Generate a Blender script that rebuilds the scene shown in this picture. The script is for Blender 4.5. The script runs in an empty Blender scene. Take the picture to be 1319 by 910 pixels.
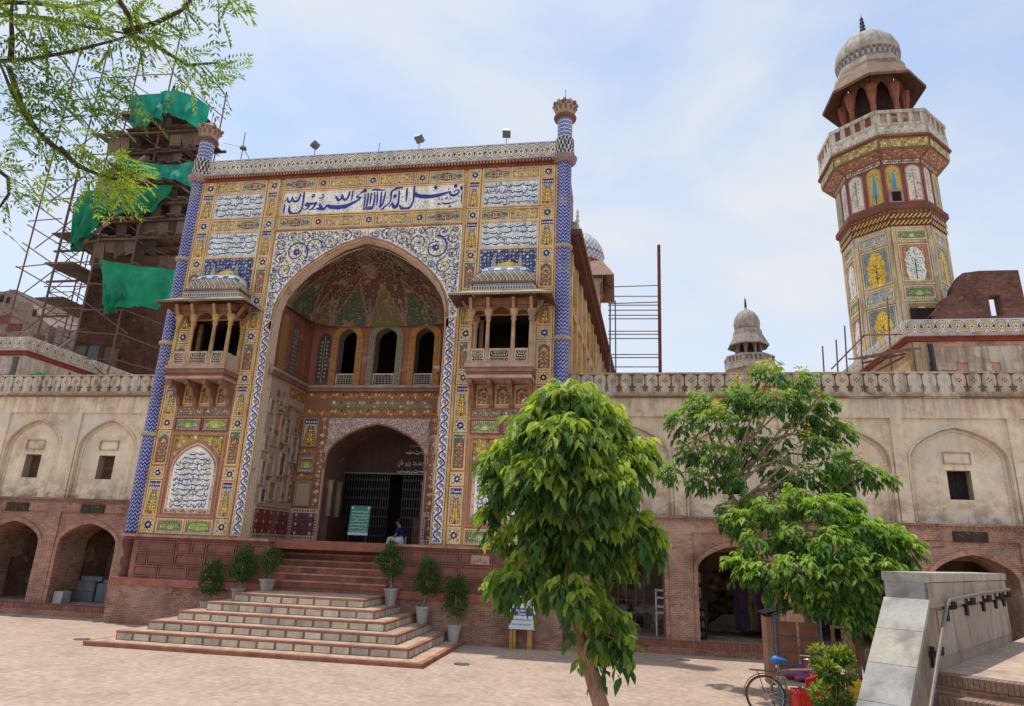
import bpy, bmesh, math, random
from mathutils import Vector, Matrix
rad = math.radians
D = bpy.data
SC = bpy.context.scene
COL = SC.collection
rnd = random.Random(7)

# ------------------------------------------------------------------ camera
CAM = Vector((9.0606, -20.9422, 2.7487))
CR = Vector((0.98748417, 0.15335704, 0.03683240))
CU = Vector((0.00867867, -0.28601449, 0.95818599))
CF = Vector((-0.15747917, 0.94587384, 0.28376572))
FPX, PCX, PCY = 853.038, 659.97, 455.03          # focal length and centre in photo pixels
cam = D.objects.new('camera', D.cameras.new('camera'))
cam.matrix_world = Matrix(((CR.x, CU.x, -CF.x, CAM.x), (CR.y, CU.y, -CF.y, CAM.y), (CR.z, CU.z, -CF.z, CAM.z), (0, 0, 0, 1)))
cam.data.sensor_fit = 'HORIZONTAL'
cam.data.sensor_width = 36.0
cam.data.lens = 36.0 * FPX / 1319.0
cam.data.clip_start = 0.1
cam.data.clip_end = 3000
COL.objects.link(cam)
SC.camera = cam

# ------------------------------------------------------------------ sky, sun, exposure
SUN_TO = Vector((-0.21, 0.10, 1.0)).normalized()   # high sun, a little behind and left of the gate
SUN_EL = math.asin(SUN_TO.z)
SUN_AZ = math.atan2(SUN_TO.x, SUN_TO.y)
wd = D.worlds.new('World')
SC.world = wd
wd.use_nodes = True
wn, wl = wd.node_tree.nodes, wd.node_tree.links
for n in list(wn):
    wn.remove(n)
w_out = wn.new('ShaderNodeOutputWorld')
w_bg = wn.new('ShaderNodeBackground')
w_bg.inputs['Strength'].default_value = 0.12
w_sky = wn.new('ShaderNodeTexSky')
w_sky.sky_type = 'NISHITA'
w_sky.sun_disc = False
w_sky.sun_elevation = SUN_EL
w_sky.sun_rotation = SUN_AZ
w_sky.altitude = 200
w_sky.air_density = 1.2
w_sky.dust_density = 0.9
w_sky.ozone_density = 2.0
w_tc = wn.new('ShaderNodeTexCoord')
w_map = wn.new('ShaderNodeMapping')
w_map.inputs['Scale'].default_value = (1.0, 1.0, 2.0)
w_map.inputs['Location'].default_value = (0.35, 0.1, 0.4)
w_n1 = wn.new('ShaderNodeTexNoise')
w_n1.inputs['Scale'].default_value = 2.4
w_n1.inputs['Detail'].default_value = 7
w_n1.inputs['Roughness'].default_value = 0.52
w_n1.inputs['Distortion'].default_value = 0.25
w_rp = wn.new('ShaderNodeValToRGB')
w_rp.color_ramp.elements[0].position = 0.38
w_rp.color_ramp.elements[0].color = (0.32, 0.32, 0.32, 1)
w_rp.color_ramp.elements[1].position = 0.66
w_rp.color_ramp.elements[1].color = (0.96, 0.96, 0.96, 1)
w_mix = wn.new('ShaderNodeMixRGB')
w_mix.inputs[2].default_value = (3.7, 3.82, 4.0, 1)       # thin bright cloud and haze
wl.new(w_tc.outputs['Generated'], w_map.inputs['Vector'])
wl.new(w_map.outputs[0], w_n1.inputs['Vector'])
wl.new(w_n1.outputs['Fac'], w_rp.inputs[0])
wl.new(w_rp.outputs[0], w_mix.inputs[0])
wl.new(w_sky.outputs[0], w_mix.inputs[1])
wl.new(w_mix.outputs[0], w_bg.inputs['Color'])
wl.new(w_bg.outputs[0], w_out.inputs[0])
sun = D.objects.new('sun', D.lights.new('sun', 'SUN'))
sun.data.energy = 2.0
sun.data.angle = rad(0.9)
sun.data.color = (1.0, 0.94, 0.85)
sun.rotation_euler = SUN_TO.to_track_quat('Z', 'Y').to_euler()
sun.location = (0, -10, 60)
COL.objects.link(sun)
SC.view_settings.view_transform = 'Standard'
SC.view_settings.look = 'None'
SC.view_settings.exposure = 0.88
SC.view_settings.gamma = 1.0
SC.view_settings.use_curve_mapping = False

# ------------------------------------------------------------------ pixel helpers (photo pixel -> point on a known plane)
def ray(px, py):
    return CR * ((px - PCX) / FPX) - CU * ((py - PCY) / FPX) + CF
def onY(px, py, y=0.0):
    d = ray(px, py); return CAM + d * ((y - CAM.y) / d.y)
def onX(px, py, x=0.0):
    d = ray(px, py); return CAM + d * ((x - CAM.x) / d.x)
def onZ(px, py, z=0.0):
    d = ray(px, py); return CAM + d * ((z - CAM.z) / d.z)
def atD(px, py, dist):
    return CAM + ray(px, py).normalized() * dist

# ------------------------------------------------------------------ materials
def srgb(r, g, b):
    f = lambda c: (c / 255 / 12.92) if c / 255 <= 0.04045 else ((c / 255 + 0.055) / 1.055) ** 2.4
    return (f(r), f(g), f(b))

class NT:
    def __init__(s, name):
        s.m = D.materials.new(name); s.m.use_nodes = True
        s.n, s.l = s.m.node_tree.nodes, s.m.node_tree.links
        s.b = s.n['Principled BSDF']; s.out = s.n['Material Output']
    def add(s, t, **kw):
        n = s.n.new(t)
        for k, v in kw.items():
            if k.startswith('i_'):
                n.inputs[k[2:].replace('_', ' ')].default_value = v
            else:
                setattr(n, k, v)
        return n
    def link(s, a, b): s.l.new(a, b)
    def pos(s): return s.add('ShaderNodeNewGeometry').outputs['Position']
    def noise(s, vec, scale, detail=4, rough=0.55):
        n = s.add('ShaderNodeTexNoise', i_Scale=scale, i_Detail=detail, i_Roughness=rough)
        s.link(vec, n.inputs['Vector']); return n.outputs['Fac']
    def ramp(s, fac, stops):
        r = s.add('ShaderNodeValToRGB'); e = r.color_ramp.elements
        while len(e) > 1: e.remove(e[-1])
        e[0].position = stops[0][0]; c = stops[0][1]; e[0].color = (*c, 1) if isinstance(c, tuple) else (c, c, c, 1)
        for p, c in stops[1:]:
            x = e.new(p); x.color = (*c, 1) if isinstance(c, tuple) else (c, c, c, 1)
        s.link(fac, r.inputs[0]); return r.outputs[0]
    def mix(s, fac, a, b, mode='MIX'):
        m = s.add('ShaderNodeMixRGB', blend_type=mode)
        for i, v in ((0, fac), (1, a), (2, b)):
            if isinstance(v, (int, float)): m.inputs[i].default_value = v if i == 0 else (v, v, v, 1)
            elif isinstance(v, tuple): m.inputs[i].default_value = (*v, 1)
            else: s.link(v, m.inputs[i])
        return m.outputs[0]
    def math(s, op, a, b=0.0):
        m = s.add('ShaderNodeMath', operation=op)
        for i, v in ((0, a), (1, b)):
            if isinstance(v, (int, float)): m.inputs[i].default_value = v
            else: s.link(v, m.inputs[i])
        return m.outputs[0]
    def col(s):
        return s.add('ShaderNodeAttribute', attribute_name='Col').outputs['Color']
    def bump(s, h, strength=0.3, dist=0.02):
        b = s.add('ShaderNodeBump', i_Strength=strength, i_Distance=dist)
        s.link(h, b.inputs['Height']); s.link(b.outputs[0], s.b.inputs['Normal'])
    def base(s, c):
        if isinstance(c, tuple): s.b.inputs['Base Color'].default_value = (*c, 1)
        else: s.link(c, s.b.inputs['Base Color'])
    def stretched(s, sc):
        mp = s.add('ShaderNodeMapping'); mp.inputs['Scale'].default_value = sc
        s.link(s.pos(), mp.inputs['Vector']); return mp.outputs[0]
    def wallvec(s):
        # brick coordinates that run round corners: (x+y, z)
        sx = s.add('ShaderNodeSeparateXYZ'); s.link(s.pos(), sx.inputs[0])
        cx = s.add('ShaderNodeCombineXYZ')
        s.link(s.math('ADD', sx.outputs[0], sx.outputs[1]), cx.inputs[0]); s.link(sx.outputs[2], cx.inputs[1])
        return cx.outputs[0]

def mat_plain(name, rough=0.7, var=0.25, scale=6.0, bump=0.2, metal=0.0, spec=0.3, dist=0.01, rand=0.0, grime=0.0):
    t = NT(name); p = t.pos()
    f = t.noise(p, scale, 5)
    f2 = t.noise(p, scale * 9, 3)
    v = t.ramp(f, [(0.25, 1 - var), (0.75, 1 + var * 0.6)])
    v2 = t.ramp(f2, [(0.3, 1 - var * 0.5), (0.7, 1 + var * 0.3)])
    c = t.mix(1.0, t.mix(1.0, t.col(), v, 'MULTIPLY'), v2, 'MULTIPLY')
    if rand:
        oi = t.add('ShaderNodeObjectInfo'); c = t.mix(1.0, c, t.ramp(oi.outputs['Random'], [(0.0, (1 - rand, 1 - rand, 1 - rand)), (0.5, (1.0, 0.96, 0.90)), (1.0, (1 + rand * .5, 1 + rand * .4, 1 + rand * .3))]), 'MULTIPLY')
    if grime:
        g = t.noise(t.stretched((1.6, 1.6, .7)), 1.9, 6, 0.65); c = t.mix(t.ramp(g, [(0.50, 0.0), (0.68, grime)]), c, (0.10, 0.085, 0.07))
    t.base(c)
    t.b.inputs['Roughness'].default_value = rough
    t.b.inputs['Metallic'].default_value = metal
    t.b.inputs['Specular IOR Level'].default_value = spec
    if bump: t.bump(f2, bump, dist)
    return t.m

def mat_tile():
    t = NT('glazed_tile'); p = t.pos()
    c = t.col()
    fine = t.noise(p, 55, 2)
    c = t.mix(1.0, c, t.ramp(fine, [(0.3, 0.84), (0.7, 1.32)]), 'MULTIPLY')
    big = t.noise(p, 0.9, 6, 0.62)
    worn = t.ramp(big, [(0.55, 0.0), (0.66, 1.0)])
    speck = t.ramp(t.noise(p, 14, 4, 0.7), [(0.47, 0.0), (0.58, 1.0)])
    f = t.math('MULTIPLY', worn, speck)
    f = t.math('MULTIPLY', f, 0.75)
    c = t.mix(f, c, (0.46, 0.33, 0.22))
    dirt = t.ramp(t.noise(t.stretched((2.2, 2.2, 0.5)), 1.6, 5), [(0.33, 0.80), (0.60, 1.14)])
    c = t.mix(1.0, c, dirt, 'MULTIPLY')
    t.base(c)
    t.link(t.ramp(fine, [(0.2, 0.30), (0.8, 0.62)]), t.b.inputs['Roughness'])
    t.b.inputs['Specular IOR Level'].default_value = 0.35
    t.bump(fine, 0.25, 0.004)
    return t.m

def mat_fresco():
    t = NT('painted_fresco'); p = t.pos()
    c = t.col()
    c = t.mix(1.0, c, t.ramp(t.noise(p, 30, 3), [(0.3, 0.7), (0.7, 1.2)]), 'MULTIPLY')
    n1 = t.noise(p, 1.5, 7, 0.68)
    c = t.mix(t.ramp(n1, [(0.585, 0.0), (0.635, 0.85)]), c, (0.36, 0.24, 0.16))
    n2 = t.noise(p, 2.6, 6, 0.6)
    c = t.mix(t.ramp(n2, [(0.66, 0.0), (0.71, 0.8)]), c, (0.50, 0.42, 0.35))
    t.base(c); t.b.inputs['Roughness'].default_value = 0.8
    t.b.inputs['Specular IOR Level'].default_value = 0.15
    t.bump(n1, 0.4, 0.03)
    return t.m

def mat_plaster():
    t = NT('lime_plaster'); p = t.pos()
    c = t.col()
    c = t.mix(1.0, c, t.ramp(t.noise(p, 0.7, 7, 0.62), [(0.30, (0.78, 0.73, 0.68)), (0.5, (1.0, 0.97, 0.93)), (0.7, (1.10, 1.10, 1.10))]), 'MULTIPLY')
    c = t.mix(1.0, c, t.ramp(t.noise(p, 5.0, 5, 0.6), [(0.32, 0.88), (0.66, 1.06)]), 'MULTIPLY')
    pink = t.noise(p, 0.95, 8, 0.68)
    c = t.mix(t.ramp(pink, [(0.535, 0.0), (0.60, 0.28), (0.68, 0.62)]), c, (0.40, 0.22, 0.14))
    pale = t.noise(t.stretched((1, 1, 1.3)), 0.7, 3, 0.4)
    c = t.mix(t.ramp(pale, [(0.555, 0.0), (0.575, 0.65)]), c, (0.66, 0.58, 0.48))
    strk = t.noise(t.stretched((3.2, 3.2, 0.22)), 1.3, 6, 0.66)
    c = t.mix(1.0, c, t.ramp(strk, [(0.30, 0.80), (0.48, 1.0)]), 'MULTIPLY')
    sz = t.add('ShaderNodeSeparateXYZ'); t.link(p, sz.inputs[0])
    def zone(z0, z1):       # stains sit along the cornice and along the foot of the plaster
        m = t.add('ShaderNodeMapRange'); m.inputs['From Min'].default_value = z0; m.inputs['From Max'].default_value = z1; t.link(sz.outputs[2], m.inputs['Value']); return m.outputs[0]
    s2 = t.ramp(t.noise(t.stretched((4, 4, 0.5)), 1.4, 6, 0.75), [(0.45, 0.0), (0.66, 0.95)])
    c = t.mix(t.math('MULTIPLY', t.math('MULTIPLY', zone(6.7, 7.85), s2), 0.8), c, (0.15, 0.11, 0.08))
    s3 = t.ramp(t.noise(t.stretched((1.2, 1.2, 1.6)), 1.7, 7, 0.7), [(0.44, 0.0), (0.58, 1.0)])
    c = t.mix(t.math('MULTIPLY', t.math('MULTIPLY', zone(5.0, 3.9), s3), 0.85), c, (0.33, 0.20, 0.14))
    t.base(c); t.b.inputs['Roughness'].default_value = 0.9
    t.b.inputs['Specular IOR Level'].default_value = 0.15
    g = t.noise(p, 22, 5, 0.6)
    t.bump(t.math('ADD', g, t.math('MULTIPLY', pink, 2.5)), 0.5, 0.015)
    return t.m

def mat_brick(name, c1, c2, mortar, bw=0.17, bh=0.05, msize=0.009, patch=0.35, horizontal=False, bumpd=0.012, rough=0.9, soft=False):
    t = NT(name); p = t.pos()
    vec = p if horizontal else t.wallvec()
    jit = t.add('ShaderNodeVectorMath', operation='SCALE')
    ns = t.add('ShaderNodeTexNoise', i_Scale=1.7, i_Detail=3); t.link(p, ns.inputs['Vector'])
    t.link(ns.outputs['Color'], jit.inputs[0]); jit.inputs['Scale'].default_value = 0.06
    av = t.add('ShaderNodeVectorMath', operation='ADD'); t.link(vec, av.inputs[0]); t.link(jit.outputs[0], av.inputs[1])
    br = t.add('ShaderNodeTexBrick', i_Scale=1.0, i_Mortar_Size=msize, i_Mortar_Smooth=0.3, i_Bias=0.0, i_Brick_Width=bw, i_Row_Height=bh)
    br.inputs['Color1'].default_value = (*c1, 1); br.inputs['Color2'].default_value = (*c2, 1); br.inputs['Mortar'].default_value = (*mortar, 1)
    t.link(av.outputs[0], br.inputs['Vector'])
    c = br.outputs['Color']
    n1 = t.noise(p, 0.8, 6, 0.62)
    c = t.mix(1.0, c, t.ramp(n1, [(0.28, 0.78), (0.48, 1.0), (0.72, 1.1)] if soft else [(0.30, 0.50), (0.5, 1.0), (0.70, 1.40)]), 'MULTIPLY')
    n2 = t.noise(p, 6.5, 4, 0.6)
    c = t.mix(1.0, c, t.ramp(n2, [(0.3, 0.75), (0.7, 1.2)]), 'MULTIPLY')
    n3 = t.noise(p, 0.45, 5, 0.6)
    c = t.mix(t.ramp(n3, [(0.52, 0.0), (0.66, patch)]), c, tuple(min(1, x * 1.5) for x in mortar))
    if not soft:
        n4 = t.noise(t.stretched((1, 1, 3.0)), 2.4, 7, 0.72); c = t.mix(t.ramp(n4, [(0.56, 0.0), (0.66, 0.55)]), c, (0.10, 0.055, 0.045)); n5 = t.noise(p, 2.1, 6, 0.7); c = t.mix(t.ramp(n5, [(0.60, 0.0), (0.68, 0.5)]), c, (0.42, 0.31, 0.25))
    c = t.mix(1.0, c, t.col(), 'MULTIPLY')
    t.base(c); t.b.inputs['Roughness'].default_value = rough
    t.b.inputs['Specular IOR Level'].default_value = 0.15
    t.bump(t.math('ADD', t.math('MULTIPLY', br.outputs['Fac'], -1.0), t.math('MULTIPLY', n2, 0.8)), 0.6, bumpd)
    return t.m

def mat_leaf(name, rough=0.4, spec=0.25):
    t = NT(name); p = t.pos()
    c = t.mix(1.0, t.col(), t.ramp(t.noise(p, 9, 3), [(0.3, 0.75), (0.7, 1.25)]), 'MULTIPLY')
    t.base(c); t.b.inputs['Roughness'].default_value = rough
    t.b.inputs['Specular IOR Level'].default_value = spec
    tr = t.add('ShaderNodeBsdfTranslucent')
    t.link(t.mix(1.0, c, (1.5, 1.6, 0.55), 'MULTIPLY'), tr.inputs['Color'])
    mx = t.add('ShaderNodeMixShader'); mx.inputs[0].default_value = 0.38
    t.link(t.b.outputs[0], mx.inputs[1]); t.link(tr.outputs[0], mx.inputs[2]); t.link(mx.outputs[0], t.out.inputs[0])
    return t.m

def mat_net():
    t = NT('mesh_netting'); p = t.pos()
    c = t.mix(1.0, t.col(), t.ramp(t.noise(p, 1.2, 5), [(0.3, 0.6), (0.7, 1.2)]), 'MULTIPLY')
    t.base(c); t.b.inputs['Roughness'].default_value = 0.7
    wv = t.noise(t.stretched((1, 1, 1)), 60, 2); tr = t.add('ShaderNodeBsdfTranslucent'); t.link(c, tr.inputs['Color'])
    mx = t.add('ShaderNodeMixShader'); mx.inputs[0].default_value = 0.45
    t.link(t.b.outputs[0], mx.inputs[1]); t.link(tr.outputs[0], mx.inputs[2]); t.link(mx.outputs[0], t.out.inputs[0])
    return t.m

def mat_bark(name):
    t = NT(name)
    f = t.noise(t.stretched((9, 9, 2.5)), 2.0, 5, 0.65)
    t.base(t.mix(1.0, t.col(), t.ramp(f, [(0.35, 0.5), (0.65, 1.25)]), 'MULTIPLY'))
    t.b.inputs['Roughness'].default_value = 0.9
    t.bump(f, 0.8, 0.02)
    return t.m

M_TILE = mat_tile()
M_FRESCO = mat_fresco()
M_PLAST = mat_plaster()
M_STONE = mat_plain('red_sandstone', 0.85, 0.36, 2.6, 0.45, 0, 0.2, 0.012, 0.14, 0.42)
M_MARB = mat_plain('pale_marble', 0.55, 0.22, 4.5, 0.15, 0, 0.35, 0.01, 0.30, 0.35)
M_CONC = mat_plain('grey_concrete', 0.88, 0.24, 2.2, 0.4, 0, 0.2, 0.01, 0.12, 0.5)
M_WOOD = mat_plain('wood', 0.7, 0.35, 5, 0.3, 0, 0.3)
M_METAL = mat_plain('painted_metal', 0.5, 0.25, 8, 0.1, 0.3, 0.4)
M_STEEL = mat_plain('brushed_steel', 0.3, 0.10, 8, 0.05, 0.9, 0.5)
M_RUST = mat_plain('rusty_pipe', 0.75, 0.4, 7, 0.2, 0.2, 0.3)
M_CLOTH = mat_plain('cloth', 0.9, 0.25, 10, 0.3, 0, 0.1)
M_PLAS = mat_plain('plastic', 0.35, 0.08, 8, 0.0, 0, 0.5)
M_DARK = mat_plain('unlit_interior', 0.95, 0.3, 3, 0.2, 0, 0.1)
M_SKIN = mat_plain('skin', 0.55, 0.06, 20, 0.0, 0, 0.3)
M_LEAF = mat_leaf('broad_leaf', 0.55)
M_NEEM = mat_leaf('feathery_leaf', 0.45)
M_BUSH = mat_leaf('shrub_leaf', 0.38)
M_NET = mat_net()
M_BARK = mat_bark('bark')
M_BRICK = mat_brick('thin_brick', (0.35, 0.155, 0.11), (0.25, 0.105, 0.078), (0.38, 0.27, 0.20), patch=0.3)
M_BRICKP = mat_brick('pale_thin_brick', (0.42, 0.215, 0.145), (0.33, 0.155, 0.105), (0.46, 0.34, 0.26), patch=0.35)
M_BRICKD = mat_brick('dark_brick', (0.20, 0.08, 0.06), (0.12, 0.05, 0.042), (0.19, 0.12, 0.09), bw=0.22, bh=0.065, patch=0.1)
M_PAVE = mat_brick('plaza_brick', (0.43, 0.33, 0.262), (0.395, 0.295, 0.23), (0.395, 0.305, 0.243), bw=0.24, bh=0.115, msize=0.006, patch=0.18, horizontal=True, bumpd=0.003, rough=0.85, soft=True)

# ------------------------------------------------------------------ mesh builder
def V3(p): return Vector(p)
class MB:
    def __init__(s): s.v = []; s.f = []; s.c = []
    def face(s, pts, col):
        i = len(s.v); s.v.extend([tuple(p) for p in pts]); s.f.append(tuple(range(i, i + len(pts)))); s.c.append(col)
    def idx(s, verts, faces, col):
        i = len(s.v); s.v.extend([tuple(p) for p in verts])
        for k, f in enumerate(faces):
            s.f.append(tuple(a + i for a in f)); s.c.append(col[k] if isinstance(col, list) else col)
    def box(s, x0, x1, y0, y1, z0, z1, col):
        v = [(x0, y0, z0), (x1, y0, z0), (x1, y1, z0), (x0, y1, z0), (x0, y0, z1), (x1, y0, z1), (x1, y1, z1), (x0, y1, z1)]
        s.idx(v, [(3, 2, 1, 0), (4, 5, 6, 7), (0, 1, 5, 4), (1, 2, 6, 5), (2, 3, 7, 6), (3, 0, 4, 7)], col)
    def mbox(s, M, u0, u1, v0, v1, n0, n1, col):
        v = [M(u0, v0, n1), M(u1, v0, n1), M(u1, v0, n0), M(u0, v0, n0), M(u0, v1, n1), M(u1, v1, n1), M(u1, v1, n0), M(u0, v1, n0)]
        s.idx(v, [(3, 2, 1, 0), (4, 5, 6, 7), (0, 1, 5, 4), (1, 2, 6, 5), (2, 3, 7, 6), (3, 0, 4, 7)], col)
    def bar(s, p0, p1, w, h, col, up=(0, 0, 1)):
        p0, p1 = V3(p0), V3(p1); d = (p1 - p0).normalized(); up = V3(up)
        if abs(d.dot(up)) > 0.98: up = V3((1, 0, 0))
        a = d.cross(up).normalized() * (w / 2); b = a.cross(d).normalized() * (h / 2)
        v = [p0 - a - b, p0 + a - b, p0 + a + b, p0 - a + b, p1 - a - b, p1 + a - b, p1 + a + b, p1 - a + b]
        s.idx(v, [(3, 2, 1, 0), (4, 5, 6, 7), (0, 1, 5, 4), (1, 2, 6, 5), (2, 3, 7, 6), (3, 0, 4, 7)], col)
    def tube(s, pts, rr, n=6, col=(1, 1, 1), cap=True):
        pts = [V3(p) for p in pts]
        if not isinstance(rr, (list, tuple)): rr = [rr] * len(pts)
        rings = []; ref = None
        for i, p in enumerate(pts):
            d = (pts[min(i + 1, len(pts) - 1)] - pts[max(i - 1, 0)])
            d = d.normalized() if d.length > 1e-9 else V3((0, 0, 1))
            if ref is None: ref = V3((0, 0, 1)) if abs(d.z) < 0.9 else V3((1, 0, 0))
            a = d.cross(ref).normalized(); b = d.cross(a).normalized(); ref = (ref - d * ref.dot(d)).normalized() if (ref - d * ref.dot(d)).length > 1e-4 else b
            rings.append([p + (a * math.cos(2 * math.pi * k / n) + b * math.sin(2 * math.pi * k / n)) * rr[i] for k in range(n)])
        v = [q for r in rings for q in r]; f = []
        for i in range(len(pts) - 1):
            for k in range(n):
                k2 = (k + 1) % n; f.append((i * n + k, i * n + k2, (i + 1) * n + k2, (i + 1) * n + k))
        if cap:
            f.append(tuple(range(n))[::-1]); f.append(tuple((len(pts) - 1) * n + k for k in range(n)))
        s.idx(v, f, col)
    def lathe(s, c, prof, n=24, col=(1, 1, 1), rot=0.0, cap=True, sx=1.0):
        """prof: list of (radius, z[, colour]); ring colour belongs to the band below the point above it"""
        v = []; f = []; cl = []
        for p in prof:
            for k in range(n):
                a = rot + 2 * math.pi * k / n
                v.append((c[0] + p[0] * math.cos(a) * sx, c[1] + p[0] * math.sin(a), c[2] + p[1]))
        for i in range(len(prof) - 1):
            q = prof[i][2] if len(prof[i]) > 2 else col
            for k in range(n):
                k2 = (k + 1) % n
                f.append((i * n + k, i * n + k2, (i + 1) * n + k2, (i + 1) * n + k)); cl.append(q(k, i) if callable(q) else q)
        if cap:
            f.append(tuple(range(n))[::-1]); cl.append(col); f.append(tuple((len(prof) - 1) * n + k for k in range(n))); cl.append(col)
        s.idx(v, f, cl)
    def build(s, name, mat, parent=None, smooth=False, autos=None):
        me = D.meshes.new(name); me.from_pydata(s.v, [], s.f); me.update()
        at = me.color_attributes.new('Col', 'FLOAT_COLOR', 'CORNER')
        buf = []
        for f, c in zip(s.f, s.c):
            buf.extend((c[0], c[1], c[2], 1.0) * len(f))
        at.data.foreach_set('color', buf)
        me.materials.append(mat)
        if smooth:
            me.polygons.foreach_set('use_smooth', [True] * len(me.polygons))
            if autos: me.set_sharp_from_angle(angle=rad(autos))
        o = D.objects.new(name, me); COL.objects.link(o)
        if parent is not None: attach(o, parent)
        return o

def world_of(o):
    b = o.matrix_basis.copy()
    return b if o.parent is None else world_of(o.parent) @ o.matrix_parent_inverse @ b
def attach(o, parent):
    o.parent = parent; o.matrix_parent_inverse = world_of(parent).inverted(); return o
def tag(o, label=None, cat=None, group=None, kind=None):
    if label: o['label'] = label
    if cat: o['category'] = cat
    if group: o['group'] = group
    if kind: o['kind'] = kind
    return o
def thing(name, label, cat, loc=(0, 0, 0), group=None, rz=0.0):
    o = D.objects.new(name, None); COL.objects.link(o); o.empty_display_size = 0.3
    o.location = loc; o.rotation_euler = (0, 0, rz)
    return tag(o, label, cat, group)
def place(src, name, parent, loc, rz=0.0, scale=None):
    """another object on the same mesh"""
    o = D.objects.new(name, src.data); COL.objects.link(o); attach(o, parent); o.location = loc; o.rotation_euler = (0, 0, rz)
    if scale: o.scale = scale
    return o
def copy_tree(o, parent=None):
    c = o.copy(); COL.objects.link(c); c.parent = parent
    for ch in list(o.children):
        copy_tree(ch, c)
    return c
def FR(o, U, V, N):
    o, U, V, N = V3(o), V3(U), V3(V), V3(N)
    return lambda u, v, n=0.0: o + U * u + V * v + N * n
MF = FR((0, 0, 0), (1, 0, 0), (0, 0, 1), (0, -1, 0))            # the gate's front plane
def frontY(y): return FR((0, y, 0), (1, 0, 0), (0, 0, 1), (0, -1, 0))

ARCH = [(1, 0), (0.984, .24), (.94, .365), (.875, .479), (.771, .596), (.646, .703), (.455, .827), (.263, .924), (0, 1)]
def arch(cx, hw, spring, apex):
    L = [(cx - hw * a, spring + (apex - spring) * b) for a, b in ARCH]
    return L + [(2 * cx - x, z) for x, z in L[-2::-1]]
def arch_half(z, hw, spring, apex):
    t = (z - spring) / (apex - spring)
    if t <= 0: return hw
    for (a0, b0), (a1, b1) in zip(ARCH, ARCH[1:]):
        if b0 <= t <= b1: return hw * (a0 + (a1 - a0) * (t - b0) / (b1 - b0))
    return 0.0
def wall_arch(mb, M, u0, u1, v0, v1, cx, hw, vb, spring, apex, col, n=0.0, depth=0.0, rcol=None):
    A = arch(cx, hw, spring, apex)
    if vb > v0: mb.face([M(cx - hw, v0, n), M(cx + hw, v0, n), M(cx + hw, vb, n), M(cx - hw, vb, n)], col)
    if cx - hw > u0: mb.face([M(u0, v0, n), M(cx - hw, v0, n), M(cx - hw, v1, n), M(u0, v1, n)], col)
    if u1 > cx + hw: mb.face([M(cx + hw, v0, n), M(u1, v0, n), M(u1, v1, n), M(cx + hw, v1, n)], col)
    for (a, b), (c, d) in zip(A, A[1:]):
        mb.face([M(a, b, n), M(c, d, n), M(c, v1, n), M(a, v1, n)], col)
    if depth:
        P = [(cx - hw, vb)] + A + [(cx + hw, vb)]
        for (a, b), (c, d) in zip(P, P[1:]):
            mb.face([M(a, b, n - depth), M(c, d, n - depth), M(c, d, n), M(a, b, n)], rcol or col)
def arch_band(mb, M, cx, hw, spring, apex, vb, w, n0, n1, col):
    """raised moulding round an arch, width w outside the opening"""
    A = [(cx - hw, vb)] + arch(cx, hw, spring, apex) + [(cx + hw, vb)]
    B = [(cx - hw - w, vb)] + arch(cx, hw + w, spring, apex + w * 1.15) + [(cx + hw + w, vb)]
    for (a, b), (c, d), (e, f), (g, h) in zip(A, A[1:], B, B[1:]):
        mb.face([M(a, b, n1), M(c, d, n1), M(g, h, n1), M(e, f, n1)], col)
        mb.face([M(e, f, n1), M(g, h, n1), M(g, h, n0), M(e, f, n0)], col)
        mb.face([M(a, b, n0), M(c, d, n0), M(c, d, n1), M(a, b, n1)], col)
def arch_fill(mb, M, cx, hw, spring, apex, vb, n, col):
    A = arch(cx, hw, spring, apex)
    mb.face([M(cx - hw, vb, n), M(cx + hw, vb, n)] + [M(a, b, n) for a, b in A[::-1]], col)

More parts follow.
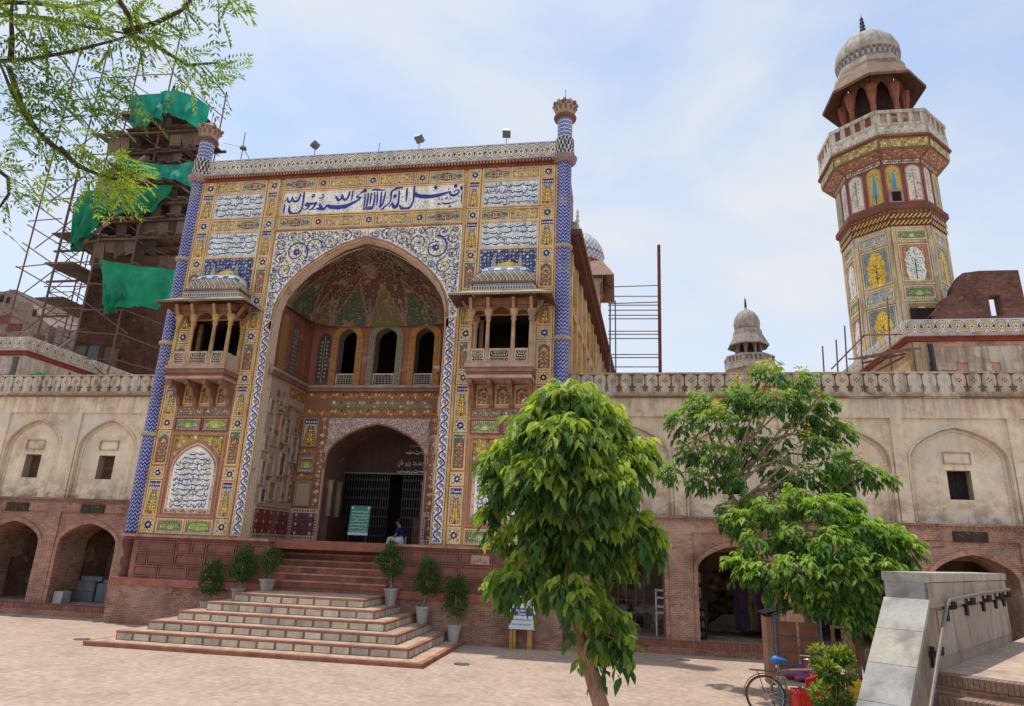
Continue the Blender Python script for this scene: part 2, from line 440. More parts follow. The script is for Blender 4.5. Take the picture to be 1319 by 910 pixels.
# ------------------------------------------------------------------ tile ornament (flat inlay, each colour its own piece of geometry)
BLUE = (0.028, 0.034, 0.27); DBLUE = (0.022, 0.026, 0.13); SKY = (0.10, 0.26, 0.46); WHITE = (0.76, 0.75, 0.67)
YEL = (0.74, 0.45, 0.03); OCH = (0.60, 0.42, 0.15); GRN = (0.10, 0.25, 0.07); LGRN = (0.34, 0.44, 0.26); TEAL = (0.05, 0.21, 0.19)
PUR = (0.17, 0.05, 0.14); MAR = (0.22, 0.055, 0.05); FRAME = (0.68, 0.46, 0.22); CREAM = (0.66, 0.54, 0.33); PINK = (0.52, 0.25, 0.19)
DARK = (0.03, 0.022, 0.02); LIME = (0.35, 0.48, 0.05)
LY = 0.0035
class Orn:
    def __init__(s, mb, M, n=0.0): s.mb, s.M, s.n = mb, M, n
    def poly(s, P, col, l=1): s.mb.face([s.M(u, v, s.n + LY * l) for u, v in P], col)
    def rect(s, u0, u1, v0, v1, col, l=1): s.poly([(u0, v0), (u1, v0), (u1, v1), (u0, v1)], col, l)
    def disc(s, u, v, r, col, l=1, n=8, e=1.0): s.poly([(u + r * math.cos(2 * math.pi * k / n), v + r * e * math.sin(2 * math.pi * k / n)) for k in range(n)], col, l)
    def petal(s, u, v, a, L, w, col, l=1):
        c, d = math.cos(a), math.sin(a)
        s.poly([(u, v), (u + c * L * .5 + d * w / 2, v + d * L * .5 - c * w / 2), (u + c * L, v + d * L), (u + c * L * .5 - d * w / 2, v + d * L * .5 + c * w / 2)], col, l)
    def flower(s, u, v, r, k, pc, cc, l=1, a0=0.0):
        for i in range(k): s.petal(u, v, a0 + 2 * math.pi * i / k, r, r * 0.72, pc, l)
        s.disc(u, v, r * .33, cc, l + 1, 6)
    def line(s, P, w, col, l=1):
        """P: (u,v) or (u,v,width factor)"""
        for i in range(len(P) - 1):
            a, b = P[i], P[i + 1]
            dx, dy = b[0] - a[0], b[1] - a[1]; L = math.hypot(dx, dy) or 1e-6
            wa = w * (a[2] if len(a) > 2 else 1) / 2; wb = w * (b[2] if len(b) > 2 else 1) / 2
            x, y = -dy / L, dx / L
            ex, ey = dx / L * wa * .35, dy / L * wa * .35
            s.poly([(a[0] - x * wa - ex, a[1] - y * wa - ey), (b[0] - x * wb + ex, b[1] - y * wb + ey), (b[0] + x * wb + ex, b[1] + y * wb + ey), (a[0] + x * wa - ex, a[1] + y * wa - ey)], col, l + 0.1 * (i % 5))
    def arc(s, u, v, r, a0, a1, w, col, l=1, n=10, r2=None):
        r2 = r if r2 is None else r2
        s.line([(u + (r + (r2 - r) * t / n) * math.cos(a0 + (a1 - a0) * t / n), v + (r + (r2 - r) * t / n) * math.sin(a0 + (a1 - a0) * t / n), 1.25 - 0.7 * t / n) for t in range(n + 1)], w, col, l)
    def border(s, u0, u1, v0, v1, w, col, l=1):
        s.rect(u0, u1, v0, v0 + w, col, l); s.rect(u0, u1, v1 - w, v1, col, l); s.rect(u0, u0 + w, v0 + w, v1 - w, col, l); s.rect(u1 - w, u1, v0 + w, v1 - w, col, l)
    # ---- panel designs
    def rosette(s, u0, u1, v0, v1, v=0):
        cu, cv = (u0 + u1) / 2, (v0 + v1) / 2; r = min(u1 - u0, v1 - v0) / 2
        s.rect(u0, u1, v0, v1, CREAM if v % 2 == 0 else OCH, 0.5)
        for a in range(4):
            b = math.pi / 4 + a * math.pi / 2
            s.petal(cu + r * 1.30 * math.cos(b), cv + r * 1.30 * math.sin(b), b + math.pi, r * .6, r * .35, (GRN, YEL)[v % 2], 1)
        s.disc(cu, cv, r * .80, WHITE, 1.5, 10)
        s.flower(cu, cv, r * .82, 8, (BLUE, PUR)[v % 3 == 1], YEL, 2)
        s.disc(cu, cv, r * .16, WHITE, 4, 6)
    def scroll(s, u0, u1, v0, v1, ground=OCH, a=YEL, b=BLUE, c=GRN, step=0.085, seed=0):
        R = random.Random(seed); s.rect(u0, u1, v0, v1, ground, 0.5)
        s.border(u0 + .02, u1 - .02, v0 + .02, v1 - .02, .018, b, .9)
        nu = max(2, int((u1 - u0) / step)); nv = max(2, int((v1 - v0) / step))
        for i in range(nu):
            for j in range(nv):
                u = u0 + (i + .5) * (u1 - u0) / nu; v = v0 + (j + .5) * (v1 - v0) / nv
                k = (i * 3 + j * 5) % 7
                if (i + j) % 2 == 0: s.arc(u, v, step * .48, R.uniform(0, 6), R.uniform(7, 10), step * .14, (b, DARK, GRN, WHITE)[(i + j * 2) % 4], 1, 6, step * .2)
                if k < 3: s.flower(u, v, step * .33, 5, (a, WHITE, b)[k], (b, YEL, WHITE)[k], 1.6, R.uniform(0, 1))
                else: s.disc(u + R.uniform(-.02, .02), v + R.uniform(-.02, .02), step * .14, (c, a, b, MAR)[k % 4], 1.6, 5)
    def cartouche(s, u0, u1, v0, v1, seed=0):
        s.rect(u0, u1, v0, v1, LGRN, 0.5); cu, cv = (u0 + u1) / 2, (v0 + v1) / 2; h = (v1 - v0) / 2; w = (u1 - u0) / 2
        n = 7
        for k in range(-3, 4):
            t = k / 3.0; s.disc(cu + t * w * .74, cv, h * (0.86 - .44 * abs(t)), MAR if k % 2 == 0 else PUR, 1 + .05 * k, 8)
        for k in range(-6, 7):
            t = k / 6.0
            for e in (-1, 1): s.disc(cu + t * w * .72, cv + e * h * .42 * (1 - .5 * abs(t)), h * .10, WHITE if k % 2 else YEL, 2, 5)
        s.flower(cu, cv, h * .42, 8, CREAM, MAR, 2.4)
        for e in (-1, 1): s.flower(cu + e * w * .45, cv, h * .28, 6, PINK, YEL, 2.4); s.petal(cu + e * w * .99, cv, math.pi / 2 - e * math.pi / 2 + math.pi, w * .18, h * .5, TEAL, 1.2)
    def tall(s, u0, u1, v0, v1, kind=0, seed=0):
        R = random.Random(seed * 7 + kind); cu = (u0 + u1) / 2; w = (u1 - u0) / 2; h = v1 - v0
        if kind == 0:      # yellow flowering tree under blue corners
            s.rect(u0, u1, v0, v1, (0.55, 0.44, 0.26), 0.5)
            s.rect(u0, u1, v1 - h * .17, v1, BLUE, .8)
            for k in range(5): s.flower(u0 + w * (.2 + .4 * k), v1 - h * .09, w * .19, 5, WHITE, YEL, 1.2)
            for k in range(8):
                v = v0 + h * (.10 + .088 * k); rr = w * (0.94 - .07 * k)
                s.disc(cu, v, rr * 1.04, DARK if k % 2 else PUR, 1.0 + .02 * k, 10, .62); s.disc(cu, v, rr * .93, YEL, 1.2 + .02 * k, 10, .55)
                for e in (-1, 1):
                    s.disc(cu + e * rr * .60, v, w * .15, (DARK, BLUE, MAR)[k % 3], 1.8, 5); s.disc(cu + e * rr * .28, v + h * .04, w * .10, WHITE if k % 2 else GRN, 1.8, 5)
            s.line([(cu, v0), (cu, v0 + h * .8)], w * .12, GRN, 2.1)
            s.petal(cu, v0, math.pi / 2, h * .13, w * .8, PUR, 2.4)
        else:              # maroon niche with pale flowers below green corners
            s.rect(u0, u1, v0, v1, OCH, 0.5)
            s.rect(u0 + w * .1, u1 - w * .1, v0 + h * .02, v1 - h * .18, (0.24, 0.075, 0.055), .8)
            s.rect(u0, u1, v1 - h * .2, v1, TEAL if seed % 2 else LGRN, .9)
            s.petal(cu, v1 - h * .36, math.pi / 2, h * .28, w * 1.9, (0.24, 0.075, 0.055), 1.1)
            s.line([(cu, v0 + h * .04), (cu, v0 + h * .7)], w * .14, GRN, 1.4)
            for k in range(7):
                v = v0 + h * (.1 + .095 * k)
                for e in (-1, 1):
                    s.flower(cu + e * w * (.52 if k % 2 else .34), v, w * .21, 5, (CREAM, PINK, YEL)[k % 3], MAR, 1.6)
            s.flower(cu, v0 + h * .72, w * .3, 6, CREAM, YEL, 1.9)
            for e in (-1, 1): s.flower(cu + e * w * .7, v1 - h * .08, w * .2, 5, WHITE, YEL, 1.5)
    def oval(s, u0, u1, v0, v1, seed=0):
        s.rect(u0, u1, v0, v1, (0.34, 0.2, 0.13), .5); cu, cv = (u0 + u1) / 2, (v0 + v1) / 2; w, h = (u1 - u0) / 2, (v1 - v0) / 2
        nb = 14
        for k in range(nb):
            t = u0 + (k + .5) * (u1 - u0) / nb
            for v in (v0 + h * .13, v1 - h * .13): s.disc(t, v, h * .1, WHITE, 1, 5)
        s.poly([(cu + w * .88 * math.cos(a * math.pi / 8), cv + h * .80 * math.sin(a * math.pi / 8)) for a in range(16)], TEAL, 1.2)
        s.poly([(cu + w * .80 * math.cos(a * math.pi / 8), cv + h * .68 * math.sin(a * math.pi / 8)) for a in range(16)], LIME if seed % 2 else GRN, 1.5)
        for k in range(9):
            a = math.pi * k / 8; s.petal(cu, cv - h * .4, a, h * (1.0 if k in (0, 8) else .92), h * .3, YEL if k % 2 else LIME, 1.9 + .02 * k)
        for e in (-1, 1):
            s.flower(cu + e * w * .5, cv, h * .36, 6, YEL, GRN, 2.3); s.disc(cu + e * w * .7, cv - h * .2, h * .14, WHITE, 2.3, 5)
        s.flower(cu, cv - h * .3, h * .34, 5, WHITE, PUR, 2.7)
    def specks(s, u0, u1, v0, v1, n, seed, l=1, inside=None, cols=None, r=0.016):
        R = random.Random(seed); cols = cols or [GRN, MAR, YEL, DBLUE, TEAL]
        for _ in range(n):
            u, v = R.uniform(u0, u1), R.uniform(v0, v1)
            if inside and not inside(u, v): continue
            s.disc(u, v, r * R.uniform(.6, 1.3), R.choice(cols), l, 5)
            if R.random() < .4: s.petal(u, v, R.uniform(0, 6.3), r * 3, r * 1.3, GRN, l)
    def pen_row(s, u0, u1, v, h, col, seed, inside=None, w=None, l=2):
        """a row of flowing script: bowls, uprights, teeth and dots, written right to left"""
        R = random.Random(seed); u = u1; w = w or h * .17
        while u > u0 + h * .3:
            k = R.random(); L = min(h * R.uniform(.5, 1.0), u - u0)
            dv = h * R.uniform(-.10, .14)
            if inside and not inside(u - L / 2, v + h * .2): u -= h * .3; continue
            if k < .24:     # long shallow bowl with dots above
                L = min(h * R.uniform(1.3, 2.1), u - u0)
                s.line([(u - L * t, v + dv + h * (.30 * (2 * t - 1) ** 2 - .12), .35 + 1.3 * math.sin(math.pi * min(1, t * .9 + .12))) for t in [i / 7 for i in range(8)]], w * 1.15, col, l)
                for q in range(R.choice((1, 2, 3))): s.disc(u - L * (.35 + .13 * q), v + dv + h * .45, w * .62, col, l, 4)
                u -= L * .96
            elif k < .46:   # round bowl
                s.line([(u - L * .5 + L * .5 * math.cos(a), v + dv + h * .05 + h * .42 * math.sin(a), .4 + 1.1 * math.sin(i / 7 * math.pi)) for i, a in enumerate([0.5 - 4.1 * t / 7 for t in range(8)])], w, col, l)
                s.disc(u - L * .5, v + dv + h * .25, w * .6, col, l, 4); u -= L * .92
            elif k < .68:   # upright
                s.line([(u - w, v + dv + h * .82, .7), (u - w * 1.2, v + dv + h * .3, 1.2), (u - w * 1.6, v + dv - h * .05, .5)], w, col, l); u -= h * .28
            elif k < .86:   # teeth
                P = []
                for t in range(5): P.append((u - L * t / 4, v + dv + h * (.12 if t % 2 else -.02) + h * .04 * t, 1.0))
                s.line(P, w, col, l)
                if R.random() < .6: s.disc(u - L * .5, v + dv - h * .28, w * .6, col, l, 4)
                u -= L * .95
            else:           # sweeping tail
                s.line([(u, v + dv + h * .35, .6), (u - L * .3, v + dv + h * .12, 1.3), (u - L * .8, v + dv - h * .22, .9), (u - L * 1.1, v + dv - h * .28, .3)], w, col, l); u -= L * .6
    def text(s, u0, u1, v0, v1, rows, col, seed, ground=(0.66, 0.71, 0.66)):
        s.rect(u0, u1, v0, v1, ground, .5)
        s.border(u0 + .015, u1 - .015, v0 + .015, v1 - .015, .014, (0.3, 0.36, 0.45), .9)
        s.specks(u0 + .04, u1 - .04, v0 + .04, v1 - .04, int((u1 - u0) * (v1 - v0) * 170), seed, 1.2, r=.014)
        rows *= 2; h = (v1 - v0 - .1) / rows
        for k in range(rows):
            s.pen_row(u0 + .05, u1 - .05, v0 + .05 + h * (k + .34), h * .80, (0.035, 0.045, 0.24), seed * 13 + k, w=h * .125, l=2 + .2 * (k % 2))
    def vine(s, u0, u1, v0, v1, pitch=0.50, ph=0.0):
        s.rect(u0, u1, v0, v1, WHITE, .5); cu = (u0 + u1) / 2; w = (u1 - u0) / 2; n = int((v1 - v0) / pitch * 2 + .5); p = (v1 - v0) / n
        for k in range(n):
            v = v0 + k * p; sg = 1 if (k % 2 == 0) else -1
            s.line([(cu + sg * w * .66 * math.cos(math.pi * t / 6), v + p * t / 6, 1 + .6 * math.sin(math.pi * t / 6)) for t in range(7)], w * .24, BLUE, 1)
            s.arc(cu - sg * w * .30, v + p * .05, w * .46, -1.2, 4.2, w * .20, BLUE, 1.6, 9, w * .30)
            s.flower(cu - sg * w * .28, v + p * .05, w * .34, 6, (OCH, LGRN, YEL)[k % 3], (MAR, BLUE)[k % 2], 2.2)
            s.petal(cu + sg * w * .60, v + p * .5, math.pi / 2 - sg * .9, w * .7, w * .42, BLUE, 2)
            s.petal(cu + sg * w * .2, v + p * .75, math.pi / 2 + sg * .6, w * .5, w * .3, GRN, 2)
            s.disc(cu + sg * w * .62, v + p * .9, w * .17, (GRN, YEL)[k % 2], 2, 5); s.disc(cu - sg * w * .78, v + p * .6, w * .14, (MAR, GRN)[k % 2], 2, 5); s.disc(cu - sg * w * .05, v + p * .4, w * .12, (YEL, PUR)[k % 2], 2.4, 5)
        for e in (-1, 1):
            u = cu + e * w * .95; s.rect(u - w * .05, u + w * .05, v0, v1, (0.5, 0.36, 0.34), 2.6)
    def knot(s, L, h, yc=(0.58, 0.5, 0.26), ground=(0.60, 0.60, 0.58)):
        """one repeat of the looped parapet band, u 0..L, v 0..h"""
        s.rect(0, L, 0, h, ground, .5)
        for w, col, l in ((h * .33, DBLUE, 1), (h * .25, WHITE, 1.7), (h * .15, DBLUE, 2.3), (h * .10, yc, 2.8)):
            n = 32
            s.line([(min(max(L * (i / n + .15 * math.sin(4 * math.pi * i / n)), 0), L), h * (.5 - .25 * math.cos(2 * math.pi * i / n))) for i in range(n + 1)], w, col, l)
        s.disc(L * .5, h * .46, h * .12, WHITE, 3.3, 8, 1.2); s.disc(L * .5, h * .46, h * .09, DBLUE, 3.6, 4, 1.2); s.disc(L * .5, h * .46, h * .04, (0.45, 0.12, 0.06), 3.9, 4)
        for u0, e in ((0, 1), (L, -1)): s.poly([(u0, h * .38), (u0 + e * L * .10, h * .5), (u0, h * .62)] if e > 0 else [(u0, h * .38), (u0, h * .62), (u0 + e * L * .10, h * .5)], DBLUE, 3.4)
        s.rect(0, L, h * .955, h, (0.6, 0.58, 0.52), 3); s.rect(0, L, 0, h * .045, (0.6, 0.58, 0.52), 3)
        for k in range(5): s.disc(L * (k + .5) / 5, h * .075, h * .03, BLUE, 3.5, 4); s.disc(L * (k + .5) / 5, h * .925, h * .03, BLUE, 3.5, 4)

def panel(name, parent, M, u0, u1, v0, v1, fn, frame=FRAME, fw=0.045, fd=0.05, n=0.0, mat=None):
    mb = MB()
    mb.mbox(M, u0, u1, v0, v1, n, n + .010, CREAM)
    for a, b, c, d in ((u0 - fw, u1 + fw, v0 - fw, v0), (u0 - fw, u1 + fw, v1, v1 + fw), (u0 - fw, u0, v0, v1), (u1, u1 + fw, v0, v1)):
        mb.mbox(M, a, b, c, d, n + .001, n + fd, frame)
    fn(Orn(mb, M, n + .010), u0, u1, v0, v1)
    if name in ('tile_panel', 'bracket_panel'):
        Orn(mb, M, n + .010).specks(u0 + .02, u1 - .02, v0 + .02, v1 - .02, int((u1 - u0) * (v1 - v0) * 190), int(u0 * 91 + v0 * 57), 3.2, cols=[DARK, WHITE, DBLUE, YEL, WHITE, MAR, GRN], r=.013)
    return mb.build(name, mat or M_TILE, parent)

# ================================================================== THE SETTING
mb = MB(); mb.box(-260, 260, -220, 300, -0.6, 0.0, (1, 1, 1))
tag(mb.build('plaza_ground', M_PAVE), 'pinkish brick paved plaza in front of the gate', 'plaza', kind='structure')

Z0 = 2.78            # foot of the tiled front
TAN = (0.62, 0.42, 0.22)
gate = thing('mosque_gateway', 'tall tiled mosque gateway with deep pointed recess, twin balconies and blue corner turrets', 'gateway', (0, 0, 0))

# ---- front wall, side returns and the block behind
mb = MB()
wall_arch(mb, MF, -3.19, 3.19, Z0, 16.2, 0, 3.19, Z0, 10.0, 13.42, TAN)
for sg in (-1, 1):
    bx = 5.305 * sg; a, b = sorted((3.19 * sg, 7.0 * sg)); l, r = bx - .98, bx + .98
    for q in ((a, l, Z0, 16.2), (r, b, Z0, 16.2), (l, r, Z0, 8.2), (l, r, 10.36, 16.2)):
        mb.face([MF(q[0], q[2]), MF(q[1], q[2]), MF(q[1], q[3]), MF(q[0], q[3])], TAN)
mb.build('front_wall', M_STONE, gate)
mb = MB(); REDP = (0.26, 0.075, 0.05)
for sg in (-1, 1):
    x = 7.02 * sg; mb.box(min(x, x + .3 * sg), max(x, x + .3 * sg), .22, 2.6, 13.9, 16.2, REDP)
    for k in range(14): mb.box(min(x + .3 * sg, x + .36 * sg), max(x + .3 * sg, x + .36 * sg), .3 + k * .165, .38 + k * .165, 14.0, 16.15, (0.5, 0.3, 0.24))
mb.box(-7.0, 7.0, 2.3, 2.6, 13.5, 16.2, TAN); mb.box(-7.3, 7.3, 0.05, 2.6, 16.2, 16.34, REDP)
mb.build('side_return', M_STONE, gate)

# wing of the gatehouse behind the front, with pilasters and dark slits
YP = (0.66, 0.45, 0.20)
mb = MB()
W0, W1, WY0, WY1, WZ = 7.34, 8.42, 0.45, 20.2, 13.9
mb.face([(-W0, WY0, WZ), (W0, WY0, WZ), (W1, WY1, WZ), (-W1, WY1, WZ)], (0.4, 0.33, 0.26))
mb.face([(W1, WY1, 0), (-W1, WY1, 0), (-W1, WY1, WZ), (W1, WY1, WZ)], YP)
mb.face([(W0, WY0, 0), (W1, WY1, 0), (W1, WY1, WZ), (W0, WY0, WZ)], YP)
mb.face([(-W1, WY1, 0), (-W0, WY0, 0), (-W0, WY0, WZ), (-W1, WY1, WZ)], YP)
for sg in (-1, 1):
    a, b = sorted((7.0 * sg, W0 * sg)); mb.face([(a, WY0, 0), (b, WY0, 0), (b, WY0, WZ), (a, WY0, WZ)], YP)
wing = mb.build('gatehouse_wing', M_PLAST, gate)
UW = Vector((W1 - W0, WY1 - WY0, 0)).normalized()
MS = FR((W0, WY0, 0), UW, (0, 0, 1), (UW.y, -UW.x, 0)); WL = math.hypot(W1 - W0, WY1 - WY0)
mb = MB()
for k in range(12):
    mb.mbox(MS, .5 + k * 1.6, .85 + k * 1.6, 7.0, 13.1, .002, .12, YP)
for k in range(11): mb.mbox(MS, .86 + k * 1.6, 2.09 + k * 1.6, 10.9, 11.15, .002, .10, YP)
mb.build('pilaster', M_PLAST, wing)
mb = MB()
for k in range(11):
    for z0, z1 in ((8.6, 10.5), (11.4, 12.8)):
        u = 1.1 + k * 1.6
        mb.mbox(MS, u, u + .62, z0, z1, .002, .03, (0.05, 0.035, 0.025) if (k + int(z0)) % 2 else (0.3, 0.17, 0.09))
mb.build('niche', M_DARK, wing)
mb = MB(); mb.mbox(MS, 0, WL, 13.3, 13.55, .001, .35, (0.13, 0.05, 0.035)); mb.mbox(MS, 0, WL, 13.55, 13.75, .001, .5, (0.2, 0.08, 0.05)); mb.mbox(MS, 0, WL, 13.75, 14.05, -.2, .32, (0.42, 0.36, 0.3))
mb.build('wing_cornice', M_STONE, wing)

# ---- tile panels in the grid of the front
cols_rows = [(15.65, 16.07, 's'), (14.54, 15.55, 't0'), (14.02, 14.42, 's'), (12.92, 13.92, 't0'), (12.45, 12.83, 's'), (11.40, 12.34, 't1'),
             (10.92, 11.29, 's'), (10.04, 10.82, 't0'), (9.54, 9.93, 's'), (8.47, 9.43, 't1'), (8.0, 8.36, 's'), (6.86, 7.88, 't0'), (6.38, 6.75, 's'),
             (5.16, 6.26, 't1'), (4.66, 5.0, 's'), (3.43, 4.54, 't0'), (2.87, 3.31, 's')]
fdn = [0]
def fd():
    fdn[0] += 1; return .045 + (fdn[0] % 9) * .0011
for sg in (-1, 1):
    for ci, (a, b) in enumerate(((3.77, 4.14), (6.44, 6.86))):
        u0, u1 = sorted((a * sg, b * sg))
        for ri, (v0, v1, k) in enumerate(cols_rows):
            if k == 's': f = lambda o, p, q, r, s, i=ri + ci: o.rosette(p, q, r, s, i)
            else: f = lambda o, p, q, r, s, kk=int(k[1]), i=ri + ci: o.tall(p, q, r, s, kk, i)
            panel('tile_panel', gate, MF, u0, u1, v0, v1, f, fd=fd(), fw=.042)
    c0, c1 = sorted((4.29 * sg, 6.32 * sg)); cm = (c0 + c1) / 2
    for v0, v1 in ((15.65, 16.07), (13.99, 14.41)):
        pu, ye = ((c0, cm - .05), (cm + .05, c1)) if sg > 0 else ((cm + .05, c1), (c0, cm - .05))
        panel('tile_panel', gate, MF, pu[0], pu[1], v0, v1, lambda o, p, q, r, s: o.cartouche(p, q, r, s), fd=fd(), fw=.04)
        panel('tile_panel', gate, MF, ye[0], ye[1], v0, v1, lambda o, p, q, r, s, i=v0: o.scroll(p, q, r, s, seed=int(i)), fd=fd(), fw=.04)
    panel('inscription_panel', gate, MF, c0, c1, 14.53, 15.55, lambda o, p, q, r, s, i=sg: o.text(p, q, r, s, 2, BLUE, 30 + i), fd=fd())
    panel('inscription_panel', gate, MF, c0, c1, 12.93, 13.9, lambda o, p, q, r, s, i=sg: o.text(p, q, r, s, 2, BLUE, 40 + i), fd=fd())
    panel('tile_panel', gate, MF, c0, c1, 11.3, 12.84, lambda o, p, q, r, s, i=sg: o.scroll(p, q, r, s, ground=(0.03, 0.038, 0.16), a=WHITE, b=(0.35, 0.4, 0.5), c=OCH, step=.12, seed=9 + i), fd=fd())
    for v0, v1 in ((6.33, 6.72), (2.87, 3.27)):
        for h in (0, 1):
            u0, u1 = (c0 + .03, cm - .06) if h == 0 else (cm + .06, c1 - .03)
            panel('tile_panel', gate, MF, u0, u1, v0, v1, lambda o, p, q, r, s, i=h + int(v0): o.oval(p, q, r, s, i), fd=fd(), frame=(MAR if v0 > 5 else FRAME), fw=.045)
    # arched niche of verse below the balcony
    mb = MB(); o = Orn(mb, MF, .010)
    mb.mbox(MF, c0 - .02, c1 + .02, 3.36, 6.22, 0, .010, (0.5, 0.3, 0.14))
    o.scroll(c0 + .1, c1 - .1, 5.0, 6.14, ground=(0.42, 0.27, 0.05), a=YEL, b=DARK, c=GRN, step=.14, seed=5)
    o.rect(c0 + .06, c1 - .06, 3.42, 5.0, (0.5, 0.32, 0.2), .6)
    for a, b, c, d in ((c0 - .02, c0 + .05, 3.36, 6.22), (c1 - .05, c1 + .02, 3.36, 6.22), (c0 + .05, c1 - .05, 3.36, 3.43), (c0 + .05, c1 - .05, 6.15, 6.22)):
        mb.mbox(MF, a, b, c, d, .011, .07, (0.42, 0.19, 0.11))
    arch_fill(mb, MF, cm, .93, 4.9, 5.99, 3.44, .030, (0.36, 0.14, 0.12))
    arch_fill(mb, MF, cm, .86, 4.85, 5.88, 3.50, .034, (0.60, 0.42, 0.3))
    for k in range(60):
        t = k / 59
        P = [(cm - .80, 3.6)] + arch(cm, .80, 4.85, 5.80) + [(cm + .80, 3.6)]
        i = min(int(t * (len(P) - 1)), len(P) - 2); w = t * (len(P) - 1) - i
        Orn(mb, MF, .034).disc(P[i][0] * (1 - w) + P[i + 1][0] * w, P[i][1] * (1 - w) + P[i + 1][1] * w, .028, MAR, 1, 4)
    arch_fill(mb, MF, cm, .75, 4.85, 5.74, 3.66, .039, WHITE)
    ins = lambda u, v: abs(u - cm) < arch_half(v, .70, 4.8, 5.66)
    o2 = Orn(mb, MF, .039)
    o2.specks(cm - .7, cm + .7, 3.7, 5.6, 420, 71 + sg, 1, ins, r=.014)
    for k in range(11): o2.pen_row(cm - .68, cm + .68, 3.76 + k * .173, .16, (0.035, 0.045, 0.2), 81 + k + sg * 20, ins, w=.024, l=2 + .2 * (k % 2))
    Orn(mb, MF, .034).scroll(cm - .82, cm + .82, 3.52, 3.62, ground=(0.6, 0.42, 0.3), a=MAR, b=MAR, c=PUR, step=.09, seed=3)
    mb.build('verse_niche', M_TILE, gate)
    # border of blue vine up the jamb
    u0, u1 = sorted((3.235 * sg, 3.56 * sg))
    panel('vine_border', gate, MF, u0, u1, 2.86, 10.3, lambda o, p, q, r, s: o.vine(p, q, r, s), fd=fd(), fw=.03)
    mb = MB(); a, b = sorted((3.63 * sg, 3.70 * sg)); mb.mbox(MF, a, b, Z0, 13.93, .001, .085, (0.68, 0.45, 0.22))
    a, b = sorted((6.93 * sg, 7.0 * sg)); mb.mbox(MF, a, b, Z0, 16.12, .001, .06, (0.68, 0.46, 0.22)); mb.build('frame_moulding', M_STONE, gate)
# rows above the arch
seq = [('p', -3.49, -2.27), ('s', -2.15, -1.77), ('y', -1.65, -.28), ('s', -.17, .21), ('y', .33, 1.66), ('s', 1.77, 2.15), ('p', 2.27, 3.49)]
for v0, v1 in ((15.65, 16.07), (14.02, 14.42)):
    for i, (k, a, b) in enumerate(seq):
        f = {'p': lambda o, p, q, r, s: o.cartouche(p, q, r, s), 's': lambda o, p, q, r, s, j=i: o.rosette(p, q, r, s, j), 'y': lambda o, p, q, r, s, j=i: o.scroll(p, q, r, s, ground=OCH, seed=j + 3)}[k]
        panel('tile_panel', gate, MF, a, b, v0, v1, f, fd=fd(), fw=.04)
mb = MB(); mb.mbox(MF, -3.63, 3.63, 13.90, 13.96, .001, .09, (0.68, 0.45, 0.22)); mb.build('frame_moulding', M_STONE, gate)

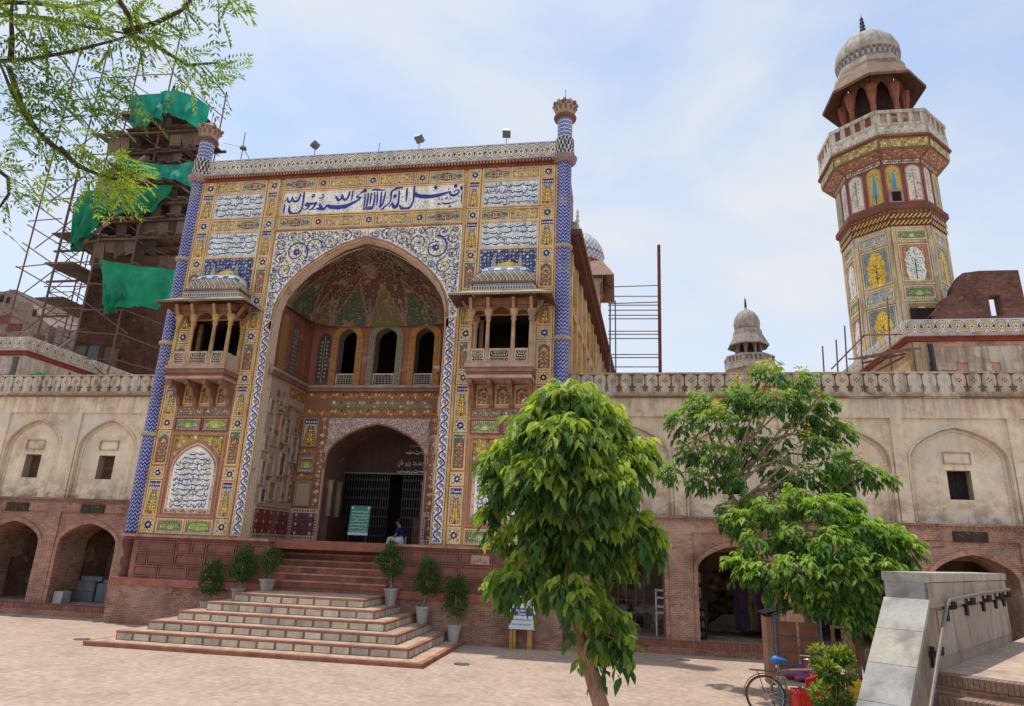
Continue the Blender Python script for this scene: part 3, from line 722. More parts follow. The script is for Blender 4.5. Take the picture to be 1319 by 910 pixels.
# ---- the great inscription, strokes placed on the panel where the photograph shows them
INS = {'A': (355, 235, [
    [(185, 415, 16), (170, 520, 26), (155, 610, 10)],
    [(160, 385, 8), (205, 352, 16), (228, 318, 20), (240, 290, 12)], [(240, 288, 14), (242, 345, 26), (262, 378, 38), (295, 365, 28), (320, 318, 18), (326, 278, 18)],
    [(326, 280, 18), (345, 348, 32), (385, 370, 36), (440, 338, 30), (478, 255, 26), (488, 222, 14)],
    [(550, 193, 20), (542, 290, 32), (518, 430, 26), (490, 520, 30), (430, 588, 42), (340, 608, 50), (278, 570, 44), (262, 500, 28), (285, 430, 10)],
    [(575, 452, 30), (605, 412, 44), (640, 440, 36), (620, 482, 26), (570, 520, 18), (525, 537, 8)],
    [(640, 440, 18), (665, 405, 26), (690, 425, 24), (712, 400, 26), (737, 420, 22), (762, 392, 28), (790, 386, 22)],
    [(790, 386, 20), (740, 460, 28), (680, 515, 24), (635, 530, 10)],
    [(846, 392, 14), (850, 440, 34), (862, 500, 56), (800, 500, 26), (750, 520, 10)],
    [(862, 500, 52), (920, 508, 38), (978, 452, 28), (1010, 440, 34), (1040, 470, 60), (1200, 476, 64), (1320, 457, 60)],
    [(690, 275, 22), (735, 275, 20), (742, 242, 16), (706, 235, 16)], [(725, 285, 12), (700, 315, 8)],
    [(845, 312, 24), (880, 292, 10), (912, 286, 20), (916, 250, 14), (886, 240, 14)], [(905, 300, 10), (875, 350, 8)]]),
 'B': (430, 235, [
    [(200, 472, 64), (300, 428, 50), (420, 370, 36), (500, 312, 22), (532, 290, 16)],
    [(20, 322, 8), (50, 262, 12), (70, 310, 32), (98, 342, 40), (142, 318, 28), (170, 232, 20)], [(170, 232, 18), (185, 308, 32), (218, 335, 34), (270, 300, 30), (308, 205, 28), (320, 174, 14)],
    [(372, 168, 20), (360, 260, 26), (340, 352, 12)], [(432, 285, 18), (500, 292, 28), (535, 290, 16)],
    [(430, 280, 12), (500, 226, 16), (545, 190, 26), (600, 162, 54), (622, 152, 30)],
    [(602, 218, 16), (595, 330, 28), (580, 440, 24), (560, 502, 8)], [(665, 214, 18), (650, 330, 28), (625, 460, 26), (590, 508, 26), (555, 520, 12)],
    [(720, 204, 20), (706, 320, 26), (695, 422, 14)], [(782, 198, 18), (776, 330, 30), (755, 440, 26), (720, 498, 40), (670, 500, 38), (642, 512, 26), (620, 537, 10)], [(640, 500, 20), (688, 464, 20), (722, 488, 22)],
    [(836, 198, 18), (830, 320, 26), (815, 442, 12)], [(910, 190, 22), (900, 320, 30), (886, 430, 26), (858, 472, 14)], [(986, 180, 16), (962, 300, 28), (932, 410, 26), (880, 482, 22)],
    [(880, 520, 10), (930, 508, 30), (970, 460, 24), (1040, 420, 16), (1076, 368, 18), (1090, 280, 26), (1100, 192, 30), (1142, 150, 30), (1232, 110, 36), (1312, 86, 30)],
    [(725, 160, 10), (770, 146, 26), (860, 150, 30), (940, 156, 20), (986, 134, 14)], [(1130, 266, 10), (1160, 268, 58), (1190, 270, 10)],
    [(1050, 480, 10), (1090, 430, 20), (1120, 402, 22), (1142, 470, 52), (1190, 458, 46), (1226, 380, 28), (1240, 260, 26), (1246, 162, 20)]]),
 'C': (515, 230, [
    [(152, 188, 14), (140, 300, 32), (128, 432, 18)], [(286, 162, 28), (276, 300, 30), (262, 430, 26), (216, 530, 30), (150, 577, 44), (80, 587, 54), (26, 560, 34), (8, 505, 20)],
    [(285, 250, 12), (312, 310, 50), (420, 345, 60), (600, 345, 58), (750, 320, 48), (900, 275, 30), (960, 250, 16)],
    [(960, 250, 16), (968, 308, 36), (1032, 325, 36), (1108, 286, 30), (1126, 246, 22), (1090, 226, 18), (1020, 262, 12)],
    [(655, 180, 10), (685, 178, 62), (716, 178, 10)], [(1028, 150, 10), (1060, 148, 62), (1092, 148, 10)],
    [(1155, 215, 10), (1185, 180, 60), (1218, 190, 52), (1195, 232, 16)], [(1216, 248, 20), (1206, 370, 28), (1190, 486, 10)],
    [(800, 462, 14), (870, 484, 26), (980, 464, 18), (1100, 420, 8)], [(725, 492, 26), (776, 482, 18)], [(752, 360, 8), (752, 415, 12)],
    [(795, 402, 8), (808, 398, 26), (820, 394, 8)], [(868, 390, 8), (884, 384, 26), (920, 355, 10)], [(955, 388, 8), (968, 384, 26), (980, 380, 8)], [(930, 542, 8), (948, 540, 30), (975, 515, 10)]])}
def catmull(P, sub=4):
    out = []
    for i in range(len(P) - 1):
        p0, p1, p2, p3 = P[max(i - 1, 0)], P[i], P[i + 1], P[min(i + 2, len(P) - 1)]
        for k in range(sub):
            t = k / sub
            out.append(tuple(.5 * (2 * b + (c - a) * t + (2 * a - 5 * b + 4 * c - d) * t * t + (3 * b - a - 3 * c + d) * t ** 3) for a, b, c, d in zip(p0, p1, p2, p3)))
    out.append(P[-1]); return out
def f_ins(o, u0, u1, v0, v1):
    o.rect(u0, u1, v0, v1, WHITE, .5)
    o.specks(u0 + .05, u1 - .05, v0 + .05, v1 - .05, 620, 3, 1, r=.017)
    for k in INS:
        ox, oy, S = INS[k]
        for si, st in enumerate(S):
            P = []
            for x, y, w in catmull(st):
                p = onY(ox + x / 14.656, oy + y / 14.656, 0.0); P.append((min(max(p.x, u0 + .02), u1 - .02), min(max(p.z, v0 + .02), v1 - .02), max(w, 5) / 14.656 / 25.0))
            o.line(P, 1.0, BLUE, 2.0 + si * .012)
panel('great_inscription', gate, MF, -3.50, 3.53, 14.55, 15.52, f_ins, fd=.06, fw=.05)

# ---- spandrel of the great arch
mb = MB(); OUT = (3.33, 10.0, 13.58)
A = arch(0, *OUT)
for (a, b), (c, d) in zip(A, A[1:]):
    mb.face([MF(a, b, .008), MF(c, d, .008), MF(c, 13.86, .008), MF(a, 13.86, .008)], WHITE)
for sg in (-1, 1):
    a, b = sorted((3.33 * sg, 3.59 * sg)); mb.face([MF(a, 10.35, .008), MF(b, 10.35, .008), MF(b, 13.86, .008), MF(a, 13.86, .008)], WHITE)
o = Orn(mb, MF, .010)
def in_sp(u, v, r):
    if u + r > 3.57 or v + r > 13.84 or v - r < 10.36 or u - r < -.02: return False
    for k in range(12):
        x, z = u + r * math.cos(k * math.pi / 6), v + r * math.sin(k * math.pi / 6)
        if abs(x) < arch_half(z, *OUT) + .03: return False
    return True
R = random.Random(12); circ = [(2.66, 13.0, .46), (3.02, 12.28, .30), (2.02, 13.22, .34), (3.30, 13.35, .22), (3.28, 12.75, .2)]
for rr in (.30, .24, .2, .16, .13, .10, .075, .055, .04):
    for _ in range(2600):
        u, v = R.uniform(0, 3.57), R.uniform(10.4, 13.84)
        if in_sp(u, v, rr) and all(math.hypot(u - c[0], v - c[1]) > (rr + c[2]) * .97 for c in circ): circ.append((u, v, rr))
for i, (u, v, r) in enumerate(circ):
    for sg in (-1, 1):
        a0 = R.uniform(0, 6.28); dr = sg * (1 if i % 2 else -1)
        if r > .09:
            o.arc(u * sg, v, r * 1.02, a0, a0 + dr * 6.6, max(.034, r * .13), BLUE, 1, 16, r * .45)
            k = 5 if r > .3 else 3
            for t in range(k * 2):
                b = a0 + t * 6.28 / (k * 2); q = r * (.66 if t % 2 else .84)
                o.petal(u * sg + q * math.cos(b), v + q * math.sin(b), b + 1.2 * dr, r * .24, r * .13, (GRN, BLUE, GRN, YEL)[t % 4], 1.6)
            o.flower(u * sg, v, r * (.36 if r > .3 else .32), 7, (PUR if r > .4 else (MAR, YEL, LGRN, PUR)[i % 4]), (WHITE, MAR, BLUE)[i % 3], 2.2, a0)
            if r > .4: o.disc(u * sg, v, r * .16, BLUE, 4, 8); o.disc(u * sg + .03, v, r * .07, WHITE, 4.5, 6)
        else:
            o.disc(u * sg, v, r * .45, (GRN, MAR, YEL, BLUE, LGRN)[i % 5], 1.5, 5)
            o.arc(u * sg, v, r * .85, a0, a0 + dr * 3.6, .018, BLUE if i % 3 else GRN, 1, 6)
for _ in range(5200):
    u, v = R.uniform(0, 3.57), R.uniform(10.38, 13.84)
    if not in_sp(u, v, .03): continue
    k = R.randrange(5)
    for sg in (-1, 1):
        if k < 3: o.petal(u * sg, v, R.uniform(0, 6.3), .075, .034, (GRN, BLUE, (0.4, 0.45, 0.2))[k], .8 + R.random() * .15)
        else: o.disc(u * sg, v, .02, (YEL, MAR)[k - 3], .8 + R.random() * .15, 5)
mb.build('arch_spandrel', M_TILE, gate)
mb = MB(); arch_band(mb, MF, 0, 3.19, 10.0, 13.42, Z0, .045, -.02, .05, (0.66, 0.42, 0.20)); arch_band(mb, MF, 0, 3.235, 10.0, 13.475, 10.3, .09, -.02, .03, (0.40, 0.22, 0.20))
mb.build('arch_moulding', M_STONE, gate)
mb = MB()      # plain plaster lip inside the arch
P = [(-3.19, Z0)] + arch(0, 3.19, 10.0, 13.42) + [(3.19, Z0)]; Q = [(-3.10, Z0)] + arch(0, 3.10, 10.0, 13.27) + [(3.10, Z0)]
for a, b, c, d in zip(P, P[1:], Q, Q[1:]):
    mb.face([MF(*c, -.30), MF(*d, -.30), MF(*b, 0), MF(*a, 0)], (0.58, 0.46, 0.34))
mb.build('arch_lip', M_FRESCO, gate)

# ---- the recess: side walls, back wall, painted half dome
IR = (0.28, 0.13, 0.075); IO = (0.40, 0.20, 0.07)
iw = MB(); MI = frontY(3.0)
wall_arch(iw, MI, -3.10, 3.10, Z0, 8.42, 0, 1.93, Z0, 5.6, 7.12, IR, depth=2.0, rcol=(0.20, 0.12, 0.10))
for i, (c, h) in enumerate(((-1.6, .37), (0, .44), (1.6, .37))):
    l = (-3.10, -.8, .8)[i]; r = (-.8, .8, 3.10)[i]
    wall_arch(iw, MI, l, r, 8.42, 11.6, c, h, 8.66, 10.55, 11.0 if i != 1 else 11.06, IR, depth=.5, rcol=(0.22, 0.18, 0.15))
for sg in (-1, 1):
    MW = FR((3.10 * sg, 1.5, 0), (0, -sg, 0), (0, 0, 1), (-sg, 0, 0))     # u: -1.5..1.5
    ua, ub = (-1.5, 1.2) if sg > 0 else (-1.2, 1.5)
    iw.face([MW(ua, Z0), MW(ub, Z0), MW(ub, 8.42), MW(ua, 8.42)], (0.46, 0.33, 0.27)); iw.face([MW(ua, 8.42), MW(ub, 8.42), MW(ub, 11.6), MW(ua, 11.6)], (0.27, 0.10, 0.07))
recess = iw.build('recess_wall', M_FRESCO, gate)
mb = MB(); mb.box(-3.18, 3.18, 0.0, 9, 2.5, Z0 - .004, (0.30, 0.11, 0.075)); mb.build('recess_floor', M_STONE, gate)
# ledge between the two storeys
mb = MB()
mb.box(-3.1, 3.1, 2.86, 2.998, 8.40, 8.52, (0.34, 0.20, 0.15)); mb.box(-3.1, 3.1, 2.78, 2.997, 8.522, 8.62, (0.46, 0.34, 0.28))
for sg in (-1, 1):
    a, b = sorted((3.098 * sg, 2.96 * sg)); mb.box(a, b, .05, 2.859, 8.40, 8.52, (0.34, 0.20, 0.15)); a, b = sorted((3.097 * sg, 2.88 * sg)); mb.box(a, b, .05, 2.779, 8.522, 8.62, (0.46, 0.34, 0.28))
mb.build('recess_ledge', M_STONE, gate)
# painted fields of the back wall
mb = MB(); o = Orn(mb, MI, .002)
OUTD = (1.99, 5.6, 7.2); A = arch(0, *OUTD)
for (a, b), (c, d) in zip(A, A[1:]): mb.face([MI(a, b, .006), MI(c, d, .006), MI(c, 7.36, .006), MI(a, 7.36, .006)], (0.46, 0.30, 0.27))
R = random.Random(4)
for _ in range(640):
    u, v = R.uniform(0, 2.04), R.uniform(5.5, 7.33)
    if u > arch_half(v, *OUTD) + .05:
        for sg in (-1, 1):
            o.arc(u * sg, v, .07, R.uniform(0, 6), R.uniform(7, 10), .02, (0.62, 0.52, 0.46), 1.5 + R.random(), 6, .02); o.disc(u * sg, v, .022, (MAR, PUR, WHITE)[R.randrange(3)], 3, 5)
for v0, v1 in ((7.46, 7.68), (8.12, 8.34)): o.scroll(-3.05, 3.05, v0, v1, ground=(0.42, 0.19, 0.05), a=(0.55, 0.32, 0.1), b=MAR, c=(0.5, 0.4, 0.2), step=.13, seed=8)
o.scroll(-2.1, 2.1, 7.74, 8.06, ground=(0.27, 0.24, 0.13), a=TEAL, b=MAR, c=LGRN, step=.15, seed=2)
for sg in (-1, 1):
    for v0, v1 in ((2.86, 5.4),): o.rect(*sorted((1.98 * sg, 2.04 * sg)), v0, v1, (0.5, 0.38, 0.3), 1)
    a, b = sorted((2.12 * sg, 2.30 * sg)); o.scroll(a, b, 4.0, 7.38, ground=(0.42, 0.20, 0.08), a=CREAM, b=MAR, c=YEL, step=.15, seed=6)
    a, b = sorted((2.36 * sg, 3.06 * sg)); o.scroll(a, b, 5.95, 6.15, ground=(0.42, 0.20, 0.08), a=CREAM, b=MAR, c=YEL, step=.12, seed=7); o.scroll(a, b, 4.98, 5.2, ground=(0.42, 0.20, 0.08), a=CREAM, b=MAR, c=YEL, step=.12, seed=9)
mb.build('painted_band', M_FRESCO, recess)
def niche(M, u0, u1, v0, v1, col, dep=.07, frame=(0.36, 0.25, 0.18), fn=None):
    mb = MB()
    for a, b, c, d in ((u0 - .05, u1 + .05, v0 - .05, v0), (u0 - .05, u1 + .05, v1, v1 + .05), (u0 - .05, u0, v0, v1), (u1, u1 + .05, v0, v1)):
        mb.mbox(M, a, b, c, d, .002, dep, frame)
    mb.mbox(M, u0, u1, v0, v1, .001, .006, col)
    if fn: fn(Orn(mb, M, .006), u0, u1, v0, v1)
    mb.build('niche_panel', M_FRESCO, recess)
for sg in (-1, 1):
    a, b = sorted((2.44 * sg, 2.98 * sg))
    niche(MI, a, b, 6.28, 7.30, (0.42, 0.22, 0.06), fn=lambda o, p, q, r, s: o.tall(p, q, r, s, 0, 3))
    niche(MI, a, b, 5.30, 5.84, (0.16, 0.19, 0.12), fn=lambda o, p, q, r, s: o.oval(p, q, r, s, 0))
    niche(MI, a, b, 4.05, 4.9, (0.44, 0.33, 0.24))
    # dado with inlaid diapers, back and side
    def dado(o, p, q, r, s, wide):
        o.rect(p, q, r, s, (0.17, 0.035, 0.03) if wide else (0.11, 0.03, 0.05), .5)
        nx = max(3, int((q - p) / .22))
        for i in range(nx):
            for j in range(5):
                o.disc(p + (i + .5) * (q - p) / nx, r + (j + .5) * (s - r) / 5, .05 if j in (0, 2, 4) and (i % 2 == 0) else .025, (0.5, 0.36, 0.3) if j in (0, 2, 4) and (i % 2 == 0) else (0.3, 0.13, 0.1), 1, 6, 1.3)
    def dframe(o, p, q, r, s):
        n = int((q - p) / .09)
        for i in range(n):
            for v in (r - .06, s + .06): o.rect(p + (i + .2) * (q - p) / n, p + (i + .75) * (q - p) / n, v - .025, v + .025, DARK, 8)
    for M, u0, u1, wide in ((MI, *sorted((2.12 * sg, 3.0 * sg)), False), (FR((3.10 * sg, 1.5, 0), (0, -sg, 0), (0, 0, 1), (-sg, 0, 0)), *((-1.3, 1.05) if sg > 0 else (-1.05, 1.3)), True)):
        mb = MB(); mb.mbox(M, u0 - .1, u1 + .1, Z0 + .01, 3.92, .001, .02, (0.46, 0.36, 0.26)); o = Orn(mb, M, .020)
        dado(o, u0, u1, 2.95, 3.76, wide)
        n = int((u1 - u0) / .1)
        for i in range(n):
            for v in (2.87, 3.84): o.rect(u0 + (i + .2) * (u1 - u0) / n, u0 + (i + .75) * (u1 - u0) / n, v - .035, v + .035, DARK if i % 2 else MAR, 1)
        for i in range(8):
            for u in (u0 - .05, u1 + .05): o.rect(u - .03, u + .03, 2.97 + i * .1, 3.03 + i * .1, DARK if i % 2 else MAR, 1)
        mb.build('dado_panel', M_TILE, recess)
    MW = FR((3.10 * sg, 1.5, 0), (0, -sg, 0), (0, 0, 1), (-sg, 0, 0))
    R = random.Random(3)
    lay = [(.95, 7.1, .28, .42), (.45, 6.0, .42, 1.15), (-.35, 6.2, .34, .85), (-1.05, 5.6, .4, .9), (1.0, 5.75, .26, .5), (.55, 4.95, .4, .62), (-.3, 5.0, .36, .8), (.98, 4.6, .25, .75), (.2, 4.1, .42, .6), (-.7, 4.15, .4, .9), (.75, 4.0, .3, .42)]
    for i, (u, v, w, h) in enumerate(lay):
        u *= sg
        niche(MW, u - w / 2, u + w / 2, v, v + h, [(0.30, 0.19, 0.11), (0.42, 0.26, 0.12), (0.12, 0.08, 0.06), (0.24, 0.2, 0.16)][i % 4], frame=(0.46, 0.38, 0.31))
    mb = MB(); o = Orn(mb, MW, .002); e = -sg     # orange painting survives towards the back corner
    for (y0, y1, v0, v1) in ((1.7, 2.95, 7.9, 8.3), (.3, 2.9, 7.45, 7.62), (1.9, 2.9, 5.4, 5.58), (2.5, 2.95, 4.1, 7.4), (.4, 1.2, 4.75, 4.92), (1.6, 2.4, 4.75, 4.95), (1.0, 1.9, 6.9, 7.3)):
        u0, u1 = sorted(((1.5 - y0) * sg, (1.5 - y1) * sg)); o.scroll(u0, u1, v0, v1, ground=(0.38, 0.17, 0.06), a=CREAM, b=MAR, c=YEL, step=.13, seed=int(y0 * 10))
    Rr_ = random.Random(5)
    for _ in range(46):
        u, v, q = Rr_.uniform(-1.1, 1.1), Rr_.uniform(4.0, 8.2), Rr_.uniform(.05, .2); o.poly([(u + q * Rr_.uniform(.4, 1.2) * math.cos(k * .785), v + q * Rr_.uniform(.4, 1.3) * math.sin(k * .785)) for k in range(8)], [(0.60, 0.52, 0.46), (0.28, 0.11, 0.08), (0.5, 0.4, 0.33), (0.2, 0.15, 0.12)][Rr_.randrange(4)], 3 + Rr_.random())
    mb.build('painted_band', M_FRESCO, recess)
    # tall painted niches of the upper storey
    for i, u in enumerate((.75 * sg, -.1 * sg, -.95 * sg)):
        mb = MB(); o = Orn(mb, MW, .012)
        arch_fill(mb, MW, u, .36, 10.5, 11.0, 8.68, .004, (0.30, 0.09, 0.07)); arch_fill(mb, MW, u, .25, 10.45, 10.85, 8.75, .008, [(0.36, 0.2, 0.06), (0.10, 0.09, 0.1), (0.26, 0.1, 0.06)][i])
        for k in range(11):
            for e in (-1, 1): o.flower(u + e * .11, 8.85 + k * .16, .06, 5, [(0.18, 0.2, 0.08), (0.4, 0.36, 0.3), (0.4, 0.2, 0.1)][i], MAR, 1)
        o.line([(u, 8.78), (u, 10.7)], .03, (0.34, 0.28, 0.14), 2)
        mb.build('painted_niche', M_FRESCO, recess)
    mb = MB(); o = Orn(mb, MI, .012); u = 2.55 * sg
    arch_fill(mb, MI, u, .36, 10.5, 11.0, 8.68, .004, (0.28, 0.1, 0.09)); arch_fill(mb, MI, u, .26, 10.45, 10.85, 8.75, .008, (0.07, 0.055, 0.06))
    for k in range(11):
        for e in (-1, 1): o.flower(u + e * .12, 8.85 + k * .16, .06, 5, (0.34, 0.32, 0.26), (0.3, 0.2, 0.1), 1)
    o.line([(u, 8.78), (u, 10.7)], .03, (0.4, 0.34, 0.2), 2); o.rect(u - .2, u + .2, 8.76, 8.9, (0.1, 0.16, 0.08), 1)
    mb.build('painted_niche', M_FRESCO, recess)
# window surrounds and lattice parapets
for i, (c, h) in enumerate(((-1.6, .37), (0, .44), (1.6, .37))):
    mb = MB(); gc = (0.44, 0.21, 0.06) if i != 1 else (0.20, 0.24, 0.15)
    arch_band(mb, MI, c, h + .03, 10.55, 11.03, 8.66, .23, .001, .02, gc); o = Orn(mb, MI, .020)
    for k in range(9):
        for e in (-1, 1):
            o.flower(c + e * (h + .145), 8.85 + k * .22, .075, 6, (0.34, 0.05, 0.03) if k % 2 == 0 else TEAL, YEL, 1)
    o.flower(c, 11.16, .08, 6, (0.34, 0.05, 0.03), YEL, 1)
    arch_band(mb, MI, c, h + .26, 10.55, 11.3, 8.66, .05, .001, .03, (0.30, 0.10, 0.08))
    w = mb.build('window_surround', M_FRESCO, recess)
    mb = MB()
    for a, b, cc, d in ((c - h, c + h, 8.662, 8.72), (c - h, c + h, 9.10, 9.16), (c - h, c - h + .05, 8.72, 9.10), (c + h - .05, c + h, 8.72, 9.10)): mb.mbox(MI, a, b, cc, d, -.14, -.06, (0.52, 0.46, 0.4))
    for k in range(1, 7):
        u = c - h + k * 2 * h / 7; mb.mbox(MI, u - .012, u + .012, 8.72, 9.10, -.11, -.08, (0.4, 0.35, 0.3))
    for k in range(1, 5): mb.mbox(MI, c - h + .05, c + h - .05, 8.72 + k * .076 - .01, 8.72 + k * .076 + .01, -.115, -.085, (0.4, 0.35, 0.3))
    mb.build('lattice_parapet', M_STONE, recess)
# painted half dome
mb = MB(); NS, NTT = 280, 84
def dome_pt(s, t, off=0.0):
    z = 11.05 + (13.3 - 11.05) * math.sin(t * math.pi / 2) ** 1.0
    w = max(arch_half(z, 3.10, 10.0, 13.30), .0); b = 3.0 * (w / 3.1) ** .75
    p = .42 + .45 * t
    a = s * math.pi / 2; x = math.copysign(abs(math.sin(a)) ** p, a) * w; y = abs(math.cos(a)) ** p * b
    return (x * (1 - off), max(y * (1 - off), .28 if abs(s) > .985 else 0.12), z - off * .2)
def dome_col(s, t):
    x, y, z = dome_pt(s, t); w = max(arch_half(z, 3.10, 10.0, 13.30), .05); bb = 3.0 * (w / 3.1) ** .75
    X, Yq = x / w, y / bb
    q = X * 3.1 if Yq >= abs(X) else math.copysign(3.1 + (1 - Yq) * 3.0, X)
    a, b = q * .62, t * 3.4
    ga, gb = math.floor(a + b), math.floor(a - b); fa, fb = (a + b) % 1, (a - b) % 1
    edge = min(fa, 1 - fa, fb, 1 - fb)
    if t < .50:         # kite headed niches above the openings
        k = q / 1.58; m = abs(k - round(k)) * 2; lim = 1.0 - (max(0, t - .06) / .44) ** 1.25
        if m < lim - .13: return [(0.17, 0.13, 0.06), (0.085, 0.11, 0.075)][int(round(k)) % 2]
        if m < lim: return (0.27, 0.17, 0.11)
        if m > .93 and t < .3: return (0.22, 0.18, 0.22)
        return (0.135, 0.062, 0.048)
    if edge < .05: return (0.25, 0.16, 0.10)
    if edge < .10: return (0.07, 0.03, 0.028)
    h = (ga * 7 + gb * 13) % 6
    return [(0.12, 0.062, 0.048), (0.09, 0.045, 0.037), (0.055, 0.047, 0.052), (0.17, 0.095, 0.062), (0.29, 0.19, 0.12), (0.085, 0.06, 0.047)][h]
V = []
for i in range(NS + 1):
    for j in range(NTT + 1):
        s, t = -1 + 2 * i / NS, j / NTT
        a, b = (s + 1) * 5.0, t * 4.2; fa, fb = (a + b) % 1, (a - b) % 1
        V.append(dome_pt(s, t, .05 * min(fa, 1 - fa, fb, 1 - fb) * (1 - t) if 0 < i < NS else 0))
F, Cc = [], []
for i in range(NS):
    for j in range(NTT):
        a = i * (NTT + 1) + j; F.append((a, a + NTT + 1, a + NTT + 2, a + 1)); Cc.append(dome_col(-1 + 2 * (i + .5) / NS, (j + .5) / NTT))
mb.idx(V, F, Cc)
mb.face([dome_pt(-1 + 2 * i / NS, 1.0) for i in range(0, NS + 1, 6)], (0.14, 0.05, 0.04))
# small painted sprigs on the vault
for _ in range(2600):
    s, t = R.uniform(-.96, .96), R.uniform(.03, .92)
    p = Vector(dome_pt(s, t, .035)); q = Vector(dome_pt(s + .02, t, .035)) - p; r = Vector(dome_pt(s, t + .02, .035)) - p
    if q.length < 1e-4 or r.length < 1e-4: continue
    q.normalize(); r.normalize(); z = R.uniform(.014, .036)
    mb.face([p + (q * math.cos(k * 1.047) + r * math.sin(k * 1.047)) * z for k in range(6)], [(0.34, 0.26, 0.17), (0.1, 0.13, 0.09), (0.26, 0.1, 0.065), (0.26, 0.22, 0.18)][R.randrange(4)])
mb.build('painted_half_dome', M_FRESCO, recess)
# entrance passage and dark rooms behind the openings
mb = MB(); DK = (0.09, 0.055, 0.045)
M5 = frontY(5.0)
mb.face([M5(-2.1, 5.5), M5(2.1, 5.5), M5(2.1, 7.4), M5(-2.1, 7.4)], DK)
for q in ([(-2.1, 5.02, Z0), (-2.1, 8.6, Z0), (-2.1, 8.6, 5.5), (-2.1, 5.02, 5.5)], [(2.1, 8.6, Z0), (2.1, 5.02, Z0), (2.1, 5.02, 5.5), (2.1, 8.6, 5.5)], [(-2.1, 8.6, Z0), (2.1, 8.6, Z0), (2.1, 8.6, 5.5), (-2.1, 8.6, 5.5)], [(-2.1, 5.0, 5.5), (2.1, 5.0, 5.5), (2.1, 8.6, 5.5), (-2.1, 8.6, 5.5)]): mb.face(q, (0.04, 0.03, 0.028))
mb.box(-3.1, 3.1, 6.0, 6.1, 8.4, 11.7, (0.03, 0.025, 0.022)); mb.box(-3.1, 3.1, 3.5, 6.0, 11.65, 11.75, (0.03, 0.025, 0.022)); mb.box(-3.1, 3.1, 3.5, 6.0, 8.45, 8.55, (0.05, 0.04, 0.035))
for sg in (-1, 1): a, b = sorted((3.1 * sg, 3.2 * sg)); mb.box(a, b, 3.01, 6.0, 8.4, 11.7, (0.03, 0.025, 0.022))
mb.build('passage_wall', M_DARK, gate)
for sg in (-1, 1):      # pale half columns low in the passage
    mb = MB()
    for y in (3.5, 4.3): mb.lathe((1.86 * sg, y, Z0 + .9), [(.10, 0), (.10, 1.2), (.16, 1.35)], 8, (0.36, 0.28, 0.22))
    a, b = sorted((1.929 * sg, 1.65 * sg)); mb.box(a, b, 3.1, 4.9, Z0, Z0 + .9, (0.13, 0.06, 0.05))
    mb.build('passage_bench', M_STONE, gate)
# white writing painted over the doorway
tm = MB(); o = Orn(tm, frontY(4.99), .0); WT = (0.66, 0.64, 0.6)
o.pen_row(.25, 1.55, 5.58, .16, WT, 5); o.pen_row(.5, 1.5, 6.32, .17, WT, 9); o.pen_row(.7, 1.25, 6.62, .12, (0.3, 0.3, 0.3), 11)
tym = tm.build('painted_writing', M_MARB, gate)
def text_mesh(body, size, mat, col, parent, name, mw, width=None, bold=0.0):
    cu = D.curves.new(name, 'FONT'); cu.body = body; cu.size = size; cu.align_x = 'CENTER'; cu.align_y = 'CENTER'; cu.resolution_u = 3; cu.offset = bold
    ob = D.objects.new(name, cu); COL.objects.link(ob); bpy.context.view_layer.update()
    me = D.meshes.new_from_object(ob.evaluated_get(bpy.context.evaluated_depsgraph_get())); D.objects.remove(ob); me.name = name
    if width:
        xs = [v.co.x for v in me.vertices]; k = width / max(1e-6, max(xs) - min(xs))
        for v in me.vertices: v.co.x *= k
    at = me.color_attributes.new('Col', 'FLOAT_COLOR', 'CORNER'); at.data.foreach_set('color', list((*col, 1.0)) * len(me.loops))
    me.materials.clear(); me.materials.append(mat)
    o = D.objects.new(name, me); COL.objects.link(o); o.matrix_world = mw
    if parent is not None: attach(o, parent)
    return o
name_line = '\ufea7\ufe8e\ufee5 \ufeed\ufeaf\ufbff\ufeae \ufee3\ufeb4\ufea0\ufeaa \ufe9f\ufe8e\ufee3\ufeca'
name_line = ' '.join(w[::-1] for w in name_line.split(' '))
text_mesh(name_line, .34, M_MARB, WT, gate, 'painted_name', Matrix.Translation((.92, 4.985, 5.95)) @ Matrix.Rotation(rad(90), 4, 'X'), 1.35, .004)

# ---- cornice and looped parapet of the front
mb = MB()
mb.mbox(MF, -7.1, 7.1, 16.10, 16.20, .001, .10, (0.26, 0.08, 0.06)); mb.mbox(MF, -7.15, 7.15, 16.20, 16.30, -.1, .18, (0.20, 0.06, 0.05)); mb.mbox(MF, -7.15, 7.15, 16.30, 16.36, -.3, .26, (0.50, 0.46, 0.4)); mb.mbox(MF, -7.1, 7.1, 16.362, 16.42, -.3, .16, (0.40, 0.18, 0.14))
for k in range(118): u = -7.05 + k * .1205; mb.mbox(MF, u, u + .06, 16.205, 16.285, .18, .235, (0.5, 0.3, 0.22))
mb.build('cornice', M_STONE, gate)
mb = MB(); mb.box(-7.0, 7.0, .0, .32, 16.42, 17.10, (0.5, 0.46, 0.4)); par = mb.build('parapet', M_STONE, gate)
NK = 36; KL = 14.0 / NK
mb = MB(); o = Orn(mb, FR((0, 0, 0), (1, 0, 0), (0, 0, 1), (0, -1, 0)), .03); mb.mbox(FR((0, 0, 0), (1, 0, 0), (0, 0, 1), (0, -1, 0)), 0, KL, 0, .68, 0, .03, CREAM); o.knot(KL, .68)
kn = mb.build('parapet_tile', M_TILE, par); kn.location = (-7.0, -.001, 16.421)
for k in range(1, NK): place(kn, 'parapet_tile', par, (-7.0 + k * KL, -.001, 16.421))

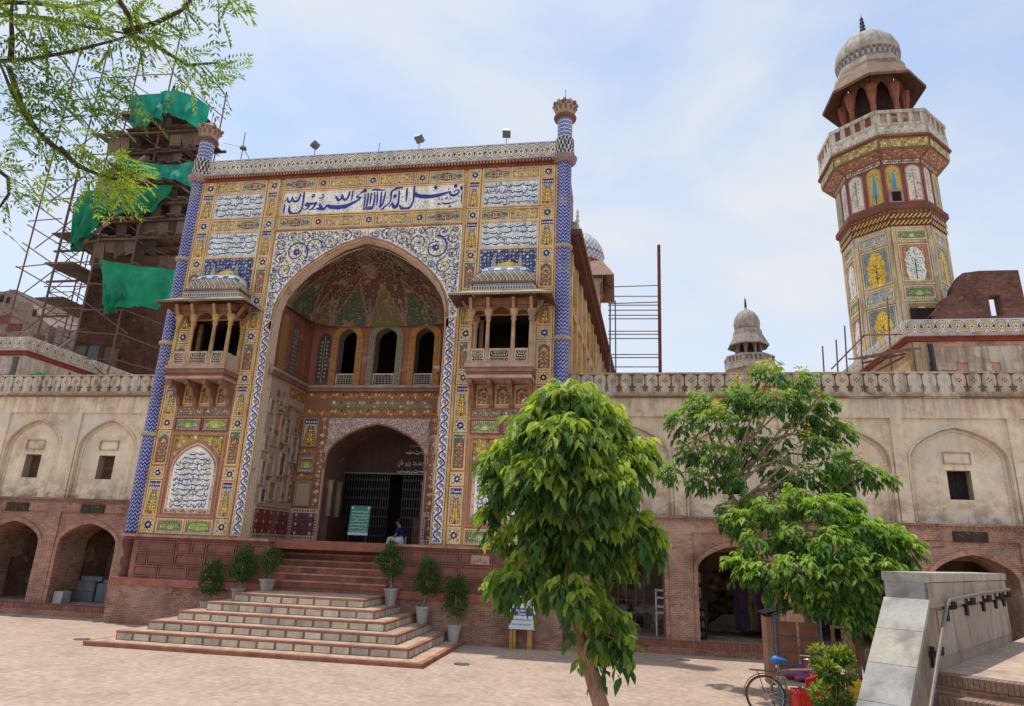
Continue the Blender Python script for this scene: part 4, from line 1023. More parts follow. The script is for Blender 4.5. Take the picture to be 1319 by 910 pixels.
# ---- blue corner turrets
def turret(x):
    mb = MB(); n = 48; r = .26; rows = 400; z0, z1 = Z0, 16.12
    v = []; f = []; cl = []
    for j in range(rows + 1):
        for k in range(n):
            a = 2 * math.pi * k / n; tri = abs(((k / n * 12) % 1) - .5) * 2
            z = z0 + (z1 - z0) * j / rows + tri * .10
            v.append((x + r * math.cos(a), .05 + r * math.sin(a), min(z, z1)))
    for j in range(rows):
        for k in range(n):
            k2 = (k + 1) % n; f.append((j * n + k, j * n + k2, (j + 1) * n + k2, (j + 1) * n + k)); cl.append([BLUE, BLUE, (0.5, 0.52, 0.56), DBLUE][j % 4])
    mb.idx(v, f, cl); t = mb.build('turret', M_TILE, gate, True)
    for z in (6.15, 9.5, 12.84): mb = MB(); mb.lathe((x, .05, z), [(.26, -.08), (.33, -.05), (.33, .05), (.26, .08)], 20, (0.52, 0.42, 0.28)); mb.build('turret_ring', M_STONE, t)
    mb = MB(); mb.lathe((x, .05, 0), [(.32, 16.12), (.42, 16.22), (.46, 16.36), (.36, 16.40, (0.5, 0.46, 0.42))] + [(.36 - .02 * j / 10, 16.44 + .68 * j / 10, (lambda k, i: [WHITE, DBLUE, (0.56, 0.48, 0.28), DBLUE][(k + (1 if i % 4 in (1, 2) else 0) * 2 + i // 3) % 4])) for j in range(11)] + [(.31, 17.14)], 32, (0.4, 0.3, 0.27))
    mb.build('turret_drum', M_STONE, t)
    mb = MB(); rows = 22; v = []; f = []; cl = []
    for j in range(rows + 1):
        for k in range(n):
            a = 2 * math.pi * k / n; tri = abs(((k / n * 12) % 1) - .5) * 2
            v.append((x + .27 * math.cos(a), .05 + .27 * math.sin(a), min(17.12 + .88 * j / rows + tri * .06, 18.0)))
    for j in range(rows):
        for k in range(n): k2 = (k + 1) % n; f.append((j * n + k, j * n + k2, (j + 1) * n + k2, (j + 1) * n + k)); cl.append([BLUE, WHITE, BLUE, (0.2, 0.28, 0.5)][j % 4])
    mb.idx(v, f, cl); mb.build('turret_neck', M_TILE, t, True)
    mb = MB(); c2 = (0.24, 0.13, 0.09); c3 = (0.42, 0.34, 0.26)
    mb.lathe((x, .05, 17.98), [(.31, -.02, c2), (.40, .04, c2), (.42, .10, c2), (.33, .16, c3), (.36, .30, lambda k, i: c3 if k % 2 else c2), (.41, .48, lambda k, i: c2 if k % 2 else c3), (.44, .62, c3), (.30, .70, c3), (.20, .82, c3), (.08, .93, c3), (.02, 1.02, c3)], 24, c3)
    for k in range(12):
        a = 2 * math.pi * k / 12; mb.lathe((x + .42 * math.cos(a), .05 + .42 * math.sin(a), 18.5), [(.03, 0), (.075, .07), (.055, .15), (.01, .2)], 6, c2 if k % 2 else c3)
    mb.tube([(x, .05, 18.98), (x, .05, 19.35)], .012, 5, (0.3, 0.3, 0.3))
    mb.build('lotus_cap', M_STONE, t, True, 40)
for sg in (-1, 1): turret(7.22 * sg)

# ---- balconies
def balcony(sg):
    bx = 5.305 * sg; B = FR((bx, 0, 0), (1, 0, 0), (0, 0, 1), (0, -1, 0)); PK = (0.30, 0.17, 0.115); WD = (0.26, 0.13, 0.07)
    mb = MB(); mb.mbox(B, -1.08, 1.08, 7.95, 8.05, .001, .90, (0.50, 0.36, 0.28)); mb.mbox(B, -1.06, 1.06, 8.052, 8.16, .001, .86, (0.34, 0.10, 0.075)); mb.mbox(B, -1.09, 1.09, 8.162, 8.30, .001, .90, (0.28, 0.2, 0.14)); mb.mbox(B, -1.12, 1.12, 8.302, 8.42, .001, .96, (0.54, 0.36, 0.28))
    root = mb.build('balcony', M_STONE, gate)
    for i, u in enumerate((-.95, -.33, .33, .95)):      # brackets
        mb = MB(); P = [(0, 7.15), (.16, 7.2), (.22, 7.38), (.42, 7.5), (.5, 7.7), (.80, 7.80), (.82, 7.948), (0, 7.948)]
        L = [B(u - .07, z, n) for n, z in P]; Rr = [B(u + .07, z, n) for n, z in P]
        mb.face(L, PK); mb.face(Rr[::-1], PK)
        for k in range(len(P)): k2 = (k + 1) % len(P); mb.face([L[k], Rr[k], Rr[k2], L[k2]], PK)
        mb.build('bracket', M_STONE, root)
    for k in range(3):      # painted fields between brackets
        u0 = -.86 + k * .635
        panel('bracket_panel', root, B, u0 + .02, u0 + .46, 7.28, 7.88, lambda o, p, q, r, s, i=k: o.tall(p, q, r, s, 1, i), fw=.03, fd=.03)
    for k in range(2):
        panel('bracket_panel', root, B, -1.0 + k * 1.03, -.03 + k * 1.03, 6.86, 7.12, lambda o, p, q, r, s, i=k: o.scroll(p, q, r, s, ground=(0.2, 0.16, 0.1), a=OCH, b=MAR, c=TEAL, seed=i), fw=.035, fd=.03, frame=(0.26, 0.1, 0.07))
    cc = (0.56, 0.36, 0.15) if sg < 0 else (0.55, 0.37, 0.24)
    spots = [(-1.0, .84), (-.42, .84), (.42, .84), (1.0, .84), (-1.0, .06), (1.0, .06)]
    for i, (u, n) in enumerate(spots):
        mb = MB(); c = B(u, 8.42, n)
        mb.lathe((c.x, c.y, c.z), [(.10, 0), (.10, .14), (.075, .18), (.065, .9), (.06, 1.45), (.10, 1.52), (.07, 1.58), (.13, 1.72), (.14, 1.86)], 10, cc)
        mb.build('column', M_STONE, root, True, 35)
    for (u0, u1) in ((-.93, -.49), (-.35, .35), (.49, .93)):       # pierced balustrade
        mb = MB(); CB = (0.56, 0.46, 0.36)
        for a, b, c, d in ((u0, u1, 8.425, 8.49), (u0, u1, 8.86, 8.93), (u0, u0 + .05, 8.49, 8.86), (u1 - .05, u1, 8.49, 8.86)): mb.mbox(B, a, b, c, d, .79, .89, CB)
        nx = int((u1 - u0) / .1)
        for k in range(nx + 1):
            for e in (-1, 1):
                a = u0 + .05 + k * (u1 - u0 - .1) / max(nx, 1); b2 = min(max(a + e * .2, u0 + .05), u1 - .05); fr = abs(b2 - a) / .2
                if fr > .1: mb.bar(B(a, 8.49, .84), B(b2, 8.49 + .37 * fr, .84), .025, .04, CB)
        mb.build('balustrade', M_STONE, root)
    for e in (-1, 1):
        mb = MB(); a, b = sorted((.98 * e, 1.04 * e)); mb.mbox(B, a, b, 8.425, 8.92, .12, .77, (0.54, 0.42, 0.32)); mb.build('balustrade', M_STONE, root)
    # scalloped arches and beam
    mb = MB()
    for (u0, u1, hh) in ((-.93, -.49, .17), (-.35, .35, .28), (.49, .93, .17)):
        c = (u0 + u1) / 2
        wall_arch(mb, B, u0 - .07, u1 + .07, 10.0, 10.42, c, (u1 - u0) / 2, 10.0, 10.0, 10.10 + hh, WD, n=.84); wall_arch(mb, B, u0 - .07, u1 + .07, 10.0, 10.42, c, (u1 - u0) / 2, 10.0, 10.0, 10.10 + hh, WD, n=.80)
    mb.mbox(B, -1.08, 1.08, 10.42, 10.66, .001, .90, WD)
    for k in range(4): u = (-1.0, -.42, .42, 1.0)[k]; mb.bar(B(u, 10.1, .86), B(u, 10.62, 1.10), .1, .08, (0.42, 0.24, 0.12))
    for e in (-1, 1):
        for n in (.2, .7): mb.bar(B(e * 1.02, 10.1, n), B(e * 1.35, 10.62, n), .1, .08, (0.36, 0.2, 0.11))
    mb.build('arcade_beam', M_WOOD, root)
    mb = MB()      # sloping eave
    q0 = [(-1.72, 1.30), (1.72, 1.30), (1.72, .02), (-1.72, .02)]; q1 = [(-1.12, .78), (1.12, .78), (1.12, .02), (-1.12, .02)]
    for k in (0, 1, 3):
        k2 = (k + 1) % 4; mb.face([B(q0[k][0], 10.70, q0[k][1]), B(q0[k2][0], 10.70, q0[k2][1]), B(q1[k2][0], 11.0, q1[k2][1]), B(q1[k][0], 11.0, q1[k][1])], (0.36, 0.30, 0.2))
        mb.face([B(q0[k2][0], 10.64, q0[k2][1]), B(q0[k][0], 10.64, q0[k][1]), B(q1[k][0], 10.90, q1[k][1]), B(q1[k2][0], 10.90, q1[k2][1])], (0.20, 0.10, 0.06))
        mb.face([B(q0[k][0], 10.64, q0[k][1]), B(q0[k2][0], 10.64, q0[k2][1]), B(q0[k2][0], 10.70, q0[k2][1]), B(q0[k][0], 10.70, q0[k][1])], (0.48, 0.42, 0.3))
    for k in range(52): u = -1.71 + k * .0665; mb.mbox(B, u, u + .033, 10.65, 10.71, 1.30, 1.325, (0.3, 0.24, 0.16))
    mb.build('eave', M_STONE, root)
    mb = MB(); o = Orn(mb, B, .80)
    mb.mbox(B, -1.10, 1.10, 11.0, 11.14, .001, .80, (0.42, 0.38, 0.34)); mb.mbox(B, -1.02, 1.02, 11.14, 11.26, .001, .72, (0.46, 0.40, 0.34)); mb.mbox(B, -1.08, 1.08, 11.26, 11.32, .001, .80, (0.16, 0.1, 0.08))
    for k in range(24): o.rect(-1.05 + k * .0885, -1.01 + k * .0885, 11.03, 11.11, DARK, 1)
    for k in range(24): Orn(mb, B, .72).rect(-.98 + k * .083, -.94 + k * .083, 11.16, 11.24, (0.2, 0.26, 0.4), 1)
    mb.build('roof_frieze', M_TILE, root)
    mb = MB(); NU, NV = 40, 16; v = []; f = []; cl = []
    for i in range(NU + 1):
        for j in range(NV + 1):
            t = -1 + 2 * i / NU; s = j / NV; k = (1 - abs(t) ** 5 * .55)
            z = 11.32 + .68 * math.sin(s * math.pi / 2) ** .8 * k; n = .80 * math.cos(s * math.pi / 2) ** .5 * (1 - .12 * abs(t) ** 4) + .005
            u = t * (1.09 - .20 * s * s * abs(t) ** 3)
            v.append(tuple(B(u, z, n)))
    for i in range(NU):
        for j in range(NV):
            a = i * (NV + 1) + j; f.append((a, a + NV + 1, a + NV + 2, a + 1))
            cl.append([(0.4, 0.33, 0.2), (0.08, 0.07, 0.06), (0.6, 0.5, 0.28), (0.1, 0.1, 0.12)][(i + j) % 4] if j < 5 else ((0.04, 0.09, 0.3) if 5 <= j < 8 and (i % 8 in (2, 3, 4, 5) if j > 5 else True) else (WHITE if (i * 3 + j) % 7 else (0.5, 0.55, 0.6))))
    mb.idx(v, f, cl)
    for e in (-1, 1):
        side = [v[(0 if e < 0 else NU) * (NV + 1) + j] for j in range(NV + 1)] + [tuple(B(e * 1.0, 11.32, .005))]
        mb.face(side, (0.5, 0.45, 0.3))
    mb.build('curved_roof', M_TILE, root, True, 50)
    mb = MB()
    arch_fill(mb, B, 0, .52, 12.05, 12.34, 11.98, .06, YEL); arch_fill(mb, B, 0, .42, 12.05, 12.27, 12.0, .066, (0.6, 0.45, 0.12)); o = Orn(mb, B, .066)
    for u in (-.18, .18): o.flower(u, 12.12, .07, 5, MAR, YEL, 1)
    mb.build('roof_crest', M_TILE, root)
    for u in (-.46, .46):
        mb = MB(); c = B(u, 12.0, .2); mb.lathe(tuple(c), [(.05, 0), (.09, .08), (.10, .16), (.05, .26), (.07, .32), (.03, .42), (.008, .56)], 10, (0.5, 0.5, 0.48)); mb.build('roof_finial', M_STONE, root, True)
    mb = MB(); x0, x1 = bx - .98, bx + .98; c = (0.05, 0.04, 0.035)     # room behind
    mb.face([(x0, 0, 8.2), (x0, 2.2, 8.2), (x0, 2.2, 10.36), (x0, 0, 10.36)], c); mb.face([(x1, 2.2, 8.2), (x1, 0, 8.2), (x1, 0, 10.36), (x1, 2.2, 10.36)], c); mb.face([(x0, 2.2, 8.2), (x1, 2.2, 8.2), (x1, 2.2, 10.36), (x0, 2.2, 10.36)], c); mb.face([(x0, 0, 8.2), (x1, 0, 8.2), (x1, 2.2, 8.2), (x0, 2.2, 8.2)], c); mb.face([(x0, 0, 10.36), (x0, 2.2, 10.36), (x1, 2.2, 10.36), (x1, 0, 10.36)], c)
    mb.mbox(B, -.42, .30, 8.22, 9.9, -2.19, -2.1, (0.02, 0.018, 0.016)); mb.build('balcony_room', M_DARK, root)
    for e in (-1, 1): mb = MB(); a, b = sorted((.93 * e, .80 * e)); mb.mbox(B, a, b, 8.3, 10.3, -.3, -.2, (0.4, 0.22, 0.1)); mb.build('door_post', M_WOOD, root)
for sg in (-1, 1): balcony(sg)

# ---- sandstone and brick plinth with the stair cut into it
PY = -.32
PB = (1, 1, 1); pls = []
for a, b in ((-7.40, -2.02), (2.02, 7.40)):
    mb = MB(); mb.box(a, b, PY, .9, 0, 1.18, PB); pls.append(mb.build('plinth', M_BRICK, gate))
pl = pls[1]
RS = (0.27, 0.125, 0.10)
for i, (a, b) in enumerate(((-7.40, -2.02), (2.02, 7.40))):
    mb = MB(); mb.box(a - .0, b, PY - .05, .9, 1.18, 1.41, (0.36, 0.14, 0.10)); mb.box(a + .55 if a < 0 else a, b if a < 0 else b - .55, PY + .04, .9, 1.41, 2.62, RS); mb.box(a + .2 if a < 0 else a, b if a < 0 else b - .2, PY - .02, .9, 2.62, 2.70, (0.24, 0.075, 0.055)); mb.box(a + .15 if a < 0 else a, b if a < 0 else b - .15, PY - .08, .95, 2.70, 2.775, (0.42, 0.25, 0.18))
    sg = (-1, 1)[i]; c, d = sorted((2.02 * sg, 2.5 * sg)); mb.box(c, d, .88, 1.6, 1.0, 2.77, RS)      # cheek of the stair recess
    mb.build('plinth_course', M_STONE, pls[i])
MP = frontY(PY + .04); R = random.Random(21)
pm = {}
def splate(u0, u1, v0, v1, pl=None):
    pl = pls[1] if u0 > 0 else pls[0]
    w = round(u1 - u0, 2); k = (w, round(v1 - v0, 2))
    if k not in pm:
        mb = MB(); q = FR((0, 0, 0), (1, 0, 0), (0, 0, 1), (0, -1, 0)); c = (0.285, 0.13, 0.105)
        for a, b, cc, d in ((0, w, 0, .035), (0, w, k[1] - .035, k[1]), (0, .035, .035, k[1] - .035), (w - .035, w, .035, k[1] - .035)): mb.mbox(q, a, b, cc, d, 0, .045, c)
        mb.mbox(q, .06, w - .06, .06, k[1] - .06, 0, .022, (0.275, 0.118, 0.094)); pm[k] = mb.build('sandstone_panel', M_STONE, pl)
        pm[k].location = (u0, PY + .039, v0); return
    place(pm[k], 'sandstone_panel', pl, (u0, PY + .039, v0))
for sg in (-1, 1):
    for j, (v0, v1) in enumerate(((1.46, 1.80), (1.84, 2.20), (2.24, 2.58))):
        u = 2.14
        ws = ([.5, 1.05, .52, .55, 1.05, .9] if j == 0 else [1.0, .55, .55, 1.05, 1.0, .42] if j == 1 else [.5, .55, 1.05, .52, .55, 1.4])
        for w in ws:
            if u + w > 6.95: break
            a, b = (u, u + w - .05) if sg > 0 else (-u - w + .05, -u); splate(a, b, v0, v1); u += w
    mb = MB(); x = 7.16 * sg       # baluster shaped foot under the turret
    mb.lathe((x, -.02, 1.41), [(.16, 0), (.19, .1), (.13, .22), (.21, .42), (.22, .55), (.13, .68), (.19, .86), (.25, 1.0), (.27, 1.2)], 14, (0.15, 0.06, 0.05)); mb.build('turret_foot', M_STONE, pl, True, 40)
mb = MB(); mb.mbox(MP, 4.62, 5.18, 2.27, 2.53, .046, .06, (0.40, 0.28, 0.24)); o = Orn(mb, MP, .06); o.pen_row(4.66, 5.14, 2.34, .12, (0.3, 0.14, 0.1), 3); mb.build('marble_plaque', M_MARB, pl)
# upper flight, red stone
NST = 7
for k in range(NST):
    z1 = 1.36 + (2.776 - 1.36) * (k + 1) / NST; y0 = PY - .02 + k * .27
    mb = MB(); mb.box(-2.018, 2.018, y0, 1.9, z1 - .203, z1 - .045, [(0.32, 0.11, 0.08), (0.28, 0.09, 0.07), (0.35, 0.13, 0.09)][k % 3]); mb.box(-2.018, 2.018, y0 - .03, 1.9, z1 - .0449, z1, (0.44, 0.25, 0.19)); st = mb.build('upper_step', M_STONE, gate)
    R2 = random.Random(k); u = -2.0
    while u < 1.95:
        w = min(R2.uniform(.5, .95), 2.01 - u); mb = MB(); t = R2.uniform(.75, 1.25); mb.box(u + .004, u + w - .004, y0 - .012, y0 - .0005, z1 - .2, z1 - .047, (0.31 * t, 0.105 * t, 0.078 * t)); mb.build('riser_slab', M_STONE, st); u += w
mb = MB(); mb.box(-2.018, 2.018, PY, 1.9, .9, 1.359, RS); mb.build('stair_core', M_STONE, gate)

# ================================================================== the broad lower stair
stair = thing('stone_stairs', 'broad stone steps with pale inset blocks and red edges climbing to the gate', 'stairs', (0, -2, 0))
W1_, D_, YF, RI, XC = 4.461, .4977, -4.576, .2266, .039
ins_f = ins_s = None
for k in range(6):
    w = W1_ - k * D_; yf = YF + k * D_; z1 = RI * (k + .5); z0 = z1 - RI if k else -.02
    mb = MB(); rc = (0.40, 0.185, 0.13)
    mb.box(XC - w, XC + w, yf, PY - .002, z0, z1 - .05, (0.36, 0.16, 0.12)); mb.box(XC - w - .012, XC + w + .012, yf - .012, PY - .002, z1 - .0499, z1 - .003, rc)
    mb.box(XC - w + .11, XC + w - .11, yf + .11, PY - .002, z1 - .003, z1 + .0005, (0.50, 0.37, 0.29)) if k < 5 else mb.box(XC - w + .11, XC + w - .11, yf + .11, PY - .03, z1 - .003, z1 + .0005, (0.50, 0.39, 0.31))
    st = mb.build('step', M_STONE, stair)
    if k == 0:
        continue
    hgt = RI - .075
    if ins_f is None:
        m2 = MB(); m2.box(0, .40, -.012, 0.004, 0, hgt, (0.56, 0.53, 0.42)); ins_f = m2.build('marble_inset', M_MARB, st); ins_s = None; first = True
        m3 = MB(); m3.box(-.004, .012, 0, .34, 0, hgt, (0.54, 0.50, 0.41)); ins_s = m3.build('marble_inset', M_MARB, st)
        fo, so = ins_f, ins_s
    n = int(2 * w / .47); p = 2 * w / n
    for i in range(n):
        if k == 1 and i == 0: fo.location = (XC - w + .035, yf - .0005, z0 + .014); fo.scale = ((p - .07) / .40, 1, 1); continue
        place(fo, 'marble_inset', st, (XC - w + i * p + .035, yf - .0005, z0 + .014), 0, ((p - .07) / .40, 1, 1))
    L = PY - yf; n = int(L / .40); p = L / n
    for i in range(n):
        if k == 1 and i == 0: so.location = (XC + w + .0005, yf + .035, z0 + .014); so.scale = (1, (p - .06) / .34, 1); continue
        place(so, 'marble_inset', st, (XC + w + .0005, yf + i * p + .035, z0 + .014), 0, (1, (p - .06) / .34, 1))

# ================================================================== arcaded walls beside the gate
AY = .70
PLC = (0.78, 0.65, 0.49)
def merlon_mesh(p):
    """one pierced battlement stone, width p, height .64, base at origin; piercings are dark sunk crosses"""
    mb = MB(); q = FR((0, 0, 0), (1, 0, 0), (0, 0, 1), (0, -1, 0)); h = p / 2; c = (0.60, 0.50, 0.39)
    out = [(-h + .02, 0), (h - .02, 0), (h - .07, .17), (h - .02, .30), (h - .015, .42), (h - .025, .56), (h - .09, .635), (0, .65), (-h + .09, .635), (-h + .025, .56), (-h + .015, .42), (-h + .02, .30), (-h + .07, .17)]
    F = [q(u, v, .05) for u, v in out]; Bk = [q(u, v, -.13) for u, v in out]
    mb.face(F, c); mb.face(Bk[::-1], c)
    for k in range(len(out)): k2 = (k + 1) % len(out); mb.face([Bk[k], Bk[k2], F[k2], F[k]], c)
    o = Orn(mb, q, .051); d = (0.10, 0.055, 0.04)
    for du, dv in ((0, .055), (0, -.055), (.055, 0), (-.055, 0)): o.poly([(du + .032, .42 + dv), (du, .452 + dv), (du - .032, .42 + dv), (du, .388 + dv)], d, .5)
    for e in (-1, 1): o.poly([(e * (h - .075), .15), (e * (h - .13), .19), (e * (h - .075), .23), (e * (h - .045), .19)], d, .5); o.rect(*sorted((e * (h - .05), e * (h - .075))), .03, .13, d, .5)
    return mb
def arcade(label, x0, x1, centres, hw_rect, pitch, low, gate_side):
    a = thing('arcade_wall', label, 'wall', ((x0 + x1) / 2, AY, 0), 'arcaded walls beside the gate')
    M = frontY(AY); H = 3.92
    up = MB()
    up.face([M(x0, H), M(x1, H), M(x1, 7.66), M(x0, 7.66)], PLC) if False else None
    # plaster storey: sunk panels with a pointed blind arch and a small window
    edges = [x0] + [c for cc in centres for c in (cc - hw_rect, cc + hw_rect)] + [x1]
    for i in range(0, len(edges), 2):
        if edges[i + 1] > edges[i]: up.face([M(edges[i], H), M(edges[i + 1], H), M(edges[i + 1], 7.66), M(edges[i], 7.66)], PLC)
    for c in centres:
        l, r = c - hw_rect, c + hw_rect
        up.face([M(l, 7.05), M(r, 7.05), M(r, 7.66), M(l, 7.66)], PLC)
        up.face([M(l, 7.05, -.07), M(r, 7.05, -.07), M(r, 7.05, 0), M(l, 7.05, 0)][::-1], PLC); up.face([M(l, H, -.07), M(l, H, 0), M(l, 7.05, 0), M(l, 7.05, -.07)][::-1], PLC); up.face([M(r, H, 0), M(r, H, -.07), M(r, 7.05, -.07), M(r, 7.05, 0)][::-1], PLC)
        ah = hw_rect - .10
        wall_arch(up, M, l, r, H, 7.05, c, ah, H, 5.62, 6.78, PLC, n=-.07, depth=.13)
        wl_, wr, wb, wt = c - .33, c + .33, 4.64, 5.50
        n = -.20
        sl, sr, sb, st_ = c - .36, c + .36, 5.70, 6.04
        top = [(c - ah, H)] + arch(c, ah, 5.62, 6.78) + [(c + ah, H)]
        # blind field with two rectangular openings, built as strips
        for q in ((c - ah, wl_, H, 5.62), (wr, c + ah, H, 5.62), (wl_, wr, H, wb), (wl_, wr, wt, 5.62)): up.face([M(q[0], q[2], n), M(q[1], q[2], n), M(q[1], q[3], n), M(q[0], q[3], n)], (0.79, 0.67, 0.51))
        for (p, z), (p2, z2) in zip(arch(c, ah, 5.62, 6.78), arch(c, ah, 5.62, 6.78)[1:]):
            up.face([M(p, 5.62, n), M(p2, 5.62, n), M(p2, z2, n), M(p, z, n)], (0.79, 0.67, 0.51))
    body = up.build('plaster_storey', M_PLAST, a)
    for c in centres:
        ah = hw_rect - .10
        mb = MB(); arch_band(mb, M, c, ah, 5.62, 6.78, H, .07, -.07, -.035, (0.68, 0.58, 0.46)); arch_band(mb, M, c, ah - .13, 5.62, 6.66, H, .07, -.199, -.165, (0.66, 0.55, 0.43)); mb.build('arch_moulding', M_PLAST, body)
        mb = MB(); n = -.199
        for q in ((c - .38, c + .38, 6.02, 6.05), (c - .38, c + .38, 5.69, 5.71), (c - .38, c - .36, 5.71, 6.02), (c + .36, c + .38, 5.71, 6.02)): mb.mbox(M, *q, n, n + .05, (0.46, 0.37, 0.28))
        mb.build('blind_panel', M_PLAST, body)
        mb = MB(); wl_, wr, wb, wt = c - .33, c + .33, 4.64, 5.50
        for q in ([(wl_, wb), (wr, wb)], [(wr, wb), (wr, wt)], [(wr, wt), (wl_, wt)], [(wl_, wt), (wl_, wb)]):
            (p, z), (p2, z2) = q; mb.face([M(p, z, -.55), M(p2, z2, -.55), M(p2, z2, -.2), M(p, z, -.2)], (0.40, 0.33, 0.26))
        win = mb.build('window', M_PLAST, body)
        mb = MB(); wc = (0.14, 0.075, 0.045) if x1 < 0 else (0.022, 0.018, 0.016)
        for e in (0, 1):
            u0, u1 = (wl_ + .01, c - .008) if e == 0 else (c + .008, wr - .01)
            mb.mbox(M, u0, u1, wb + .01, wt - .01, -.545, -.50, wc)
            for z0, z1 in ((wb + .06, wb + .38), (wb + .46, wt - .06)): mb.mbox(M, u0 + .04, u1 - .04, z0, z1, -.50, -.485, tuple(x * .7 for x in wc))
            mb.mbox(M, u0, u1, wb + .40, wb + .44, -.50, -.475, tuple(x * 1.2 for x in wc))
        mb.build('shutter', M_WOOD, win)
    # cornice and battlements
    mb = MB(); mb.mbox(M, x0, x1, 7.66, 7.70, -.3, .10, (0.30, 0.22, 0.16)); mb.mbox(M, x0, x1, 7.70, 7.76, -.3, .16, (0.36, 0.28, 0.21)); mb.mbox(M, x0, x1, 7.76, 7.84, -.3, .10, (0.46, 0.38, 0.29))
    mb.mbox(M, x0, x1, 7.84, 8.45, -.18, -.04, (0.36, 0.28, 0.20)); mb.mbox(M, x0, x1, 8.45, 8.51, -.2, .06, (0.50, 0.42, 0.33))
    pa = mb.build('parapet', M_PLAST, a)
    n = int(round((x1 - x0) / .418)); p = (x1 - x0) / n; ms = merlon_mesh(p).build('merlon', M_PLAST, pa); ms.location = (x0 + p / 2, AY, 7.84)
    ms.scale = (1, 1, .94)
    for k in range(1, n): place(ms, 'merlon', pa, (x0 + (k + .5) * p, AY, 7.84), 0, (1, 1, .94))
    # brick ground storey with open arches
    mb = MB(); hw = 1.14
    cuts = [x0] + [(c0 + c1) / 2 for c0, c1 in zip(low, low[1:])] + [x1]
    BC = (1, 1, 1) if x1 < 0 else (1.0, 1.0, 1.0)
    for c, l, r in zip(low, cuts, cuts[1:]):
        rl, rr = c - hw - .14, c + hw + .14
        mb.face([M(l, .34), M(rl, .34), M(rl, 3.78), M(l, 3.78)], BC); mb.face([M(rr, .34), M(r, .34), M(r, 3.78), M(rr, 3.78)], BC); mb.face([M(rl, 3.45), M(rr, 3.45), M(rr, 3.78), M(rl, 3.78)], BC)
        mb.face([M(rl, 3.45, -.06), M(rr, 3.45, -.06), M(rr, 3.45, 0), M(rl, 3.45, 0)][::-1], BC)
        for u, s in ((rl, 1), (rr, -1)): mb.face([M(u, .34, 0), M(u, .34, -.06), M(u, 3.45, -.06), M(u, 3.45, 0)][::s], BC)
        wall_arch(mb, M, rl, rr, .34, 3.45, c, hw, .34, 2.25, 3.08, BC, n=-.06, depth=1.3)
        arch_band(mb, M, c, hw, 2.25, 3.08, .36, .13, -.058, -.02, (1.1, 1.05, 1.0))
    mb.mbox(M, x0, x1, 3.78, 3.86, -.1, .03, (1, .95, .9)); mb.mbox(M, x0, x1, 3.86, 3.92, -.1, .07, (.8, .8, .8))
    bs = mb.build('brick_storey', M_BRICK if x1 < 0 else M_BRICKP, a)
    mb = MB()
    for k in range(int((x1 - x0) / .12)): mb.mbox(M, x0 + k * .12, x0 + k * .12 + .06, 3.80, 3.855, .03, .055, (0.34, 0.16, 0.12))
    mb.build('dentil_course', M_STONE, bs)
    for c in low:
        mb = MB(); mb.mbox(M, c - .46, c + .46, 3.42, 3.72, .002, .05, (0.055, 0.04, 0.032))
        R = random.Random(int(c * 10))
        for _ in range(5): u, v = c + R.uniform(-.35, .35), R.uniform(3.48, 3.66); mb.bar(M(u, v, .055), M(u + R.uniform(-.12, .12), v + R.uniform(-.06, .06), .055), .02, .01, (0.4, 0.36, 0.2))
        mb.build('stone_tablet', M_STONE, bs)
    # plinth and veranda behind the arches
    mb = MB(); mb.box(x0, x1, AY - .32, AY, -.02, .345, (.95, .9, .88)); ps = mb.build('plinth', M_BRICK, a)
    mb = MB(); k = 0; x = x0
    cap = MB(); cap.box(0, .085, 0, .34, 0, .16, (0.30, 0.12, 0.085)); cp = cap.build('edge_brick', M_STONE, ps); cp.location = (x0, AY - .34, .20)
    nb = min(280, int((x1 - x0) / .10)); off = 0 if x1 > 0 else (x1 - x0) - nb * .10
    for k in range(nb):
        if k == 0: cp.location = (x0 + off, AY - .34, .20); continue
        place(cp, 'edge_brick', ps, (x0 + off + k * .10, AY - .34 + .006 * ((k * 7) % 3), .20 + .002 * ((k * 5) % 3)))
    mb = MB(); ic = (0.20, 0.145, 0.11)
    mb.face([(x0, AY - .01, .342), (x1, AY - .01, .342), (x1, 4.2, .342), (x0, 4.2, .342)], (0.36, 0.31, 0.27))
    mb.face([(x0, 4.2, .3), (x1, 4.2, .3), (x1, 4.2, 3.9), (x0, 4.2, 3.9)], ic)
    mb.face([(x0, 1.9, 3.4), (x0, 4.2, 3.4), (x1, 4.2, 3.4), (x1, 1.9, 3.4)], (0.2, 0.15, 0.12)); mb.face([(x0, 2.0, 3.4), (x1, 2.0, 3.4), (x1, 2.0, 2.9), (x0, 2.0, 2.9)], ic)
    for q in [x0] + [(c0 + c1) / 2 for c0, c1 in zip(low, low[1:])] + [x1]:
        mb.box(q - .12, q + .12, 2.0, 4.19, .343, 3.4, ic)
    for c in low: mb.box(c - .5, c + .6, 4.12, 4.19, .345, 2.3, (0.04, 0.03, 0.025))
    mb.build('veranda', M_PLAST, a)
    mb = MB(); mb.face([(x0, AY + .2, 7.6), (x1, AY + .2, 7.6), (x1, 9, 7.6), (x0, 9, 7.6)], (0.4, 0.34, 0.28)); mb.face([(x0, 9, 0), (x0, 9, 7.6), (x1, 9, 7.6), (x1, 9, 0)], PLC); mb.face([(x0, AY + .2, 0), (x0, AY + .2, 7.6), (x0, 9, 7.6), (x0, 9, 0)], PLC) ; mb.face([(x1, 9, 0), (x1, 9, 7.6), (x1, AY + .2, 7.6), (x1, AY + .2, 0)], PLC); mb.build('roof_block', M_PLAST, a)
    return a
lc = [-9.50 - 3.09 * k for k in range(7)][::-1]
arcade('cream plaster wall with pierced parapet and brick arches, joined to the scaffolded minaret side', lc[0] - 1.55, -7.30, lc, 1.25, 3.09, [c + .05 for c in lc], 1)
rc_ = [9.32 + 3.265 * k for k in range(7)]
